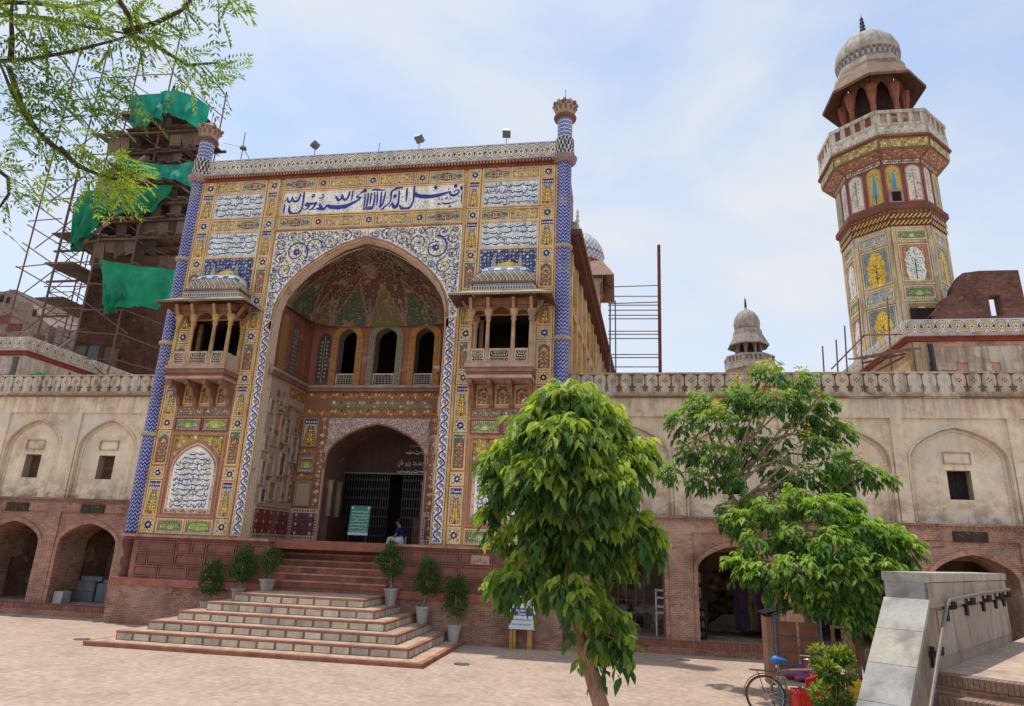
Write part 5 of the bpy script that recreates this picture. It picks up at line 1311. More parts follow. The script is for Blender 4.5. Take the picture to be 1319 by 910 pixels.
arcade('cream plaster wall with pierced parapet and brick arches, standing behind the leafy trees', 7.42, rc_[-1] + 1.65, rc_, 1.46, 3.265, [c - .05 for c in rc_], -1)

# ================================================================== minarets
HS = [1.0]
def octM(cx, cy, k, ap):
    """frame on face k of an upright octagon with apothem ap (face 0 looks to -y, face 1 to -x-y ...)"""
    a = -math.pi / 2 - k * math.pi / 4
    N = Vector((math.cos(a), math.sin(a), 0)); U = Vector((-N.y, N.x, 0))
    return FR(Vector((cx, cy, 0)) + N * ap * HS[0], U * HS[0], (0, 0, 1), N)
def octp(mb, cx, cy, prof, cap=True):
    mb.lathe((cx, cy, 0), [(p[0] * HS[0] / math.cos(math.pi / 8), *p[1:]) for p in prof], 8, prof[0][2] if len(prof[0]) > 2 else (1, 1, 1), math.pi / 8, cap)
LEV = [(0, 0), (12.0, 11.6), (12.85, 12.4), (14.95, 14.54), (15.25, 14.84), (15.82, 15.4), (16.15, 15.72), (18.2, 17.58), (18.5, 17.9), (19.02, 18.3), (19.5, 18.55), (20.7, 19.35), (21.0, 19.8), (23.75, 22.25), (24.8, 22.55), (25.3, 23.15), (25.45, 23.3), (25.95, 23.85), (26.92, 24.75), (27.6, 26.3), (28.0, 27.3), (28.75, 28.65), (29.25, 29.2), (32, 32), (40, 40)]
def lev(z):
    for (a, b), (c, d) in zip(LEV, LEV[1:]):
        if a <= z <= c: return b + (d - b) * (z - a) / (c - a)
def minaret(name, label, cx, cy, tile=True, far=False, dz=0.0, shaft_col=(0.68, 0.55, 0.34), visible=(0, 1, 2, 7)):
    root = thing(name, label, 'minaret', (cx, cy, 0)); Zs = lambda z: lev(z) + dz + (1.3 if far and z < 27 else 0)
    RED = (0.24, 0.10, 0.075); WH = (0.60, 0.55, 0.48); HS[0] = .92 if not far else .80; K = lambda c: c
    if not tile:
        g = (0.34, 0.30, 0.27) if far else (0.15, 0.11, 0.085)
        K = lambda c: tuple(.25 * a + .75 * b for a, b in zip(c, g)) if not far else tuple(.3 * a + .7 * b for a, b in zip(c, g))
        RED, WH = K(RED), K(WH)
    mb = MB(); octp(mb, cx, cy, [(2.34, 6.0, shaft_col), (2.34, Zs(19.55), shaft_col)]); shaft = mb.build('shaft', M_PLAST if tile else M_BRICKD, root)
    if tile:
        for k in range(8):
            M = octM(cx, cy, k, 2.34); w = .68
            mb = MB()
            for e in (-1, 1): a, b = sorted((e * .965, e * .78)); mb.mbox(M, a, b, 7, Zs(19.5), .001, .07, shaft_col)
            for z0, z1 in ((19.1, 19.5), (18.3, 18.42), (15.9, 16.02), (15.05, 15.17), (12.6, 12.75), (12.0, 12.12)): mb.mbox(M, -.78, .78, Zs(z0), Zs(z1), .001, .06, shaft_col)
            mb.build('panel_frame', M_PLAST, shaft)
            if k not in visible: continue
            for (z0, z1, kind) in ((18.5, 19.02, 'h'), (16.15, 18.2, 'T'), (15.25, 15.82, 'h'), (12.85, 14.95, 'T')):
                z0, z1 = Zs(z0), Zs(z1)
                if kind == 'h': f = (lambda o, p, q, r, s, i=k: (o.cartouche if False else o.oval)(p, q, r, s, i)) if k % 2 == 0 else (lambda o, p, q, r, s, i=k: o.scroll(p, q, r, s, ground=(0.42, 0.42, 0.4), a=WHITE, b=TEAL, c=DARK, step=.13, seed=i))
                else:
                    def f(o, p, q, r, s, i=k):
                        o.rect(p, q, r, s, (0.16, 0.22, 0.30) if i % 2 else (0.40, 0.14, 0.09), .5); o.border(p + .05, q - .05, r + .05, s - .05, .05, (0.5, 0.38, 0.12), 1)
                        cu = (p + q) / 2; g = YEL if i % 2 else WHITE; fc = DARK if i % 2 else (0.1, 0.16, 0.12)
                        for j, (v, rr) in enumerate(((.12, .42), (.26, .50), (.42, .46), (.58, .50), (.72, .42), (.84, .26))): o.disc(cu, r + (s - r) * v, rr, g, 1.5 + .02 * j, 10, .75)
                        R = random.Random(i)
                        for j in range(70):
                            v = R.uniform(.06, .86); u = cu + R.uniform(-.38, .38); o.petal(u, r + (s - r) * v, R.uniform(0, 6.3), .09, .05, fc if j % 3 else GRN, 2.4)
                        o.line([(cu, r + .08), (cu, r + (s - r) * .6)], .05, DARK, 2.6)
                        for e in (-1, 1):
                            for j in range(3): o.flower(cu + e * .42, s - .22 - j * .16, .07, 5, TEAL if i % 2 else PINK, WHITE, 1.8)
                panel('tile_panel', shaft, M, -w, w, z0, z1, f, frame=shaft_col, fw=.05, fd=.05)
            if k in (0,):
                mb = MB(); mb.mbox(M, -.6, .6, 12.9, 14.3, .06, .07, (0.05, 0.03, 0.03)); mb.build('shaft_opening', M_DARK, shaft)
    # braided brick band, ledge, storey of arched tiles
    mb = MB(); BB = K((0.24, 0.10, 0.06))
    octp(mb, cx, cy, [(2.40, Zs(19.5), BB), (2.45, Zs(20.7), RED), (2.60, Zs(20.78), RED), (2.60, Zs(20.95), WH), (2.42, Zs(21.0), RED)]); band = mb.build('braided_band', M_STONE, root)
    if tile:
        mb = MB()
        for k in visible:
            o = Orn(mb, octM(cx, cy, k, 2.46), .01)
            for j in range(9):
                for r in range(3):
                    for e in (-1, 1): o.line([(-.95 + j * .22, Zs(19.62) + r * .36 + (0 if e > 0 else .2)), (-.85 + j * .22, Zs(19.72) + r * .36), (-.72 + j * .22, Zs(19.62) + r * .36 + (.2 if e > 0 else 0))], .07, (0.60, 0.36, 0.08) if e > 0 else DARK, 1 + e * .2)
        mb.build('braid_tiles', M_TILE, band)
    mb = MB(); octp(mb, cx, cy, [(2.40, Zs(21.0), RED), (2.40, Zs(23.75), RED)]); st = mb.build('arched_storey', M_STONE, root)
    if tile:
        for k in visible:
            M = octM(cx, cy, k, 2.40)
            for j, u in enumerate((-.5, .5)):
                mb = MB(); kind = (j + k) % 2; g = (0.60, 0.57, 0.5) if kind else (0.50, 0.36, 0.05)
                arch_fill(mb, M, u, .40, Zs(23.05), Zs(23.45), Zs(21.12), .012, (0.45, 0.16, 0.1)); arch_fill(mb, M, u, .33, Zs(23.02), Zs(23.36), Zs(21.2), .02, g); o = Orn(mb, M, .02); R = random.Random(k * 3 + j)
                if kind == 0:
                    o.poly([(u - .1, Zs(21.55)), (u + .1, Zs(21.55)), (u + .1, Zs(22.5)), (u, Zs(23.1)), (u - .1, Zs(22.5))], (0.05, 0.26, 0.42), 1.5); o.line([(u, Zs(21.25)), (u, Zs(21.6))], .05, DARK, 1.6)
                else: o.line([(u, Zs(21.3)), (u, Zs(22.9))], .06, (0.5, 0.16, 0.08), 1.5)
                for _ in range(55): o.petal(u + R.uniform(-.26, .26), R.uniform(Zs(21.25), Zs(23.1)), R.uniform(0, 6.3), .10, .05, [(0.1, 0.14, 0.3), (0.5, 0.2, 0.06), GRN][R.randrange(3)] if kind else [(0.1, 0.2, 0.06), (0.6, 0.25, 0.05), (0.05, 0.15, 0.25)][R.randrange(3)], 1.2)
                mb.build('arched_tile', M_TILE, st)
            mb = MB(); o = Orn(mb, M, .012); o.scroll(-.93, .93, Zs(23.5), Zs(23.75), ground=(0.2, 0.12, 0.1), a=YEL, b=WHITE, c=TEAL, step=.13, seed=k); mb.build('frieze_tile', M_TILE, st)
        if 0 in visible:
            mb = MB(); M = octM(cx, cy, 0, 2.40); mb.mbox(M, -.86, -.14, Zs(21.02), Zs(21.85), .02, .09, (0.5, 0.3, 0.25)); mb.mbox(M, -.73, -.27, Zs(21.1), Zs(21.7), .09, .096, (0.02, 0.015, 0.015)); mb.build('peep_window', M_STONE, st)
    # flaring gallery, white railing
    mb = MB(); CO = K((0.30, 0.15, 0.10))
    octp(mb, cx, cy, [(2.40, Zs(23.75), CO), (2.55, Zs(24.1), CO), (2.95, Zs(24.75), CO), (3.0, Zs(24.8), (0.34, 0.24, 0.16)), (3.04, Zs(25.3), RED), (3.18, Zs(25.32), RED), (3.18, Zs(25.42), (0.5, 0.44, 0.36)), (3.06, Zs(25.45), (0.5, 0.44, 0.36)), (3.08, Zs(25.95), (0.5, 0.44, 0.36)), (2.8, Zs(25.96), (0.36, 0.3, 0.26))]); gal = mb.build('gallery', M_STONE, root)
    if tile:
        for k in visible:
            mb = MB(); o = Orn(mb, octM(cx, cy, k, 3.03), .03); o.scroll(-1.22, 1.22, Zs(24.84), Zs(25.27), ground=(0.42, 0.28, 0.06), a=WHITE, b=DARK, c=DBLUE, step=.17, seed=k)
            o2 = Orn(mb, octM(cx, cy, k, 3.08), .012); o2.scroll(-1.25, 1.25, Zs(25.5), Zs(25.92), ground=(0.5, 0.46, 0.38), a=OCH, b=(0.3, 0.2, 0.1), c=DARK, step=.16, seed=k + 9)
            m0, m1 = octM(cx, cy, k, 2.42), octM(cx, cy, k, 2.97); R5 = random.Random(k)
            def MC(u, v, n=0.0, m0=m0, m1=m1): return m0(u * .96, Zs(23.8), .03 + n).lerp(m1(u * 1.16, Zs(24.74), .02 + n), v)
            o4 = Orn(mb, MC, 0.0); o4.rect(-.98, .98, .02, .98, (0.30, 0.13, 0.09), .5)
            for j in range(8):
                for q in range(3):
                    u = -.86 + j * .245; o4.flower(u, .2 + q * .3, .07, 5, [(0.5, 0.34, 0.08), WHITE, (0.2, 0.26, 0.3)][(j + q) % 3], MAR, 1); o4.disc(u + .12, .32 + q * .27, .035, DARK if (j + q) % 2 else CREAM, 1, 5)
            mb.build('gallery_tile', M_TILE, gal)
    for k in range(8):
        M = octM(cx, cy, k, 2.86); mb = MB(); mb.mbox(M, -1.24, 1.24, Zs(25.96), Zs(26.12), -.02, .2, WH); mb.mbox(M, -1.26, 1.26, Zs(26.72), Zs(26.92), -.04, .22, WH)
        for u in (-1.14, -.57, 0, .57, 1.14): mb.mbox(M, u - .12, u + .12, Zs(26.12), Zs(26.72), 0, .18, WH)
        for u in (-.855, -.285, .285, .855): mb.mbox(M, u - .16, u + .16, Zs(26.12), Zs(26.72), .04, .08, K((0.30, 0.10, 0.07)))
        mb.build('railing', M_PLAST if tile else M_STONE, gal)
    # domed kiosk
    mb = MB(); octp(mb, cx, cy, [(1.0, Zs(25.9), (0.05, 0.035, 0.03)), (1.0, Zs(28.4), (0.05, 0.035, 0.03))]); mb.build('kiosk_core', M_DARK, root)
    for k in range(8):
        a = math.pi / 8 + k * math.pi / 4; mb = MB(); mb.lathe((cx + 1.62 * HS[0] * math.cos(a), cy + 1.62 * HS[0] * math.sin(a), Zs(25.95)), [(.20, 0), (.20, .5), (.15, .6), (.14, 2.55), (.2, 2.75), (.26, 3.1), (.3, 3.5)], 8, K((0.34, 0.13, 0.09))); mb.build('kiosk_column', M_STONE, root)
        M = octM(cx, cy, k, 1.56); mb = MB(); wall_arch(mb, M, -.62, .62, Zs(27.6), Zs(28.55), 0, .46, Zs(27.6), Zs(27.6), Zs(28.2), K((0.26, 0.13, 0.09)), depth=.15); mb.build('kiosk_arch', M_STONE, root)
    mb = MB(); octp(mb, cx, cy, [(1.5, Zs(28.35), K((0.13, 0.07, 0.05))), (2.56, Zs(28.0), K((0.2, 0.11, 0.08))), (2.58, Zs(28.08), K((0.24, 0.16, 0.12))), (1.85, Zs(28.75), K((0.26, 0.18, 0.14))), (1.80, Zs(28.95), K((0.42, 0.36, 0.3))), (1.76, Zs(29.25), K((0.42, 0.36, 0.3)))], False); mb.build('kiosk_eave', M_STONE, root)
    mb = MB(); dc = K((0.48, 0.45, 0.40))
    ds = .80 if far else .95; rib = lambda k, i: dc if k % 6 else tuple(x * .72 for x in dc)
    mb.lathe((cx, cy, Zs(29.2)), [(r * ds, z, c) for r, z, c in [(1.62, 0, dc), (1.60, .16, K((0.4, 0.33, 0.22))), (1.66, .24, (lambda k, i: (0.16, 0.19, 0.36) if k % 2 else (0.5, 0.49, 0.46)) if tile else dc), (1.70, .50, (lambda k, i: (0.40, 0.30, 0.13) if k % 2 else (0.2, 0.16, 0.12)) if tile else dc), (1.74, .68, dc), (1.76, .85, rib), (1.72, 1.2, rib), (1.55, 1.65, rib), (1.2, 2.1, rib), (.75, 2.4, rib), (.3, 2.55, dc), (.2, 2.7, K((0.45, 0.4, 0.34))), (.12, 2.9, dc)]], 72, dc); mb.build('dome', M_STONE, root, True, 50)
    mb = MB(); fc = (0.05, 0.04, 0.045)
    mb.lathe((cx, cy, Zs(32.0)), [(.10, 0), (.14, .12), (.17, .22), (.08, .32), (.16, .46), (.07, .58), (.14, .7), (.06, .82), (.11, .94), (.03, 1.1), (.01, 1.4)], 10, fc); mb.build('finial', M_METAL, root, True)
    if tile:
        for i in range(2):
            mb = MB(); M = octM(cx, cy, i, 1.3); c = M(0, Zs(27.0), .35); N = (M(0, 0, 1) - M(0, 0, 0)); mb.tube([c, c + N * .28, c + N * .42], [.06, .12, .24], 12, (0.45, 0.45, 0.43)); mb.build('loudspeaker', M_METAL, root)
    return root
minaret('minaret', 'octagonal minaret with tile panels, white railed gallery and pale dome above a brick ruin', 23.2, 13.0, True)
minaret('minaret', 'dark brick octagonal minaret wrapped in scaffolding and green netting', -20.6, 13.0, False, dz=-.9, shaft_col=(.62, .58, .55), visible=())
fm = minaret('far_minaret', 'small distant grey minaret top with domed kiosk beyond the parapet', 23.3, 52.0, False, True, dz=-2.3, shaft_col=(1.2, 1.1, 1.0), visible=())

# ================================================================== domed kiosk on the gatehouse roof
kx, ky = 6.75, 15.0
root = thing('domed_kiosk', 'white and blue tiled dome on a square pillared kiosk behind the gate', 'kiosk', (kx, ky, 13.9))
for sx in (-1, 1):
    for sy in (-1, 1):
        mb = MB(); mb.lathe((kx + 1.2 * sx, ky + 1.2 * sy, 13.9), [(.22, 0), (.22, .3), (.17, .4), (.16, 3.2), (.28, 3.5)], 8, (0.55, 0.50, 0.44)); mb.build('column', M_PLAST, root)
mb = MB(); E = (0.24, 0.13, 0.08)
mb.box(kx - 1.5, kx + 1.5, ky - 1.5, ky + 1.5, 17.4, 17.75, E)
q0 = [(kx - 2.15, ky - 2.15), (kx + 2.15, ky - 2.15), (kx + 2.15, ky + 2.15), (kx - 2.15, ky + 2.15)]; q1 = [(kx - 1.5, ky - 1.5), (kx + 1.5, ky - 1.5), (kx + 1.5, ky + 1.5), (kx - 1.5, ky + 1.5)]
for k in range(4):
    k2 = (k + 1) % 4; mb.face([(*q0[k], 17.35), (*q0[k2], 17.35), (*q1[k2], 18.45), (*q1[k], 18.45)], (0.30, 0.17, 0.11)); mb.face([(*q0[k2], 17.30), (*q0[k], 17.30), (*q1[k], 17.8), (*q1[k2], 17.8)], E); mb.face([(*q0[k], 17.3), (*q0[k2], 17.3), (*q0[k2], 17.35), (*q0[k], 17.35)], (0.4, 0.26, 0.2))
mb.build('eave', M_WOOD, root)
mb = MB(); mb.lathe((kx, ky, 18.3), [(1.45, 0, (0.32, 0.08, 0.06)), (1.45, .2, (lambda k, i: (0.5, 0.2, 0.15) if k % 2 else (0.3, 0.07, 0.06))), (1.45, .48, (0.5, 0.2, 0.14)), (1.5, .52, (0.58, 0.55, 0.5))], 40, (0.3, 0.08, 0.06)); mb.build('drum', M_STONE, root)
mb = MB(); wc = (0.60, 0.60, 0.58); bc = (0.22, 0.28, 0.42)
fn1 = lambda k, i: wc if (k + i) % 2 else bc
mb.lathe((kx, ky, 18.82), [(1.46, 0, fn1), (1.50, .16, fn1), (1.54, .32, fn1), (1.56, .48, (0.36, 0.12, 0.1)), (1.60, .52, (0.36, 0.12, 0.1)), (1.56, .58, fn1), (1.55, .75, fn1), (1.50, .95, fn1), (1.42, 1.15, fn1), (1.3, 1.35, fn1), (1.14, 1.55, fn1), (.94, 1.75, fn1), (.68, 1.93, fn1), (.42, 2.06, (0.2, 0.2, 0.2)), (.36, 2.1, (0.45, 0.42, 0.3)), (.22, 2.4, (0.45, 0.42, 0.3)), (.1, 2.62, wc)], 64, wc); mb.build('dome', M_TILE, root, True, 60)
mb = MB(); mb.lathe((kx, ky, 21.4), [(.06, 0), (.13, .12), (.05, .24), (.14, .4), (.05, .54), (.12, .68), (.04, .8), (.09, .95), (.02, 1.1), (.008, 1.35)], 10, (0.5, 0.48, 0.36)); mb.build('finial', M_METAL, root, True)

# ================================================================== corner blocks, ruin, far house
def corner_block(label, cx, sg, y0, zt, w, col, brick):
    """cx: the corner nearest the gate; the block runs away from the gate"""
    r = thing('corner_block', label, 'building', (cx + sg * w / 2, y0, 0), 'corner blocks below the minarets')
    x0, x1 = sorted((cx, cx + sg * w)); D_ = 12.0
    mb = MB(); mb.box(x0, x1, y0, y0 + D_, 0, zt - .9, col); mb.build('wall', brick, r)
    mb = MB(); mb.box(x0 - .1, x1 + .1, y0 - .1, y0 + D_, zt - .9, zt - .72, (0.26, 0.06, 0.045)); mb.box(x0 - .2, x1 + .2, y0 - .2, y0 + D_, zt - .72, zt - .60, (0.5, 0.4, 0.34)); mb.box(x0, x1, y0, y0 + D_, zt - .6, zt, (0.5, 0.46, 0.4)); c = mb.build('cornice', M_STONE, r)
    L = .50; m2 = MB(); q = FR((0, 0, 0), (1, 0, 0), (0, 0, 1), (0, -1, 0)); m2.mbox(q, 0, L, 0, .56, 0, .02, CREAM); Orn(m2, q, .02).knot(L, .56, yc=(0.62, 0.40, 0.06))
    t = m2.build('frieze_tile', M_TILE, c); n = int(w / L)
    for k in range(n):
        if k == 0: t.location = (x0, y0 - .001, zt - .58); continue
        place(t, 'frieze_tile', c, (x0 + k * L, y0 - .001, zt - .58))
    for k in range(int(9 / L)):
        if sg > 0: place(t, 'frieze_tile', c, (x0 - .001, y0 + (k + 1) * L, zt - .58), -math.pi / 2)
        else: place(t, 'frieze_tile', c, (x1 + .001, y0 + k * L, zt - .58), math.pi / 2)
    return r, x0, x1
rb, bx0, bx1 = corner_block('brick corner block with looped yellow tile frieze below the tiled minaret', 19.97, 1, 5.0, 11.73, 11.0, (1.25, 1.2, 1.15), M_BRICKP)
mb = MB(); q = frontY(5.0)
mb.mbox(q, bx0 + .3, bx1, 10.0, 10.62, .001, .05, (0.52, 0.40, 0.32)); mb.mbox(q, bx0 + .1, bx0 + .55, 7.6, 10.8, .052, .07, (0.55, 0.42, 0.25))
R = random.Random(5)
for k in range(9): u = bx0 + .8 + k * 1.1; mb.mbox(q, u, u + R.uniform(.3, .9), 9.85 - R.uniform(0, .2), 10.0, .001, .045, (0.56, 0.47, 0.4))
mb.build('plaster_patch', M_PLAST, rb)
mb = MB(); mb.tube([(bx0 + .75, 4.9, 7.7), (bx0 + .68, 4.9, 10.7)], .09, 8, (0.05, 0.045, 0.045)); mb.build('drain_pipe', M_METAL, rb)
mb = MB(); mb.mbox(FR((bx0, 9, 0), (0, -1, 0), (0, 0, 1), (-1, 0, 0)), -2.5, 4.0, 7.6, 10.8, .001, .02, (0.60, 0.43, 0.22)); mb.build('plaster_face', M_PLAST, rb)
lb, lx0, lx1 = corner_block('whitewashed corner block with looped tile frieze below the scaffolded minaret', -18.37, -1, 5.0, 11.55, 11.0, (1.0, .9, .85), M_BRICKP)
mb = MB(); mb.mbox(frontY(5.0), lx0, lx1, 7.4, 10.6, .001, .03, (0.58, 0.46, 0.42)); mb.mbox(FR((lx1, 9, 0), (0, 1, 0), (0, 0, 1), (1, 0, 0)), -4.0, 8, 7.4, 10.6, .001, .03, (0.60, 0.5, 0.46)); mb.build('plaster_face', M_PLAST, lb)
MX = FR((lx1, 9, 0), (0, 1, 0), (0, 0, 1), (1, 0, 0)); MFL = frontY(5.0)
for u in (-3.0, 1.0, 4.2):
    mb = MB(); mb.mbox(MX, u, u + .7, 9.2, 9.75, .031, .05, (0.22, 0.05, 0.035)); mb.build('window_recess', M_STONE, lb)
    mb = MB(); mb.mbox(MX, u + 1.6, u + 1.7, 7.6, 10.5, .031, .06, (0.1, 0.08, 0.07)); mb.build('drain_pipe', M_METAL, lb)
for u in (-1.6, -3.4, -6): mb = MB(); mb.mbox(MFL, lx1 + u, lx1 + u + .9, 8.6, 9.7, .031, .05, (0.42, 0.16, 0.13)); mb.build('window_recess', M_STONE, lb)
mb = MB(); mb.mbox(MFL, lx1 - .55, lx1 - .3, 7.5, 10.55, .031, .08, (0.1, 0.09, 0.085)); mb.build('drain_pipe', M_METAL, lb)
# ruined brick wall with one window on the right block
r = thing('brick_ruin', 'broken dark brick wall with a stepped end and one empty window', 'ruin', (25, 9, 11.7))
y = 9.0; P = [(1200, 407), (1213, 392), (1214, 386), (1228, 378), (1229, 369), (1240, 352), (1262, 349), (1312, 348), (1319, 380), (1322, 409)]
P = [onY(a, b, y) for a, b in P]; xw0, xw1, zw0, zw1 = onY(1278, 408, y).x, onY(1295, 408, y).x, onY(1280, 407, y).z, onY(1282, 380, y).z
mb = MB()
def ruin_face(yy, rev):
    base = 11.0; xs = sorted({p.x for p in P} | {xw0, xw1})
    def top(x):
        for a, b in zip(P, P[1:]):
            if a.x <= x <= b.x and b.x > a.x: return a.z + (b.z - a.z) * (x - a.x) / (b.x - a.x)
        return P[-1].z
    for a, b in zip(xs, xs[1:]):
        e = 1e-4; za, zb = top(a + e), top(b - e)
        segs = [(base, zw0), (zw1, None)] if a >= xw0 - e and b <= xw1 + e else [(base, None)]
        for lo, hi in segs:
            f = [(a, yy, lo), (b, yy, lo), (b, yy, hi or zb), (a, yy, hi or za)]; mb.face(f[::-1] if rev else f, (1, 1, 1))
        mb.face([(a, y, za), (b, y, zb), (b, y + .6, zb), (a, y + .6, za)], (1, 1, 1))
    mb.face([(xs[0], y + .6, base), (xs[0], y, base), (xs[0], y, top(xs[0] + 1e-4)), (xs[0], y + .6, top(xs[0] + 1e-4))], (1, 1, 1)); mb.face([(xs[-1], y, base), (xs[-1], y + .6, base), (xs[-1], y + .6, P[-1].z), (xs[-1], y, P[-1].z)], (1, 1, 1))
ruin_face(y, False); ruin_face(y + .6, True)
mb.face([(xw0, y, zw0), (xw0, y + .6, zw0), (xw0, y + .6, zw1), (xw0, y, zw1)], (1, 1, 1)); mb.face([(xw1, y + .6, zw0), (xw1, y, zw0), (xw1, y, zw1), (xw1, y + .6, zw1)], (1.6, 1.7, 1.6)); mb.face([(xw0, y, zw1), (xw0, y + .6, zw1), (xw1, y + .6, zw1), (xw1, y, zw1)], (1, 1, 1))
mb.build('wall', M_BRICKD, r)
# old brick house far left with a blue water tank
r = thing('brick_house', 'old stepped brick house with slit windows far behind the whitewashed block', 'house', (-50, 30, 0))
mb = MB(); y = 30.0; P = [onY(a, b, y) for a, b in ((-60, 372), (4, 376), (20, 373), (22, 386), (42, 392), (52, 408), (64, 419), (62, 440), (60, 478))]
for a, b in zip(P, P[1:]):
    if abs(b.x - a.x) < .02: continue
    l, h = (a, b) if a.x < b.x else (b, a)
    mb.face([(l.x, y, 0), (h.x, y, 0), (h.x, y, h.z), (l.x, y, l.z)], (0.27, 0.205, 0.18)); mb.face([(l.x, y, l.z), (h.x, y, h.z), (h.x, y + 8, h.z), (l.x, y + 8, l.z)], (0.26, 0.20, 0.175))
xr = max(p.x for p in P); mb.face([(xr, y, 0), (xr, y + 8, 0), (xr, y + 8, P[6].z), (xr, y, P[6].z)], (0.26, 0.20, 0.175))
mb.build('wall', M_STONE, r)
for a, b, w, h in ((3, 385, 3, 6), (11, 387, 3, 5), (45, 404, 3, 5), (5, 412, 12, 7), (20, 422, 12, 6), (50, 436, 10, 5)):
    p = onY(a, b, y - .01); mb = MB(); mb.box(p.x - w * .06, p.x + w * .06, y - .06, y - .004, p.z - h * .06, p.z + h * .06, (0.05, 0.035, 0.03) if w < 5 else (0.2, 0.07, 0.06)); mb.build('window', M_DARK, r)
p = onY(26, 384, 32.0); mb = MB(); mb.lathe((p.x, 32, p.z - .55), [(.02, 0), (.46, 0), (.48, .3), (.48, .85), (.40, 1.0), (.15, 1.08), (.12, 1.15), (.0, 1.16)], 16, (0.015, 0.08, 0.42)); o = mb.build('water_tank', M_PLAS, None, True, 40); tag(o, 'round blue plastic water tank on the old brick house', 'tank')

# ================================================================== scaffolding
def scaffold(name, label, poles, col=(0.22, 0.13, 0.10), r=.045, group=None):
    ps = [Vector(p[0]) for p in poles]; root = thing(name, label, 'scaffold', (sum(p.x for p in ps) / len(ps), sum(p.y for p in ps) / len(ps), min(min(p[0][2], p[1][2]) for p in poles)), group)
    for p in poles:
        mb = MB(); mb.tube([p[0], p[1]], p[2] if len(p) > 2 else r, 5, p[3] if len(p) > 3 else col); mb.build('pole', M_RUST, root)
    return root
HS[0] = 1.0; mx, my = -20.6, 13.0; R = random.Random(8); poles = []
ang = [(-3.4, -4.2), (-1.2, -4.4), (1.2, -4.4), (-4.0, 0), (4.0, 0), (-3.4, 3.4), (3.4, -4.2)]
for (dx, dy) in ang: poles.append(((mx + dx, my + dy, 8.5), (mx + dx + R.uniform(-.1, .1), my + dy, 30.5 + R.uniform(0, 1.8))))
for z in [10.2 + 1.35 * k for k in range(15)]:
    for a, b in ((0, 1), (1, 2), (2, 6), (0, 3), (6, 4)):
        if R.random() < .85: poles.append(((mx + ang[a][0] * 1.08, my + ang[a][1] * 1.05, z + R.uniform(-.12, .12)), (mx + ang[b][0] * 1.08, my + ang[b][1] * 1.05, z + R.uniform(-.12, .12)), .035))
for k in range(7): z = 10 + k * 2.8; poles.append(((mx - 3.6, my - 3.65, z), (mx + .2, my - 4.25, z + 2.4), .035)); poles.append(((mx + .1, my - 4.25, z + 2.6), (mx + 3.6, my - 3.65, z + .3), .035))
sroot = scaffold('scaffolding', 'rusty pole scaffolding with board platforms wrapped round the dark minaret', poles)
YF_ = my - 4.3
for i, (pl, pr_, row, dpt) in enumerate(((86, 236, 390, 4.2), (97, 236, 344, 4.0), (108, 240, 306, 2.4), (112, 242, 284, 2.3), (118, 246, 262, 2.3), (140, 250, 240, 2.2), (146, 252, 214, 2.2), (150, 254, 196, 2.2), (128, 260, 172, 2.6), (160, 262, 150, 2.2))):
    if i < 2: continue
    a, b = onY(pl, row, YF_), onY(pr_, row, YF_); z = a.z; mb = MB(); n = 13
    for k in range(n):
        x = a.x + (b.x - a.x) * k / n; t = R.uniform(.7, 1.3)
        if i < 2: continue
        mb.bar((x, YF_ - R.uniform(0, .25), z + R.uniform(-.1, .1)), (x + R.uniform(-.1, .1), YF_ + dpt, z + R.uniform(-.05, .1)), (b.x - a.x) / n * R.uniform(.6, .95), .07, (0.13 * t, 0.085 * t, 0.062 * t))
    for dy in (.1, dpt * .5, dpt - .2): mb.bar((a.x - .2, YF_ + dy, z - .14), (b.x if i > 1 else mx - 1.8, YF_ + dy, z - .14 + R.uniform(-.06, .06)), .12, .14, (0.12, 0.08, 0.06))
    mb.build('board_platform', M_WOOD, sroot)
    if i >= 2:
        for k in range(9):      # dark matting hung below the boards
            x = a.x + .4 + (b.x - a.x - .6) * k / 9; t = R.uniform(.5, 1.1); w_ = (b.x - a.x) / 9
            if R.random() < .38: continue
            t = R.choice((.5, .8, 1.1, 1.6, 2.0)); mb = MB(); mb.face([(x, YF_ + .3, z - .15), (x + w_, YF_ + .3, z - .15), (x + w_ + R.uniform(-.1, .1), YF_ + .5, z - R.uniform(.7, 1.3)), (x + R.uniform(-.1, .1), YF_ + .5, z - R.uniform(.7, 1.3))], (0.12 * t, 0.092 * t, 0.075 * t)); mb.build('hung_mat', M_CLOTH, sroot)
for (pl, row) in ((84, 384), (97, 339), (108, 300)):
    a = onY(pl, row, YF_); x1 = mx - 1.9; mb = MB()
    for k in range(6): mb.bar((a.x, YF_ + .15 + k * .62, a.z), (x1, YF_ + .15 + k * .62, a.z + R.uniform(-.04, .04)), .56, .07, (0.13, 0.085, 0.06))
    mb.build('ring_deck', M_WOOD, sroot)
    n = int((x1 - a.x) / .40)
    for k in range(n):
        x = a.x + .2 + k * .40; t = R.uniform(.6, 1.5); h = R.uniform(.75, 1.05)
        if R.random() < .12: continue
        mb = MB(); mb.bar((x, YF_ - .02, a.z - .04), (x + .25 + R.uniform(-.04, .04), YF_ + .3, a.z - h), .30, .05, (0.11 * t, 0.075 * t, 0.055 * t), up=(0, 1, 0)); mb.build('hung_board', M_WOOD, sroot)
    mb = MB(); mb.bar((a.x + .2, YF_ + .3, a.z - .95), (x1, YF_ + .3, a.z - .95), .10, .10, (0.10, 0.065, 0.05)); mb.build('deck_beam', M_WOOD, sroot)
HS[0] = 1.0
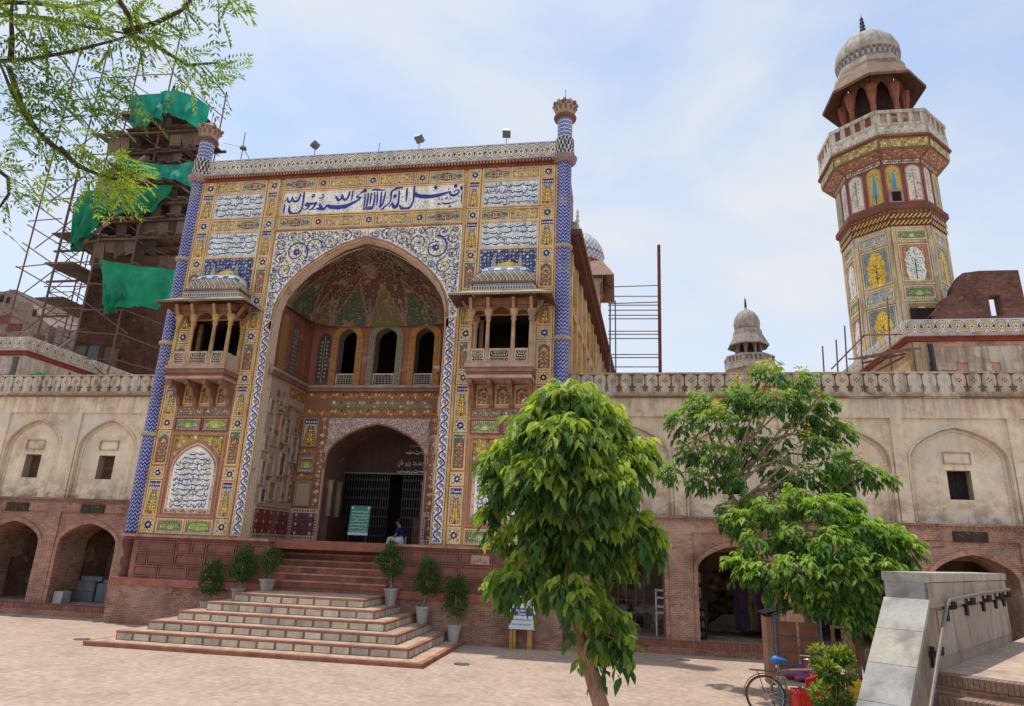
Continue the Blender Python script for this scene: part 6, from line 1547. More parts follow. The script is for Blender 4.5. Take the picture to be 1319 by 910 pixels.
for k, u in ((0, -.45), (0, .45), (1, -.45), (1, .45), (7, -.45)):
    M = octM(mx, my, k, 2.34 * .92); mb = MB(); mb.mbox(M, u * .9 - .34, u * .9 + .34, 11.2, 12.9, .002, .05, (0.13, 0.15, 0.17) if u > 0 else (0.17, 0.13, 0.10)); mb.build('faded_tile', M_STONE, sroot)
for a, b in (((mx - 3.1, my - 4.4, 9.3), (mx + .9, my - 4.3, 12.6)), ((mx + .2, my - 4.4, 20.9), (mx + 3.0, my - 4.4, 23.6)), ((mx - .2, my - 4.35, 17.9), (mx + 3.0, my - 4.2, 21.2)), ((mx - .4, my - 4.4, 18.3), (mx + 1.0, my - 4.4, 19.7))):
    mb = MB(); mb.bar(a, b, .22, .08, (0.40, 0.33, 0.25)); mb.build('plank', M_WOOD, sroot)
# free standing tube tower at the left
ty = 10.5; xa, xb = onY(60, 390, 9.5).x, onY(92, 390, 9.5).x; tx = (xa + xb) / 2; hw_ = (xb - xa) / 2; poles = []
for dx, dy in ((-hw_, -1.0), (hw_, -1.0), (-hw_, 1.0), (hw_, 1.0)): poles.append(((tx + dx, ty + dy, 8.6), (tx + dx, ty + dy, 23.5 if dx < 0 else 20.6), .035))
for k in range(10):
    z = 9.2 + k * 1.3
    for e in (-1, 1):
        poles.append(((tx - hw_, ty + e, z), (tx + hw_, ty + e, z), .028)); poles.append(((tx + e * hw_, ty - 1, z), (tx + e * hw_, ty + 1, z), .028))
    poles.append(((tx - hw_, ty - 1, z), (tx + hw_, ty - 1, z + 1.3), .024) if k % 2 else ((tx + hw_, ty - 1, z), (tx - hw_, ty - 1, z + 1.3), .024))
    if k > 1 and k % 2: poles.append(((tx + hw_, ty - 1, z + .1), (tx + hw_ + 1.7, ty - 1.4, z + .3), .024)); poles.append(((tx + hw_, ty + 1, z + .6), (tx + hw_ + 1.9, ty + 1, z + .7), .024))
scaffold('scaffold_tower', 'open steel tube tower against the sky beside the wrapped minaret', poles, (0.20, 0.12, 0.12))
# frame of poles behind the right parapet
y = 15.0; poles = [((11.28, y, 7.0), (11.48, y, 20.0), .10, (0.20, 0.06, 0.05)), ((8.62, y, 7.0), (8.66, y, 17.6), .05), ((8.95, y + 1, 7.0), (8.95, y + 1, 17.0), .04)]
for py in (370, 382, 391.5, 393.5, 400, 406.5, 411, 427, 431, 436.5, 457, 461, 473):
    p = onY(786, py, y); p2 = onY(848, py - (2 if py in (370, 391.5) else 0), y); poles.append(((p.x - (.6 if py == 370 else .1), y, p.z), (p2.x + .1, y + .0, p2.z), .032))
scaffold('pole_scaffold', 'tall dark pole with thin horizontal bars rising behind the parapet right of the gate', poles, (0.26, 0.17, 0.16))
# small platform on poles by the right block
poles = []
for px, a, b in ((1062, 446, 480), (1080, 438, 480), (1112, 385, 478), (1092, 420, 480), (1149, 385, 478)):
    p, q = onY(px, b, 4.3), onY(px - (b - a) * .06, a, 4.3); poles.append((tuple(p), tuple(q), .03))
poles += [(tuple(onY(1071, 476, 4.3)), tuple(onY(1114, 432, 4.3)), .03), (tuple(onY(1112, 432, 4.25)), tuple(onY(1163, 431, 4.25)), .03), (tuple(onY(1112, 468, 4.3)), tuple(onY(1167, 456, 4.3)), .04), (tuple(onY(1130, 478, 4.3)), tuple(onY(1165, 460, 4.3)), .04)]
s = scaffold('pole_scaffold', 'rusty pole platform leaning against the corner of the tile friezed block', poles, (0.24, 0.12, 0.09), .03)
mb = MB(); c = onY(1140, 458, 4.4)
for k in range(7): mb.bar((c.x - 1.0 + k * .3, 3.6 + k * .0, c.z - .35 + k * .06), (c.x - .9 + k * .3, 5.2, c.z + .1 + k * .06), .22, .06, (0.18, 0.1, 0.07))
mb.build('board_platform', M_WOOD, s)

# ================================================================== green netting
def net(label, corners, sag=.25, folds=9, seed=0, col=(0.012, 0.34, 0.17)):
    R = random.Random(seed); A, B, Cc, Dd = [Vector(c) for c in corners]; NU, NV = 30, 14; v = []; f = []
    n = (B - A).cross(Dd - A).normalized()
    for i in range(NU + 1):
        for j in range(NV + 1):
            s, t = i / NU, j / NV; p = (A * (1 - s) + B * s) * (1 - t) + (Dd * (1 - s) + Cc * s) * t
            p = p + n * (.20 * math.sin(s * folds * 2.1 + t * 3 + seed) + .12 * math.sin(s * folds * 5 + 2 * seed - 4 * t) + .05 * math.sin(s * folds * 11 + 9 * t)) * (.3 + t) + Vector((0, 0, -sag * math.sin(math.pi * s) * (1 - t * .6) - .18 * t * abs(math.sin(s * 7 + seed))))
            v.append(tuple(p))
    for i in range(NU):
        for j in range(NV): a = i * (NV + 1) + j; f.append((a, a + NV + 1, a + NV + 2, a + 1))
    mb = MB(); mb.idx(v, f, col); return tag(mb.build('green_net', M_NET, None, True), label, 'netting', 'green nets on the wrapped minaret')
Yn = my - 4.6
def P_(a, b, y=Yn): return onY(a, b, y)
net('large green net hung across the lowest stage of the wrapped minaret', [P_(126, 334), P_(236, 348), P_(232, 392), P_(138, 392)], .1, 7, 1)
net('pointed green net corner drooping below the large net', [P_(134, 372, Yn - .08), P_(160, 376, Yn - .08), P_(157, 381, Yn - .08), P_(137, 404, Yn - .08)], .05, 4, 2)
net('wide green net under the middle platform behind the feathery leaves', [P_(108, 246), P_(222, 238), P_(200, 270), P_(100, 272)], .15, 8, 3)
net('narrow green net strip hanging down at the outer end of the middle platform', [P_(104, 262), P_(113, 262), P_(104, 318), P_(91, 318)], .05, 3, 4)
net('green net strip slung below the upper eave of the wrapped minaret', [P_(150, 196, Yn - .4), P_(254, 208, Yn - .4), P_(254, 236, Yn - .4), P_(150, 208, Yn - .4)], .5, 6, 5, (0.015, 0.34, 0.24))
net('green net draped over the top of the wrapped minaret', [P_(168, 121, Yn - .5), P_(216, 117, Yn - .5), P_(206, 152, Yn - .3), P_(166, 160, Yn - .3)], .2, 5, 6, (0.015, 0.34, 0.25))
net('bunched green net blown over the right end of the minaret top', [P_(206, 117, Yn - .6), P_(271, 138, Yn - .6), P_(262, 168, Yn - .6), P_(206, 140, Yn - .6)], -.4, 6, 7, (0.015, 0.36, 0.24))
net('green net wrapped round the outer corner below the feathery leaves', [P_(96, 262, Yn - .2), P_(140, 256, Yn - .2), P_(118, 296, Yn - .2), P_(88, 320, Yn - .2)], .1, 4, 11)
net('small green net scrap on the roof of the whitewashed block', [onY(-6, 483, 4.6), onY(10, 488, 4.6), onY(10, 496, 4.6), onY(-6, 496, 4.6)], .0, 3, 8)
net('torn green net strip lying along the left parapet', [onY(46, 482, 4.4), onY(62, 478, 4.4), onY(60, 486, 4.4), onY(40, 487, 4.4)], .0, 3, 9)

# ================================================================== stone ramp wall, landing and steps at the right
UD = Vector((.571, .821, 0)).normalized(); UN = Vector((UD.y, -UD.x, 0))      # along the wall (away), and to its right
RP = Vector((12.51, -12.26, 0)); LZ = 1.60
MR = FR(RP, UD, (0, 0, 1), UN)          # u along the wall, v up, n to the right of its inner face
flight = thing('brick_steps', 'brick edged steps and landing beside the stone parapet', 'steps', tuple(RP + UN * 2))
mb = MB(); mb.mbox(MR, .0, 7.5, -.02, LZ - .10, 0.0, 5.0, (1, .95, .92)); mb.build('landing', M_BRICKP, flight)
mb = MB(); mb.mbox(MR, .0, 7.5, LZ - .10, LZ, 0.0, 5.0, (1, 1, 1)); mb.build('landing_paving', M_PAVE, flight)
eb = None
def edge_row(u, z, parent):
    global eb
    for k in range(100):
        p = MR(u, z, .03 + k * .05)
        if eb is None:
            m = MB(); m.box(-.02, .22, -.0225, .0225, -.10, 0, (0.27, 0.18, 0.135)); eb = m.build('edge_brick', M_STONE, parent); o = eb
        else: o = place(eb, 'edge_brick', parent, (0, 0, 0))
        o.location = (p.x, p.y, p.z); o.rotation_euler = (0, 0, math.atan2(UD.y, UD.x)); o.scale = (1, 1, 1 + .04 * ((k * 7) % 4))
for k in range(8):
    z = LZ - .19 * k; u = -.25 * k
    if k:
        mb = MB(); mb.mbox(MR, u, u + .26, -.02, z - .001, 0, 5.0, (0.42, 0.32, 0.26)); st = mb.build('step', M_CONC, flight)
    if k < 3: edge_row(u - .012, z + .004, flight if k == 0 else st)
ramp = thing('stone_parapet', 'grey stone parapet with pale sloping coping, panelled inner face and steel handrail', 'parapet', tuple(RP))
CG = (0.33, 0.27, 0.215); TH = .40
mb = MB()
mb.mbox(MR, .30, 5.0, -.02, 2.56, -TH, -.002, CG)                    # level wall
mb.mbox(MR, 0.02, .30, -.02, 2.36, -TH, -.002, CG)
mb.mbox(MR, .02, 5.05, 2.56, 2.66, -TH - .04, .05, (0.42, 0.39, 0.36))
mb.mbox(MR, .02, .30, 2.36, 2.56, -TH - .02, .03, (0.34, 0.34, 0.35))
slope = (2.36 - .15) / 2.9
pts = [(.02, 2.30), (-2.88, .10), (-2.88, -.02), (.02, -.02)]
Lf = [MR(u, v, -TH) for u, v in pts]; Rt = [MR(u, v, -.002) for u, v in pts]
mb.face(Lf, CG); mb.face(Rt[::-1], CG)
for k in range(4): k2 = (k + 1) % 4; mb.face([Lf[k2], Lf[k], Rt[k], Rt[k2]], CG)
mb.build('wall', M_CONC, ramp)
for k in range(7):      # coping slabs
    u1, u0 = .02 - k * .42, .02 - (k + 1) * .42 + .006
    mb = MB(); z = lambda u: 2.30 + (u - .02) * (2.20 / 2.90)
    c = [(0.37, 0.36, 0.34), (0.38, 0.36, 0.32), (0.34, 0.34, 0.34), (0.31, 0.33, 0.34), (0.30, 0.32, 0.34)][k % 5]
    a = [MR(u0, z(u0), -TH - .04), MR(u0, z(u0), .03), MR(u1, z(u1), .03), MR(u1, z(u1), -TH - .04)]; b = [p + Vector((0, 0, .07)) for p in a]
    mb.idx(a + b, [(3, 2, 1, 0), (4, 5, 6, 7), (0, 1, 5, 4), (1, 2, 6, 5), (2, 3, 7, 6), (3, 0, 4, 7)], c); mb.build('coping_slab', M_CONC, ramp)
for k in range(6):      # panels of the inner face
    mb = MB(); u0, u1 = .40 + k * .765, 1.148 + k * .765
    mb.mbox(MR, u0, u1, LZ + .14, 2.24, .0, .012, (0.37, 0.31, 0.26)); mb.build('stone_panel', M_CONC, ramp)
mb = MB(); mb.mbox(MR, .02, 5.0, 2.28, 2.55, .0, .035, (0.40, 0.34, 0.28)); mb.build('stone_band', M_CONC, ramp)
rail = thing('handrail', 'bent steel handrail on dark brackets along the stone parapet', 'handrail', tuple(MR(0, 2.2, .1)))
mb = MB(); mb.tube([MR(4.7, 2.42, .12), MR(2.4, 2.40, .12), MR(.55, 2.36, .12), MR(.38, 2.31, .12), MR(-.3, 1.82, .12), MR(-2.6, .10 + .0, .12)], .022, 10, (0.20, 0.15, 0.135)); mb.build('rail', M_METAL, rail, True, 60)
for k, (u, z) in enumerate(((.75, 2.37), (1.85, 2.39), (2.95, 2.4), (3.9, 2.41), (4.6, 2.42), (-.15, 1.93), (-1.3, 1.07))):
    mb = MB(); mb.bar(MR(u, z - .03, .12), MR(u, z - .10, .115), .05, .05, (0.03, 0.03, 0.03)); mb.bar(MR(u, z - .09, .14), MR(u, z - .12, .0), .05, .05, (0.03, 0.03, 0.03)); mb.bar(MR(u, z - .04, .035), MR(u, z - .26, .03), .06, .03, (0.03, 0.03, 0.03)); mb.build('rail_bracket', M_METAL, rail)

# ================================================================== trees
def leaf(mb, p, d, L, w, col, up=None, fold=.25):
    d = d.normalized(); s = d.cross(up or Vector((0, 0, 1)))
    if s.length < .05: s = d.cross(Vector((1, 0, 0)))
    s.normalize(); n = s.cross(d).normalized()
    if L > .15:
        h = n * w * fold; b1, b2 = p + d * L * .28 + s * w * .46 + h, p + d * L * .62 + s * w * .42 + h; e1, e2 = p + d * L * .28 - s * w * .46 + h, p + d * L * .62 - s * w * .42 + h; m1, m2 = p + d * L * .3, p + d * L * .64 - n * w * .1; c = p + d * L - n * w * .35
        i = len(mb.v); mb.v.extend([tuple(q) for q in (p, b1, b2, c, e2, e1, m1, m2)])
        mb.f.extend([(i, i + 6, i + 1), (i + 1, i + 6, i + 7, i + 2), (i + 2, i + 7, i + 3), (i, i + 5, i + 6), (i + 5, i + 4, i + 7, i + 6), (i + 4, i + 3, i + 7)]); mb.c.extend([col] * 6); return
    a = p; b = p + d * L * .45 + s * w / 2 + n * w * fold; c = p + d * L; e = p + d * L * .45 - s * w / 2 + n * w * fold; m = p + d * L * .5 - n * w * .05
    i = len(mb.v); mb.v.extend([tuple(a), tuple(b), tuple(c), tuple(e), tuple(m)]); mb.f.extend([(i, i + 4, i + 1), (i + 4, i + 2, i + 1), (i, i + 3, i + 4), (i + 4, i + 3, i + 2)]); mb.c.extend([col] * 4)
def rv(R): 
    while True:
        v = Vector((R.uniform(-1, 1), R.uniform(-1, 1), R.uniform(-1, 1)))
        if .05 < v.length < 1: return v.normalized()
def limb_path(a, b, R, n=6, wob=.12):
    a, b = Vector(a), Vector(b); return [a.lerp(b, t / n) + (rv(R) * wob * (b - a).length * .5 if 0 < t < n else Vector()) + Vector((0, 0, .06 * (b - a).length * math.sin(math.pi * t / n))) for t in range(n + 1)]
def mixc(a, b, t): return tuple(x + (y - x) * t for x, y in zip(a, b))

def broadleaf(name, label, trunk, rads, clumps, leafL, dens, seed, young, old, droop=.75, barkc=(0.26, 0.15, 0.09), flowers=0, fork=None, bias=0.0):
    """clumps: (point, radius); sprays of drooping leaves fill each clump; fresh pale leaves sit on the outer upper sprays"""
    R = random.Random(seed); root = thing(name, label, 'tree', tuple(trunk[0]))
    mb = MB(); mb.tube(trunk, rads, 10, barkc); tr = mb.build('trunk', M_BARK, root, True)
    cen = sum((Vector(c[0]) for c in clumps), Vector()) / len(clumps)
    lv = MB()
    for ci, (c, r) in enumerate(clumps):
        c = Vector(c)
        base = min(trunk[len(trunk) // 3:], key=lambda q: (Vector(q) - c).length + max(0, q[2] - c.z) * 1.2)
        mbl = MB(); P = limb_path(base, c, R); mbl.tube(P, [max(.012, rads[-1] * .8 * (1 - .8 * i / len(P))) for i in range(len(P))], 6, barkc); mbl.build('limb', M_BARK, tr, True)
        ns = int(dens * (r / .5) ** 2.0) + 8
        for _ in range(ns):
            v = rv(R); rr = r * R.uniform(.25, 1.05) ** .6; q = c + Vector((v.x, v.y, v.z * .8)) * rr
            out = (q - cen); out.z = 0; out = out.normalized() if out.length > .1 else rv(R)
            d = (v * .6 + out * .4 + Vector((0, 0, R.uniform(-.5, .25)))).normalized()
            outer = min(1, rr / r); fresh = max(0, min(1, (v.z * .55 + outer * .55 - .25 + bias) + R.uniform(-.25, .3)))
            ln = leafL * R.uniform(.9, 1.6); k = R.randint(4, 7)
            side = d.cross(Vector((0, 0, 1))); side = side.normalized() if side.length > .05 else Vector((1, 0, 0))
            for j in range(k):
                t = (j + .6) / k; p = q + d * ln * t + Vector((0, 0, -droop * ln * t * t * .6))
                sgn = 1 if j % 2 else -1
                ld = (side * sgn * R.uniform(.3, .75) + d * .5 + Vector((0, 0, -droop * R.uniform(.7, 1.5)))).normalized()
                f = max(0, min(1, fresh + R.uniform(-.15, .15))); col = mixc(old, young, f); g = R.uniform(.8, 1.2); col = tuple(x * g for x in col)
                LL = leafL * R.choice((.5, .75, .9, 1.0, 1.1, 1.2)) * R.uniform(.9, 1.1); leaf(lv, p, ld, LL, LL * R.uniform(.36, .46), col, rv(R) * .4 + Vector((0, 0, 1)))
            if flowers and v.z > .3 and R.random() < flowers:
                for _k in range(9): pp = q + rv(R) * .15 + Vector((0, 0, .1)); leaf(lv, pp, rv(R), .10, .08, (0.62, 0.40, 0.03) if R.random() < .6 else (0.55, 0.22, 0.05))
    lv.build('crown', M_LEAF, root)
    return root
# near tree: broad drooping leaves
TD = 7.6
def T1(px, py, dd=0.0): return tuple(atD(px, py, TD + dd))
tb = onZ(790, 1040, 0.0); b0 = atD(779, 925, TD); foot = (b0.x + .16, b0.y, 0.0)
trunk = [foot, tuple(b0), T1(757, 850), T1(742, 810), T1(733, 760), T1(737, 700), T1(742, 640), T1(740, 580), T1(738, 530)]
cl = [((735, 520, 0), 52), ((775, 545, .1), 46), ((692, 545, -.1), 44), ((735, 560, -.45), 46), ((645, 592, 0), 44), ((628, 628, .1), 28), ((818, 592, 0), 40), ((845, 578, .2), 24), ((700, 610, -.4), 50), ((772, 618, -.45), 50), ((735, 640, .4), 60), ((700, 665, -.1), 44), ((760, 680, -.1), 46), ((725, 700, .2), 46), ((830, 678, 0), 38), ((852, 694, .1), 24), ((800, 650, .3), 36), ((800, 722, .2), 28), ((690, 722, .1), 32), ((655, 742, 0), 32), ((632, 752, .1), 24), ((645, 690, .2), 24), ((620, 660, .2), 20), ((790, 796, 0), 34), ((765, 846, .05), 22), ((812, 826, -.1), 22), ((752, 760, .2), 26), ((738, 772, -.35), 24), ((728, 745, -.3), 26)]
cl = [(c, max(.07, (r - 15) / 112)) for c, r in cl]
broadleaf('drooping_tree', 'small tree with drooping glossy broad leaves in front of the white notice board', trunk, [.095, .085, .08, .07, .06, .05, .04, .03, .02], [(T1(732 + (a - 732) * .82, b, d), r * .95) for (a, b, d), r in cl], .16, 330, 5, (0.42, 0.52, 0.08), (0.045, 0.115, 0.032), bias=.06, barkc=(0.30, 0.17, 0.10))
# open tree with golden flowers, further back
TY = -4.0
def T2(px, py, dy=0.0): return tuple(onY(px, py, TY + dy))
trunk = [(onY(1045, 800, TY).x + .25, TY, 0.0), (onY(1045, 800, TY).x + .1, TY, .9), T2(1025, 745), T2(990, 705), T2(965, 680), T2(950, 650), T2(935, 628)]
cl = [((990, 480, 0), .42), ((1030, 490, .3), .34), ((950, 510, 0), .42), ((1000, 515, -.5), .36), ((905, 520, .2), .42), ((880, 540, 0), .38), ((925, 540, -.4), .44), ((960, 545, .4), .36), ((1040, 530, .2), .32), ((1060, 515, 0), .26), ((1065, 545, .2), .26), ((890, 580, 0), .36), ((930, 585, -.4), .42), ((865, 605, .2), .28), ((905, 615, -.2), .36), ((950, 615, -.3), .34), ((1000, 570, .4), .32), ((1045, 570, 0), .36), ((1085, 555, .3), .28), ((1075, 590, -.3), .38), ((1110, 605, 0), .34), ((1130, 615, .2), .28), ((1045, 610, -.2), .34), ((1010, 620, .2), .34), ((1075, 625, .2), .34), ((945, 655, 0), .30), ((975, 650, -.2), .34), ((1010, 655, .1), .36), ((1045, 645, -.1), .36), ((960, 580, .3), .36), ((1000, 600, .4), .36), ((1030, 545, .3), .34), ((1080, 660, .2), .34), ((970, 515, .3), .36), ((1020, 515, .2), .3)]
t2 = broadleaf('flowering_tree', 'open branched tree with dark green leaves and golden blossoms before the plaster wall', trunk, [.13, .12, .10, .085, .07, .06, .05], [(T2(a, b, d), r * .84) for (a, b, d), r in cl], .17, 105, 9, (0.30, 0.44, 0.11), (0.07, 0.16, 0.05), droop=.55, bias=.12, barkc=(0.34, 0.25, 0.17), flowers=.07)
TY3 = -5.7
def T3(px, py, dy=0.0): return tuple(onY(px, py, TY3 + dy))
trunk = [(onY(1112, 800, -4.2).x, -4.2, 0.0), tuple(onY(1110, 830, -4.3)), T3(1098, 780, .9), T3(1075, 735), T3(1070, 700), T3(1068, 660)]
cl = [((1060, 655, 0), .34), ((1020, 690, .2), .34), ((975, 695, 0), .26), ((955, 725, 0), .26), ((985, 735, -.3), .34), ((1030, 735, -.4), .42), ((1075, 700, -.4), .44), ((1110, 680, 0), .40), ((1140, 690, .1), .36), ((1165, 705, 0), .28), ((1090, 740, -.5), .44), ((1135, 735, -.2), .38), ((1060, 770, -.3), .36), ((1100, 775, -.2), .34), ((1130, 765, .1), .28), ((1095, 800, -.4), .20), ((1010, 760, 0), .24), ((1160, 735, .2), .22), ((1035, 700, .5), .4), ((1100, 720, .5), .45), ((990, 655, .4), .32), ((955, 668, .5), .28), ((1025, 640, .5), .32), ((1085, 650, .4), .34)]
broadleaf('bushy_tree', 'low bushy bright green tree overhanging the blue framed stall', trunk, [.06, .055, .05, .045, .04, .03], [(T3(a, b, d), r * .86) for (a, b, d), r in cl], .175, 140, 14, (0.32, 0.46, 0.07), (0.055, 0.14, 0.03), droop=.6, bias=.1, barkc=(0.28, 0.2, 0.13))

# neem: feathery compound leaves hanging into the top left corner
def N1(px, py, d=6.6): return atD(px, py, d)
nroot = thing('neem_tree', 'feathery neem branches hanging before the scaffolded minaret', 'tree', (-.4, -17.2, 0))
nb = (0.075, 0.05, 0.035)
R = random.Random(31)
tl = N1(-260, 300, 6.8); mb = MB(); mb.tube([(tl.x, tl.y, 0), (tl.x + .1, tl.y, 1.8), (tl.x - .05, tl.y, 3.6), tuple(N1(-250, 120, 6.8)), tuple(N1(-230, -60, 6.7))], [.2, .17, .15, .12, .08], 9, nb); ntr = mb.build('trunk', M_BARK, nroot, True)
branches = [[(-240, 110), (-120, 90), (0, 80), (40, 78), (90, 66), (150, 50), (185, 40)], [(-240, 60), (-60, 25), (0, 20), (60, 24), (110, 34), (165, 43)], [(-240, 140), (-100, 90), (0, 83), (18, 120), (40, 160), (75, 190), (95, 208)], [(10, 84), (30, 140), (55, 180), (90, 205), (120, 222)], [(-230, 200), (-60, 190), (-20, 205), (10, 228), (14, 250), (0, 268), (-20, 280)], [(160, 42), (200, 32), (235, 14), (250, -4), (290, -40)], [(12, 80), (15, 50), (14, 20), (20, -20)], [(165, 43), (205, 62), (240, 85), (280, 80)], [(155, 0), (165, 18), (170, 34), (185, 45)], [(-230, -40), (100, -60), (240, -40), (290, -12)], [(-230, 20), (-60, 0), (40, 6), (90, 8), (140, 0)], [(75, 190), (100, 215), (125, 225), (150, 232)]]
bl = []
for i, b in enumerate(branches):
    P = [N1(a, c, 6.6 + .25 * math.sin(i * 2.1)) for a, c in b]; P = [p + rv(R) * .01 for p in P]
    mb = MB(); mb.tube(P, [.022 * (1 - .8 * k / len(P)) for k in range(len(P))], 6, nb); mb.build('limb', M_BARK, ntr, True); bl.append(P)
nl = MB()
def compound(p, d, L, fresh):
    side = d.cross(Vector((0, 0, 1))); side = side.normalized() if side.length > .05 else Vector((1, 0, 0)); n = 7
    side = (side + CF * R.uniform(-.8, .8)).normalized()
    prev = p
    for j in range(n):
        t = (j + 1) / n; q = p + d * L * t + Vector((0, 0, -.25 * L * t * t))
        for s in (-1, 1):
            ld = (side * s + d * .75 + Vector((0, 0, -.25))).normalized(); col = mixc((0.07, 0.14, 0.03), (0.29, 0.37, 0.06), max(0, min(1, fresh + R.uniform(-.2, .2)))); l = .056 * R.uniform(.8, 1.2)
            leaf(nl, q, ld, l, l * .30, col, rv(R) * .5 + Vector((0, 0, 1)), .15)
        prev = q
    leaf(nl, prev, d, .06, .018, mixc((0.05, 0.13, 0.025), (0.28, 0.38, 0.05), fresh))
# leafy patches: (px, py, radius px, number of compound leaves, freshness)
for (px, py, rp, n, fr) in ((30, 30, 36, 60, .35), (90, 20, 36, 60, .3), (90, 30, 26, 50, .6), (60, 55, 34, 40, .35), (140, 12, 34, 40, .35), (180, 30, 30, 46, .4), (200, 45, 26, 36, .4), (160, 65, 26, 30, .4), (60, 105, 36, 70, .25), (100, 120, 36, 80, .2), (135, 125, 30, 60, .2), (30, 120, 34, 60, .3), (20, 150, 30, 50, .35), (160, 110, 18, 26, .3), (165, 135, 16, 26, .2), (60, 145, 30, 40, .25), (225, 62, 18, 24, .4), (255, 80, 24, 34, .4), (285, 85, 18, 26, .4), (240, 100, 18, 18, .4), (275, 108, 18, 18, .4), (280, 5, 22, 34, .35), (300, 2, 18, 20, .35), (85, 170, 16, 24, .5), (110, 190, 18, 30, .7), (130, 205, 22, 60, .8), (150, 220, 22, 70, .9), (165, 238, 14, 36, .9), (125, 225, 16, 40, .8), (140, 240, 18, 44, .85), (12, 195, 18, 20, .5), (25, 235, 20, 26, .5), (50, 242, 20, 30, .45), (8, 215, 14, 14, .5), (0, 300, 8, 8, .4), (10, 70, 26, 30, .3), (45, 5, 30, 40, .35)):
    for _ in range(int(n * .30)):
        a = R.uniform(0, 6.28); q = rp * math.sqrt(R.random())
        p = N1(px + q * math.cos(a), py + q * math.sin(a), 6.6 + R.uniform(-.35, .35)); d = (CR * R.uniform(-.3, 1.0) + Vector((0, 0, R.uniform(-.9, .35))) + CF * R.uniform(-.5, .5)).normalized()
        compound(p, d, R.uniform(.17, .26), max(0, min(1, fr + R.uniform(-.25, .25))))
for P in bl:
    for k in range(15):
        i = R.randrange(len(P) - 1); p = P[i].lerp(P[i + 1], R.random())
        if i == 0: continue
        compound(p, (CR * R.uniform(-.4, 1) + Vector((0, 0, R.uniform(-1, .5)))).normalized(), R.uniform(.16, .24), R.uniform(.1, .5))
nl.build('crown', M_NEEM, nroot)

# ================================================================== potted shrubs on the stairs
def potted(label, x, y, z, crown_h, crown_r, stem, pot=True, seed=0, wide=False, lean=0.0):
    R = random.Random(seed); root = thing('potted_shrub', label, 'potted plant', (x, y, z), 'potted shrubs on the gate stairs')
    pc = (0.46, 0.43, 0.40); mb = MB()
    pr = .20 if not wide else .24; ph = .46 if not wide else .34
    mb.lathe((x, y, z), [(pr * .70, 0.0), (pr * .98, ph * .86), (pr * 1.10, ph * .88), (pr * 1.12, ph), (pr * .96, ph), (pr * .9, ph * .9), (0.001, ph * .9)], 20, pc); mb.build('pot', M_CONC, root, True, 40)
    mb = MB(); mb.lathe((x, y, z + ph * .9 + .002), [(0.001, .012), (pr * .88, .0)], 14, (0.07, 0.045, 0.03), cap=False); mb.build('soil', M_CONC, root)
    zc = z + ph + stem; mb = MB(); mb.tube([(x, y, z + ph * .85), (x + lean * .3 + .015, y, z + ph + stem * .5), (x + lean, y, zc + crown_h * .5)], [.022, .018, .012], 6, (0.36, 0.26, 0.18)); mb.build('stem', M_BARK, root)
    lv = MB(); n = int(1500 * crown_h * crown_r / .4)
    for i in range(n):
        v = rv(R); k = R.uniform(.35, 1.0) ** .5
        bulge = 1 + .22 * math.sin(v.z * 5 + seed * 1.7) + .20 * math.sin(math.atan2(v.y, v.x) * 3 + v.z * 4 + seed * 2.3) + .10 * math.sin(math.atan2(v.y, v.x) * 7 - v.z * 6 + seed)
        tp = 1.0 - .25 * max(0, v.z)
        p = Vector((x + lean, y, zc + crown_h * .48)) + Vector((v.x * crown_r * k * bulge * tp, v.y * crown_r * k * bulge * tp, v.z * crown_h * .55 * k * bulge))
        d = (v + rv(R) * .8 + Vector((0, 0, .25))).normalized(); f = R.random(); col = mixc((0.03, 0.095, 0.022), (0.10, 0.22, 0.035), f * f * (1.1 if k > .8 else .5)); leaf(lv, p, d, .075 * R.uniform(.7, 1.2), .042, col, rv(R))
    lv.build('crown', M_BUSH, root)
RZ = lambda k: RI * (k + .5)
potted('shrub in pale pot on the top landing beside the seated person end of the stairs', 2.30, -.68, RZ(4), 1.02, .36, .30, seed=1, lean=-.12)
potted('round shrub in pale pot halfway down the stairs on the notice board side', 3.30, -.66, RZ(2), .98, .38, .30, seed=2, lean=.08)
potted('shrub in pale pot on the lowest step nearest the notice board', 4.28, -.64, RZ(0), .98, .37, .34, seed=3)
p = onZ(327, 761, RZ(5)); potted('shrub in wide pale pot on the top landing below the dado panels', -1.66, -.75, RZ(5), .72, .30, .22, wide=True, seed=4)
potted('dark shrub on the second step down, between two other shrubs', -2.62, -.70, RZ(3) + .02, 1.0, .38, .18, seed=5, lean=.03)
potted('dark shrub on the lower step beside the brick plinth of the gate', -3.62, -.70, RZ(1) + .05, .95, .36, .18, seed=6, lean=.03)

# ================================================================== notice board, green notices, gate grille, floodlights, drain covers
r = thing('notice_board', 'white notice board with a blue band on three yellow wooden posts', 'sign', (6.25, -.55, 0))
mb = MB(); mb.box(5.88, 6.64, -.56, -.53, .54, 1.46, (0.66, 0.70, 0.76)); bd = mb.build('board', M_PLAS, r)
mb = MB(); mb.box(5.93, 6.59, -.563, -.5605, .91, 1.11, (0.03, 0.05, 0.30)); mb.build('blue_band', M_PLAS, bd)
for i, (t, z, s, c) in enumerate((('Facilitation', 1.05, .085, (.8, .8, .8)), ('Center', .96, .085, (.8, .8, .8)))):
    text_mesh(t, s, M_PLAS, c, bd, 'lettering', Matrix.Translation((6.26, -.5645, z)) @ Matrix.Rotation(rad(90), 4, 'X'), None, .002 if i < 2 else 0)
for z, h in ((.80, .045), (.67, .05), (1.25, .06), (1.36, .05)): mb = MB(); Orn(mb, frontY(-.5605), .001).pen_row(5.98, 6.54, z, h, (.12, .14, .3), int(z * 100), w=.010); mb.build('small_print', M_PLAS, bd)      # too fine to read
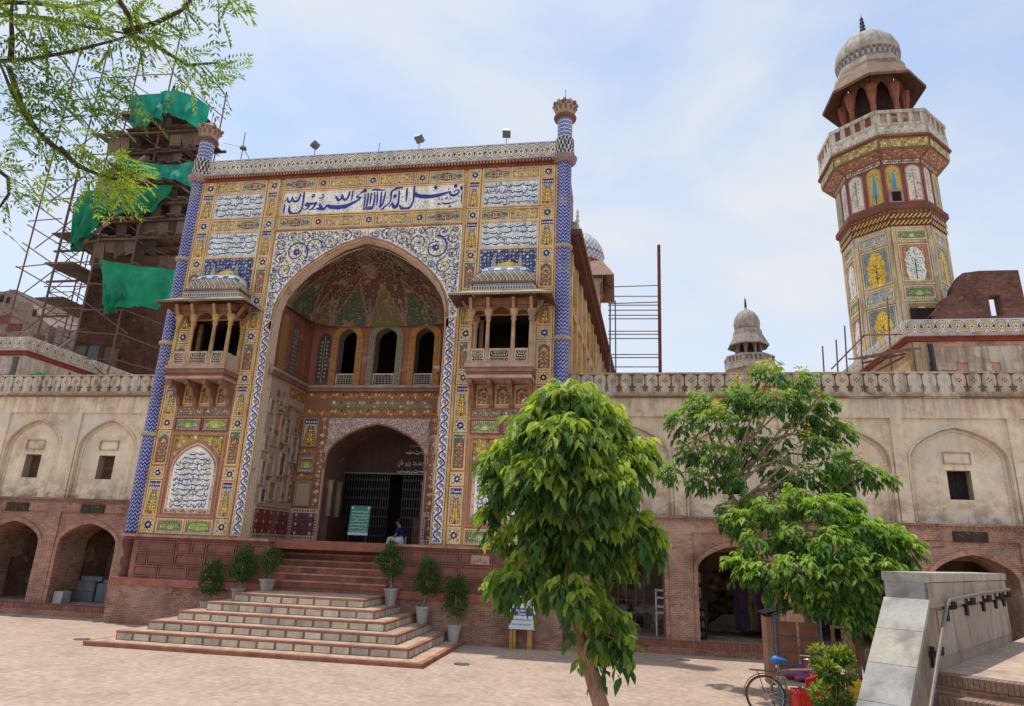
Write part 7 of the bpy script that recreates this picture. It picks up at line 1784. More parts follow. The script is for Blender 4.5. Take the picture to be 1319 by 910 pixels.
for k, u in enumerate((5.90, 6.0, 6.42)): mb = MB(); mb.box(u, u + (.09 if k < 2 else .14), -.527, -.46, 0, .75, (0.50, 0.27, 0.06)); mb.build('post', M_WOOD, r)
def notice(label, x0, x1, z0, z1, y, seed):
    r = thing('green_notice', label, 'notice', ((x0 + x1) / 2, y, Z0)); M = FR(((x0 + x1) / 2, y, 0), (1, 0, 0), (0, .10, 1), (0, -1, .1)); w = (x1 - x0) / 2
    mb = MB(); mb.mbox(M, -w, w, z0, z1, -.02, 0, (0.015, 0.20, 0.13)); mb.mbox(M, -w, w, z0 - .09, z0, -.02, .001, (0.55, 0.6, 0.62)); b = mb.build('board', M_PLAS, r)
    mb = MB(); o = Orn(mb, M, .002)
    for e in (-1, 1): o.disc(e * (w - .07), z1 - .08, .05, (0.5, 0.6, 0.55), 1, 10)
    for k in range(7): o.pen_row(-w + .05, w - .05, z1 - .22 - k * .115, .07, (0.55, 0.66, 0.6), seed + k)
    mb.build('lettering', M_PLAS, b)
    for e in (-1, 1): mb = MB(); mb.bar(M(e * (w - .05), Z0 - .0, -.03), M(e * (w - .05), z0, -.03), .04, .04, (0.03, 0.03, 0.03)); mb.build('leg', M_METAL, r)
notice('green notice with pale lettering on the shutter side of the doorway', -.74, .02, 3.12, 4.08, 2.6, 50)
notice('green notice half hidden by the door jamb behind the seated person', 1.88, 2.6, 3.12, 4.10, 2.9 + .4, 70)
r = thing('grille_gate', 'dark folding lattice gate standing half open in the doorway', 'gate', (0, 4.9, Z0))
for u0, u1, n in ((-1.9, 0.0, 18), (.58, 1.9, 13)):
    for k in range(n + 1):
        u = u0 + (u1 - u0) * k / n; mb = MB(); mb.box(u - .014, u + .014, 4.86, 4.89, Z0, 5.45, (0.05, 0.045, 0.042)); mb.build('bar', M_METAL, r)
    st = (u1 - u0) / n
    for j in range(7):
        mb = MB()
        for k in range(n):
            z = 3.0 + j * .36; a = u0 + k * st; mb.bar((a, 4.85, z), (a + st, 4.85, z + .12), .012, .02, (0.045, 0.04, 0.04)); mb.bar((a, 4.84, z + .12), (a + st, 4.84, z), .012, .02, (0.045, 0.04, 0.04))
        mb.build('lattice', M_METAL, r)
mb = MB(); mb.box(-1.93, 1.93, 4.84, 4.92, 5.45, 5.5, (0.2, 0.19, 0.18)); mb.build('head_rail', M_METAL, r)
def flood(label, px, py, tilt):
    p = onY(px, py, .16); q = Vector((p.x, .16, 17.10)); r = thing('floodlight', label, 'floodlight', tuple(q), 'floodlights on the gate parapet')
    mb = MB(); mb.tube([q, p], .018, 5, (0.3, 0.3, 0.3)); mb.build('stalk', M_METAL, r)
    mb = MB(); d = Vector((tilt, -.6, .35)).normalized(); mb.bar(p - d * .12, p + d * .16, .30, .15, (0.16, 0.16, 0.17)); mb.bar(p + d * .16, p + d * .18, .26, .12, (0.5, 0.52, 0.5)); mb.build('lamp_head', M_METAL, r)
flood('small floodlight on the parapet above the first word end of the inscription', 407, 188, -.5); flood('floodlight on the parapet over the middle of the right half', 541, 180, -.2); flood('floodlight on the parapet close to the right turret', 653, 173, .1)
p = onY(313, 193, .2); r = thing('antenna_mast', 'thin antenna mast with stays on the parapet beside the left turret', 'antenna', tuple(Vector((p.x, .2, 17.1))))
mb = MB(); t = onY(317, 168, .2); mb.tube([(p.x, .2, 17.1), (t.x, .2, 18.5)], .02, 5, (0.25, 0.2, 0.2)); mb.build('mast', M_METAL, r)
mb = MB(); mb.tube([(p.x + .03, .2, 17.75), (p.x + .45, .4, 17.1)], .015, 4, (0.25, 0.2, 0.2)); mb.tube([(p.x + .03, .2, 17.8), (p.x - 1.1, .5, 18.3)], .010, 4, (0.25, 0.2, 0.2)); mb.lathe((p.x + .02, .2, 17.7), [(.02, 0), (.14, .04), (.1, .14), (.02, .16)], 10, (0.16, 0.1, 0.1)); mb.build('stay', M_METAL, r)
mb = MB(); q = onY(489, 188, .2); mb.tube([(q.x, .2, 17.0), (q.x, .2, q.z + .12)], .02, 5, (0.4, 0.4, 0.4)); tag(mb.build('short_rod', M_METAL), 'short bare rod standing on the middle of the gate parapet', 'rod')
for i, (px, py, lab) in enumerate(((595, 856, 'round drain cover in the paving near the lowest pot'), (106, 824, 'round drain cover at the outer end of the lowest step'), (22, 794.5, 'small drain cover by the arcade plinth beside the empty arch'), (126, 801.5, 'small drain cover by the corner of the brick plinth'), (882, 850.5, 'small drain cover by the plinth near the white rack'))):
    p = onZ(px, py); mb = MB(); rr = .20 if i < 2 else .16; mb.lathe((p.x, p.y, 0), [(rr, .0), (rr, .014), (rr * .85, .016), (rr * .8, .008), (.001, .010)], 20, (0.13, 0.12, 0.12)); tag(mb.build('drain_cover', M_METAL), lab, 'drain cover')

# ================================================================== things in the arches
for i, (x, y, z, w, d, h, lab) in enumerate(((-10.35, 1.15, .345, .36, .40, .40, 'pale stone block alone at the front edge of the arch'), (-10.2, 2.3, .345, .75, .7, .35, 'grey block at the bottom of the stack in the left arch'), (-10.2, 2.32, .70, .7, .66, .35, 'grey block on top of the bottom block, with another above'), (-10.05, 2.3, 1.055, .85, .6, .17, 'topmost grey slab of the stacked blocks'), (-9.35, 2.35, .345, .8, .7, .66, 'large grey block beside the stack'), (-9.35, 2.35, 1.01, .55, .5, .12, 'thin grey slab lying on the large block'), (-8.6, 2.4, .345, .5, .6, .72, 'tall grey block standing in the shade by the right jamb'))):
    mb = MB(); c = (0.40, 0.42, 0.43) if i == 0 else (0.17, 0.19, 0.21); b = .015
    mb.box(x - w / 2, x + w / 2, y - d / 2, y + d / 2, z, z + h, c); o = mb.build('stone_block', M_CONC)
    bm = bmesh.new(); bm.from_mesh(o.data); bmesh.ops.bevel(bm, geom=bm.edges[:], offset=b, segments=1, affect='EDGES'); bm.to_mesh(o.data); bm.free(); tag(o, lab, 'block')
# white slatted rack in the second right arch
r = thing('white_rack', 'white painted wooden rack leaning inside the arch left of the brick pier', 'rack', (10.35, 1.6, .345)); wc = (0.56, 0.54, 0.5)
for u in (10.18, 10.62): mb = MB(); mb.box(u - .025, u + .025, 1.58, 1.63, .345, 1.72, wc); mb.build('post', M_WOOD, r)
for z in (1.68, 1.46, 1.2, 1.02): mb = MB(); mb.box(10.20, 10.6, 1.585, 1.62, z - .03, z + .03, wc); mb.build('slat', M_WOOD, r)
r = thing('steel_window', 'dark doorway with thin grey glazing bars behind the white rack', 'window', (9.2, 4.1, .345))
for u in (8.7, 9.0, 9.3, 9.6, 9.9): mb = MB(); mb.box(u - .015, u + .015, 4.05, 4.1, .35, 2.2, (0.3, 0.32, 0.32)); mb.build('bar', M_METAL, r)
for z in (1.2, 1.75): mb = MB(); mb.box(8.6, 9.95, 4.04, 4.05, z - .015, z + .015, (0.3, 0.32, 0.32)); mb.build('bar', M_METAL, r)
# craft stall in the third arch: framed pictures, shelf, hanging goods
px0 = 11.05
for i, (u, z, w, h, c, lab) in enumerate(((11.42, 2.35, .26, .36, (0.42, 0.42, 0.36), 'small framed picture with pale mount, highest on the arch wall'), (11.46, 1.88, .32, .38, (0.45, 0.24, 0.1), 'framed orange picture below the highest one'), (11.05, 1.55, .28, .4, (0.36, 0.32, 0.24), 'framed grey picture nearest the brick pier'), (11.48, 1.38, .30, .42, (0.45, 0.32, 0.16), 'framed picture of an orange leaf shape'), (11.3, .98, .30, .34, (0.36, 0.4, 0.3), 'framed greenish picture lowest on the arch wall'))):
    y = 3.2; r = thing('framed_picture', lab, 'picture', (u, y, z), 'pictures in the shop arch'); mb = MB(); mb.box(u, u + w, y, y + .03, z, z + h, (0.16, 0.09, 0.05)); mb.build('frame', M_WOOD, r); mb = MB(); mb.box(u + .04, u + w - .04, y - .006, y - .001, z + .04, z + h - .04, (0.5, 0.46, 0.38)); mb.box(u + .08, u + w - .08, y - .009, y - .0065, z + .09, z + h - .09, c); mb.build('print', M_PLAS, r)
mb = MB(); mb.box(10.95, 11.95, 3.235, 3.27, .345, 2.9, (0.07, 0.055, 0.05)); tag(mb.build('picture_panel', M_WOOD), 'dark panel on which the framed pictures hang', 'panel')
r = thing('goods_shelf', 'narrow dark shelf of small goods against the brick pier', 'shelf', (11.45, 1.5, .345))
mb = MB(); mb.box(11.36, 11.40, 1.3, 1.75, .345, 1.45, (0.03, 0.03, 0.035)); mb.box(11.62, 11.66, 1.3, 1.75, .345, 1.45, (0.03, 0.03, 0.035))
for z in (.4, .68, .96, 1.24, 1.43): mb.box(11.401, 11.619, 1.3, 1.75, z - .015, z + .015, (0.04, 0.04, 0.045))
mb.build('frame', M_METAL, r); R = random.Random(2)
for zi, z in enumerate((.42, .7, .98, 1.26)):
    for k in range(2):
        cn = (zi + 2 * k) % 4; mb = MB(); c = [(0.3, 0.34, 0.4), (0.12, 0.12, 0.14), (0.36, 0.16, 0.1), (0.45, 0.42, 0.38)][cn]; mb.lathe((11.46 + k * .11, 1.42, z + -.004), [(.04, 0), (.05, .06), (.035, .14), (.02, .18)], 8, c); tag(mb.build('trinket', M_PLAS), ('grey blue', 'black', 'russet', 'cream')[cn] + ' jar shaped trinket on the ' + ('lowest', 'second', 'third', 'top')[zi] + ' board of the narrow shelf', 'trinket', 'trinkets on the narrow shelf')
cols = [(0.055, 0.035, 0.10), (0.12, 0.04, 0.055), (0.04, 0.05, 0.10), (0.2, 0.15, 0.05), (0.12, 0.10, 0.09), (0.13, 0.04, 0.08)]
for i in range(7):
    u = 12.75 + i * .14; mb = MB(); n = 10; v = []; f = []
    for k in range(n + 1):
        for j in (0, 1, 2): v.append((u + (j - 1) * .07, 2.5 + .04 * math.sin(k * 1.3 + j * 2 + i) + .05 * (i % 2), 2.15 - k * .16))
    for k in range(n):
        for j in (0, 1): a = k * 3 + j; f.append((a, a + 1, a + 4, a + 3))
    mb.idx(v, f, cols[i % 6]); tag(mb.build('hanging_cloth', M_CLOTH, None, True), ['purple', 'maroon', 'navy', 'mustard', 'grey brown', 'crimson', 'second purple'][i] + ' cloth hanging in the shop arch behind the stall', 'cloth', 'cloths in the shop arch')

# ================================================================== stall, bicycle and odds and ends at the right
SY = -5.0
def S(px, py, dy=0.0): return onY(px, py, SY + dy)
r = thing('vendor_stall', 'blue framed vendor stall with gabled roof frame, rails and red brown panels', 'stall', tuple(Vector((S(1030, 860).x, SY, 0)))); SB = (0.10, 0.20, 0.34)
L, Rr = S(1003, 870), S(1063, 870); zt = S(1003, 793).z; ztr = S(1062, 798).z; zp = S(1028, 782).z; xm = S(1028, 782).x
for x, z in ((L.x, zt), (Rr.x, ztr)):
    for dy in (0, .7): mb = MB(); mb.tube([(x, SY + dy, 0), (x, SY + dy, z)], .022, 6, SB); mb.build('post', M_METAL, r)
for a, b in (((L.x - .02, zt), (xm, zp)), ((xm, zp), (Rr.x + .02, ztr))):
    for dy in (0, .7): mb = MB(); mb.tube([(a[0], SY + dy, a[1]), (b[0], SY + dy, b[1])], .02, 6, SB); mb.build('roof_bar', M_METAL, r)
mb = MB(); mb.face([(L.x - .22, SY - .05, zt + .02), (xm, SY - .05, zp + .03), (xm, SY + .75, zp + .03), (L.x - .22, SY + .75, zt + .02)], (0.07, 0.09, 0.10)); mb.face([(L.x - .22, SY + .75, zt + .0), (xm, SY + .75, zp + .01), (xm, SY - .05, zp + .01), (L.x - .22, SY - .05, zt + .0)], (0.05, 0.06, 0.07)); mb.build('roof_sheet', M_METAL, r)
for k in range(3):
    z = zt - .42 - k * .27; mb = MB(); mb.tube([(L.x, SY, z), (Rr.x, SY, z - .02)], .012, 5, (0.2, 0.28, 0.36)); mb.build('rail', M_METAL, r)
for k in range(2):
    x0 = L.x + .03 + k * (Rr.x - L.x) / 2; x1 = L.x - .0 + (k + 1) * (Rr.x - L.x) / 2 - .02; mb = MB(); mb.box(x0, x1, SY + .03, SY + .06, .55, zt - .12, (0.36, 0.16, 0.10)); mb.build('back_panel', M_WOOD, r)
mb = MB(); mb.box(L.x - .16, L.x - .02, SY + .1, SY + .6, .2, zt - .05, (0.40, 0.22, 0.13)); mb.build('side_panel', M_WOOD, r)
mb = MB(); mb.box(xm - .02, xm + .22, SY + .3, SY + .34, zt + .03, zp + .25, (0.50, 0.30, 0.22)); mb.build('top_box', M_CLOTH, r)
mb = MB(); mb.box(L.x - .02, Rr.x + .02, SY - .02, SY + .72, .40, .46, (0.30, 0.22, 0.14)); mb.build('counter', M_WOOD, r)
# leaning wooden frame
q0, q1 = S(1068, 868, -.3), S(1104, 806, -.3)
r = thing('wooden_frame', 'upright brown wooden frame with one pale board standing beside the blue stall', 'frame', (q0.x, SY - .3, 0))
x0, x1 = S(1070, 812, -.3).x, S(1100, 810, -.3).x; z1 = S(1070, 809, -.3).z
for a, b, z0, z2, y, c in ((x0, x0 + .06, 0, z1, 0, (0.34, 0.2, 0.1)), (x1, x1 + .06, 0, z1 - .02, 0, (0.2, 0.1, 0.055)), (x0, x1 + .06, z1, z1 + .05, 0, (0.4, 0.32, 0.22)), (x0 + .22, x0 + .44, .3, z1 - .02, .06, (0.48, 0.36, 0.22)), (x0 + .062, x1 - .002, .5, .56, 0, (0.3, 0.18, 0.1))):
    mb = MB(); mb.box(a, b, SY - .36 + y, SY - .30 + y, z0, z2, c); mb.build('board', M_WOOD, r)
# bicycle
BY = -6.9
def bike():
    c = onY(985, 892, BY); wr = .335; A = Vector((c.x + .02, BY, wr)); Bf = A + Vector((1.02, -.12, 0)); fd_ = (Bf - A).normalized()
    r = thing('bicycle', 'old bicycle with rusty mudguard and blue saddle parked before the blue stall', 'bicycle', (A.x + .5, BY, 0)); st = Vector((-fd_.y, fd_.x, 0))
    def wheel(c0):
        mb = MB(); n = 36; P = [c0 + fd_ * (wr * math.cos(k * 2 * math.pi / n)) + Vector((0, 0, wr * math.sin(k * 2 * math.pi / n))) for k in range(n + 1)]
        mb.tube(P, .019, 6, (0.03, 0.03, 0.03), False); w = mb.build('wheel', M_PLAS, r, True)
        mb = MB(); P = [c0 + (p - c0) * .93 for p in P]; mb.tube(P, .010, 6, (0.5, 0.5, 0.5), False); mb.build('rim', M_STEEL, w, True)
        mb = MB(); mb.tube([c0 - st * .05, c0 + st * .05], .02, 8, (0.4, 0.4, 0.4))
        for k in range(18): a = k * math.pi / 9; mb.tube([c0 + st * (.025 if k % 2 else -.025), c0 + (fd_ * math.cos(a) + Vector((0, 0, math.sin(a)))) * wr * .92], .0022, 3, (0.5, 0.5, 0.5))
        mb.build('spokes', M_STEEL, w)
        mb = MB(); P = [c0 + (fd_ * math.cos(a) + Vector((0, 0, math.sin(a)))) * (wr + .045) for a in [rad(x) for x in range(20, 196, 11)]]
        for a, b in zip(P, P[1:]): mb.bar(a, b, .05, .012, (0.32, 0.12, 0.04))
        mb.build('mudguard', M_RUST, r)
    wheel(A); wheel(Bf)
    bb = A + fd_ * .44 + Vector((0, 0, -.03)); seat = A + fd_ * .26 + Vector((0, 0, .50)); head = A + fd_ * .83 + Vector((0, 0, .50)); hl = A + fd_ * .87 + Vector((0, 0, .36)); fc = (0.26, 0.22, 0.17)
    for a, b, q in ((bb, seat, .018), (seat - Vector((0, 0, .05)), head, .022), (bb, hl, .018), (head + Vector((0, 0, .1)), hl, .02)): mb = MB(); mb.tube([a, b], q, 8, fc); mb.build('frame_tube', M_METAL, r)
    mb = MB()
    for e in (-1, 1): mb.tube([A + st * .05 * e, bb + st * .03 * e], .010, 6, fc); mb.tube([A + st * .05 * e, seat + st * .02 * e - Vector((0, 0, .04))], .009, 6, fc); mb.tube([Bf + st * .05 * e, hl + st * .03 * e], .011, 6, fc)
    mb.build('stays', M_METAL, r)
    mb = MB(); sp = seat + Vector((0, 0, .12)); mb.tube([seat, sp], .012, 6, (0.4, 0.4, 0.4)); mb.build('seat_post', M_STEEL, r)
    mb = MB(); mb.tube([sp - fd_ * .13, sp - fd_ * .05, sp + fd_ * .06, sp + fd_ * .15], [.05, .085, .05, .02], 10, (0.02, 0.14, 0.42)); s = mb.build('saddle', M_PLAS, r, True); s.scale = (1, 1, 1)
    mb = MB(); hb = head + Vector((0, 0, .20)); mb.tube([head, hb], .012, 6, (0.5, 0.5, 0.5)); mb.tube([hb + st * .26 - fd_ * .16, hb + st * .24, hb + st * .08 + fd_ * .05, hb - st * .08 + fd_ * .05, hb - st * .24, hb - st * .26 - fd_ * .16], .011, 6, (0.55, 0.55, 0.55)); mb.build('handlebar', M_STEEL, r, True)
    mb = MB(); mb.tube([bb - st * .05, bb - st * .06], .10, 18, (0.2, 0.19, 0.18)); mb.tube([bb - st * .07, bb - st * .07 + fd_ * .12 - Vector((0, 0, .11))], .010, 5, (0.4, 0.4, 0.4)); mb.tube([bb + st * .07, bb + st * .07 - fd_ * .12 + Vector((0, 0, .11))], .010, 5, (0.4, 0.4, 0.4)); mb.build('crank', M_STEEL, r)
    for e in (-1, 1): mb = MB(); q = bb + st * .07 * e - e * (fd_ * -.12 + Vector((0, 0, .11))) * (-1 if e < 0 else -1) * 0; q = bb - st * .07 * e * 1 + (fd_ * .12 - Vector((0, 0, .11))) * e; mb.bar(q - st * .01 * e, q - st * .10 * e, .07, .025, (0.04, 0.04, 0.04)); mb.build('pedal', M_PLAS, r)
    mb = MB(); rz = A.z + wr + .09
    for e in (-1, 1): mb.tube([Vector((A.x, A.y, rz)) - fd_ * .26 + st * .06 * e, Vector((A.x, A.y, rz)) + fd_ * .2 + st * .06 * e], .008, 5, (0.05, 0.04, 0.04)); mb.tube([Vector((A.x, A.y, rz)) - fd_ * .12 + st * .06 * e, A + st * .06 * e], .007, 5, (0.1, 0.05, 0.04))
    for k in range(5): mb.tube([Vector((A.x, A.y, rz)) + fd_ * (-.24 + k * .1) - st * .07, Vector((A.x, A.y, rz)) + fd_ * (-.24 + k * .1) + st * .07], .007, 5, (0.05, 0.04, 0.04))
    mb.build('carrier', M_METAL, r)
    mb = MB(); mb.lathe((0, 0, 0), [(.06, -.006), (.065, 0), (.03, .006)], 16, (0.5, 0.3, 0.34)); hc = mb.build('hub_rosette', M_CLOTH, r); hc.matrix_parent_inverse = Matrix(); w = world_of(r).inverted() @ (Matrix.Translation(A - st * .075) @ Matrix.Rotation(rad(90), 4, 'X')); hc.matrix_basis = w
    mb = MB(); mb.tube([A + fd_ * .1 - st * .08 - Vector((0, 0, .05)), A + fd_ * .24 - st * .16 - Vector((0, 0, wr - .005))], .012, 5, (0.05, 0.05, 0.05)); mb.build('kickstand', M_METAL, r)
bike()
# red basket, bundle, discs, yellow boxes, table, shrub
q = onY(1042, 905, -7.5)
r = thing('red_crate', 'bright red slatted plastic crate with a raised handle in front of the bicycle', 'crate', (q.x, -7.5, 0)); RC = (0.55, 0.02, 0.015)
zt = onY(1042, 890, -7.5).z; w = .22
mb = MB(); mb.box(q.x - w, q.x + w, -7.72, -7.30, 0, .03, RC)
for k in range(7):
    u = q.x - w + k * 2 * w / 6.0
    mb.box(u - .018, u + .018, -7.735, -7.722, .0, zt, RC); mb.box(u - .018, u + .018, -7.298, -7.285, .0, zt, RC)
for k in range(6):
    v = -7.70 + k * .08; mb.box(q.x - w - .014, q.x - w - .001, v - .016, v + .016, 0, zt, RC); mb.box(q.x + w + .001, q.x + w + .014, v - .016, v + .016, 0, zt, RC)
for z in (.2, zt): mb.box(q.x - w - .02, q.x + w + .02, -7.745, -7.737, z - .03, z, RC); mb.box(q.x - w - .02, q.x + w + .02, -7.283, -7.275, z - .03, z, RC); mb.box(q.x - w - .028, q.x - w - .016, -7.745, -7.275, z - .03, z, RC); mb.box(q.x + w + .016, q.x + w + .028, -7.745, -7.275, z - .03, z, RC)
mb.build('basket', M_PLAS, r)
mb = MB(); hx = onY(1036, 880, -7.5).x; mb.box(hx - .035, hx + .035, -7.77, -7.747, .1, zt + .22, RC); mb.bar((hx, -7.76, zt + .2), (hx + .2, -7.7, zt + .26), .05, .06, RC); mb.build('handle', M_PLAS, r)
mb = MB(); c = onY(1050, 862, -5.9); R = random.Random(9); v = []; f = []
for i in range(15):
    for j in range(25):
        a, b = math.pi * i / 14, 2 * math.pi * j / 24; k = 1 + .16 * math.sin(5 * b + 3 * a) + .10 * math.sin(11 * b + 5 * a)
        v.append((c.x + .50 * k * math.sin(a) * math.cos(b), -5.6 + .28 * k * math.sin(a) * math.sin(b), .54 + .13 * k * math.cos(a) * (1 + .5 * math.sin(7 * b))))
for i in range(14):
    for j in range(24): a = i * 25 + j; f.append((a, a + 1, a + 26, a + 25))
mb.idx(v, f, [(0.36, 0.10, 0.22) if (k // 24 + k % 24 // 3) % 3 else (0.30, 0.14, 0.26) for k in range(len(f))]); tag(mb.build('cloth_bundle', M_CLOTH, None, True), 'pink and purple cloth bundle heaped on the low table', 'bundle')
r = thing('low_table', 'low table with blue legs and pale edge under the cloth bundle', 'table', (c.x - .2, -5.7, 0))
mb = MB(); mb.box(c.x - .75, c.x + .5, -5.95, -5.3, .38, .43, (0.48, 0.42, 0.28)); mb.build('table_top', M_WOOD, r)
for x in (c.x - .68, c.x - .3, c.x + .1, c.x + .44):
    mb = MB(); mb.box(x - .03, x + .03, -5.9, -5.84, 0, .379, (0.12, 0.24, 0.28)); mb.build('leg', M_WOOD, r)
for px, py, y, c1, c2, rr, lab in ((1045, 860, -6.05, (0.55, 0.03, 0.03), (0.6, 0.58, 0.55), .11, 'red and white toy fan disc standing on the bundle'), (1084, 838, -5.5, (0.62, 0.48, 0.02), (0.1, 0.08, 0.3), .09, 'yellow round toy disc standing by the wooden frame')):
    p = onY(px, py, y); r = thing('toy_disc', lab, 'toy', (p.x, y, p.z - rr)); M = FR((p.x, y, p.z), (.9, .2, 0), (0, 0, 1), (.2, -.95, 0)); mb = MB(); o = Orn(mb, M, 0); n = 20
    for k in range(n): a, b = 2 * math.pi * k / n, 2 * math.pi * (k + 1) / n; mb.face([M(rr * math.cos(a), rr * math.sin(a), 0), M(rr * math.cos(b), rr * math.sin(b), 0), M(rr * math.cos(b), rr * math.sin(b), -.04), M(rr * math.cos(a), rr * math.sin(a), -.04)], c1)
    o.disc(0, 0, rr, c1, .1, 20); o.disc(0, 0, rr * .72, c2, 1, 20); o.disc(0, 0, rr * .5, c1, 2, 20); o.disc(0, 0, rr * .26, c2, 3, 16); mb.build('disc', M_PLAS, r)
    mb = MB(); mb.bar((p.x, y + .03, p.z - rr - .06), (p.x, y + .03, p.z), .03, .02, c2); mb.build('stand', M_PLAS, r)
for i, (px, py, w, h) in enumerate(((1104, 872, .22, .34), (1102, 900, .24, .2))):
    p = onY(px, py, -6.6 - i * .2); mb = MB(); z0 = max(0, p.z - h / 2) if i == 0 else 0; mb.box(p.x - w / 2, p.x + w / 2, -6.75 - i * .2, -6.45 - i * .2, z0 if i else .30, (z0 if i else .30) + h, (0.62, 0.42, 0.01)); 
    for k in range(3): mb.box(p.x - w / 2 - .006, p.x + w / 2 + .006, -6.756 - i * .2, -6.44 - i * .2, (z0 if i else .30) + .05 + k * h * .3, (z0 if i else .30) + .075 + k * h * .3, (0.5, 0.33, 0.01))
    tag(mb.build('yellow_box', M_PLAS), ['yellow ribbed box standing on the lower one beside the parapet', 'low yellow ribbed box on the ground beside the parapet'][i], 'box')
mb = MB(); p = onY(1101, 890, -6.7); mb.box(p.x - .2, p.x + .2, -6.98, -6.4, .205, .295, (0.05, 0.06, 0.09)); tag(mb.build('dark_tray', M_PLAS), 'flat dark tray between the two yellow boxes', 'tray')
p = onY(1072, 905, -8.3)
r = thing('leafy_shrub', 'bright yellow green variegated shrub in front of the red crate', 'shrub', (p.x, -8.3, 0)); mb = MB()
R = random.Random(17)
for k in range(7): a = R.uniform(0, 6.3); mb.tube([(p.x, -8.3, 0), (p.x + .1 * math.cos(a), -8.3 + .1 * math.sin(a), .4), (p.x + .26 * math.cos(a), -8.3 + .26 * math.sin(a), .85)], [.014, .010, .005], 5, (0.2, 0.16, 0.08))
mb.build('stem', M_BARK, r); lv = MB()
zt = onY(1072, 838, -8.3).z
CLP = [(Vector((R.uniform(-.24, .24), R.uniform(-.2, .2), R.uniform(.25, .95) * zt)), R.uniform(.12, .2)) for _k in range(13)]
for k in range(1250):
    v = rv(R); q = R.uniform(.3, 1) ** .5; cc_, cr_ = CLP[k % 13]; pt = Vector((p.x, -8.3, 0)) + cc_ + v * cr_ * q; f = max(0, min(1, .35 + .5 * v.z + R.uniform(-.3, .3))); leaf(lv, pt, (v + rv(R) * .7 + Vector((0, 0, -.1))).normalized(), .11 * R.uniform(.6, 1.2), .055, mixc((0.045, 0.12, 0.02), (0.40, 0.46, 0.07), f * f * 1.2 if f < .9 else 1), rv(R))
lv.build('crown', M_BUSH, r)

# ================================================================== the seated person
def skin(name, verts, edges, radii, root, col, mat, parent, sub=2):
    me = D.meshes.new(name); me.from_pydata(verts, edges, []); me.update(); o = D.objects.new(name, me); COL.objects.link(o)
    sm = o.modifiers.new('skin', 'SKIN'); sm.use_smooth_shade = True; sv = me.skin_vertices[0].data if me.skin_vertices else None
    if sv is None:
        bm = bmesh.new(); bm.from_mesh(me); bm.verts.layers.skin.verify(); bm.to_mesh(me); bm.free(); sv = me.skin_vertices[0].data
    for i, q in enumerate(radii): sv[i].radius = (q, q) if not isinstance(q, tuple) else q; sv[i].use_root = (i == root)
    sd = o.modifiers.new('sub', 'SUBSURF'); sd.levels = sub; sd.render_levels = sub
    bpy.context.view_layer.update(); ev = o.evaluated_get(bpy.context.evaluated_depsgraph_get()); m2 = D.meshes.new_from_object(ev); D.objects.remove(o); m2.name = name
    at = m2.color_attributes.new('Col', 'FLOAT_COLOR', 'CORNER'); at.data.foreach_set('color', list((*col, 1.0)) * len(m2.loops)); m2.materials.clear(); m2.materials.append(mat)
    m2.polygons.foreach_set('use_smooth', [True] * len(m2.polygons))
    o = D.objects.new(name, m2); COL.objects.link(o); attach(o, parent); return o
px_, py_, pz_ = 1.78, 1.50, Z0       # sits on the threshold, facing left along the step (-x), legs over the top step
pr = thing('person', 'person in navy shirt and white trousers sitting on the threshold looking at a phone', 'person', (px_, py_, pz_))
def pp(a, b, c): return (px_ + a, py_ + b, pz_ + c)
SK = (0.24, 0.125, 0.075)
V = [pp(0, 0, .12), pp(-.02, 0, .30), pp(-.07, 0, .46), pp(-.10, 0, .54), pp(-.12, 0, .60), pp(-.15, 0, .68), pp(-.16, 0, .76),
     pp(-.08, .17, .47), pp(-.13, .22, .28), pp(-.30, .14, .19), pp(-.36, .12, .19),
     pp(-.08, -.17, .47), pp(-.13, -.22, .28), pp(-.30, -.14, .19), pp(-.36, -.11, .20),
     pp(-.02, .10, .10), pp(-.40, .14, .16), pp(-.42, .14, -.18), pp(-.50, .14, -.22), pp(-.02, -.10, .10), pp(-.40, -.14, .16), pp(-.42, -.14, -.18), pp(-.50, -.14, -.22)]
E = [(0, 1), (1, 2), (2, 3), (3, 4), (4, 5), (5, 6), (2, 7), (7, 8), (8, 9), (9, 10), (2, 11), (11, 12), (12, 13), (13, 14), (0, 15), (15, 16), (16, 17), (17, 18), (0, 19), (19, 20), (20, 21), (21, 22)]
rr = [.13, .12, .13, .055, .06, .088, .075, .06, .042, .028, .030, .06, .042, .028, .030, .09, .065, .042, .04, .09, .065, .042, .04]
body = skin('body', V, E, rr, 0, SK, M_SKIN, pr)
skin('shirt', [V[0], V[1], V[2], pp(-.085, 0, .51), V[7], pp(-.125, .215, .31), V[11], pp(-.125, -.215, .31)], [(0, 1), (1, 2), (2, 3), (2, 4), (4, 5), (2, 6), (6, 7)], [.16, .145, .155, .075, .08, .068, .08, .068], 0, (0.018, 0.028, 0.085), M_CLOTH, pr)
skin('trousers', [V[0], V[15], V[16], pp(-.42, .14, -.12), V[19], V[20], pp(-.42, -.14, -.12)], [(0, 1), (1, 2), (2, 3), (0, 4), (4, 5), (5, 6)], [.15, .115, .09, .07, .115, .09, .07], 0, (0.55, 0.56, 0.60), M_CLOTH, pr)
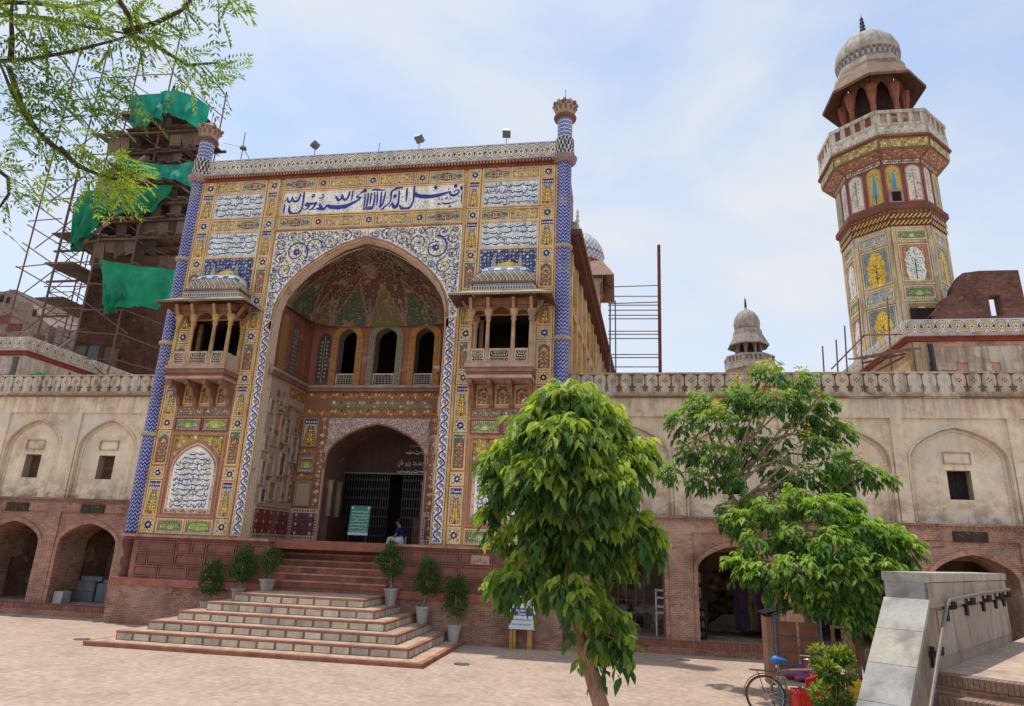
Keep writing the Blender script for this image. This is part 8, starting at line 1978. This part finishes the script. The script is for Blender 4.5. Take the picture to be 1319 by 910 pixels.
for e in (-1, 1):
    for k in range(4):
        b = Vector(pp(-.385, e * .115 + (k - 1.5) * .016 * e, .195)); skin('finger', [b, b + Vector((-.035, -e * .006, .006)), b + Vector((-.058, -e * .014, -.006 + .004 * k)), b + Vector((-.070, -e * .02, -.018))], [(0, 1), (1, 2), (2, 3)], [.0085, .008, .0075, .006], 0, SK, M_SKIN, body, 1)
    b = Vector(pp(-.36, e * .095, .205)); skin('thumb', [b, b + Vector((-.03, -e * .02, .012)), b + Vector((-.05, -e * .024, .014))], [(0, 1), (1, 2)], [.010, .009, .007], 0, SK, M_SKIN, body, 1)
hd = Vector(pp(-.155, 0, .705)); mb = MB(); v = []; f = []      # hair cap
for i in range(9):
    for j in range(17):
        a, b = i / 8 * math.pi * .56, 2 * math.pi * j / 16; back = .5 + .5 * math.cos(b)
        a = a * (1.0 + .45 * back) * .95; v.append((hd.x + .015 + .098 * math.sin(a) * math.cos(b), hd.y + .088 * math.sin(a) * math.sin(b), hd.z + .015 + .115 * math.cos(a)))
for i in range(8):
    for j in range(16): a = i * 17 + j; f.append((a, a + 1, a + 18, a + 17))
mb.idx(v, f, (0.015, 0.012, 0.010)); mb.build('hair', M_CLOTH, body, True)
mb = MB(); c = hd + Vector((-.088, 0, -.02)); mb.tube([c + Vector((.01, 0, .03)), c + Vector((-.018, 0, -.005)), c + Vector((.004, 0, -.015))], [.008, .013, .008], 6, SK); mb.build('nose', M_SKIN, body, True)
for e in (-1, 1):
    mb = MB(); c2 = hd + Vector((-.078, e * .032, .012)); mb.lathe((c2.x, c2.y, c2.z - .006), [(.002, 0), (.009, .004), (.009, .008), (.002, .012)], 8, (0.02, 0.015, 0.012)); mb.build('eye', M_PLAS, body)
    mb = MB(); c2 = hd + Vector((.012, e * .085, -.005)); mb.lathe((c2.x, c2.y, c2.z - .03), [(.004, 0), (.014, .015), (.018, .04), (.008, .06)], 8, SK); mb.build('ear', M_SKIN, body, True)
mb = MB(); c2 = hd + Vector((-.080, 0, -.058)); mb.box(c2.x - .004, c2.x + .004, c2.y - .022, c2.y + .022, c2.z - .005, c2.z + .005, (0.2, 0.07, 0.055)); mb.build('mouth', M_SKIN, body)
for e in (-1, 1):
    mb = MB(); a = Vector(pp(-.47, e * .14, -.265)); mb.bar(a + Vector((.08, 0, .02)), a + Vector((-.10, 0, 0)), .085, .05, (0.06, 0.04, 0.03)); mb.build('shoe', M_PLAS, pr)
mb = MB(); c2 = Vector(pp(-.43, 0, .21)); M = FR(c2, (0, 1, 0), (-.8, 0, .6), (.6, 0, .8)); mb.mbox(M, -.075, .075, -.04, .04, 0, .009, (0.02, 0.02, 0.025)); mb.mbox(M, -.07, .07, -.036, .036, .009, .0095, (0.25, 0.3, 0.4)); o = mb.build('mobile_phone', M_PLAS); tag(o, 'dark phone held in both hands by the seated person', 'phone')
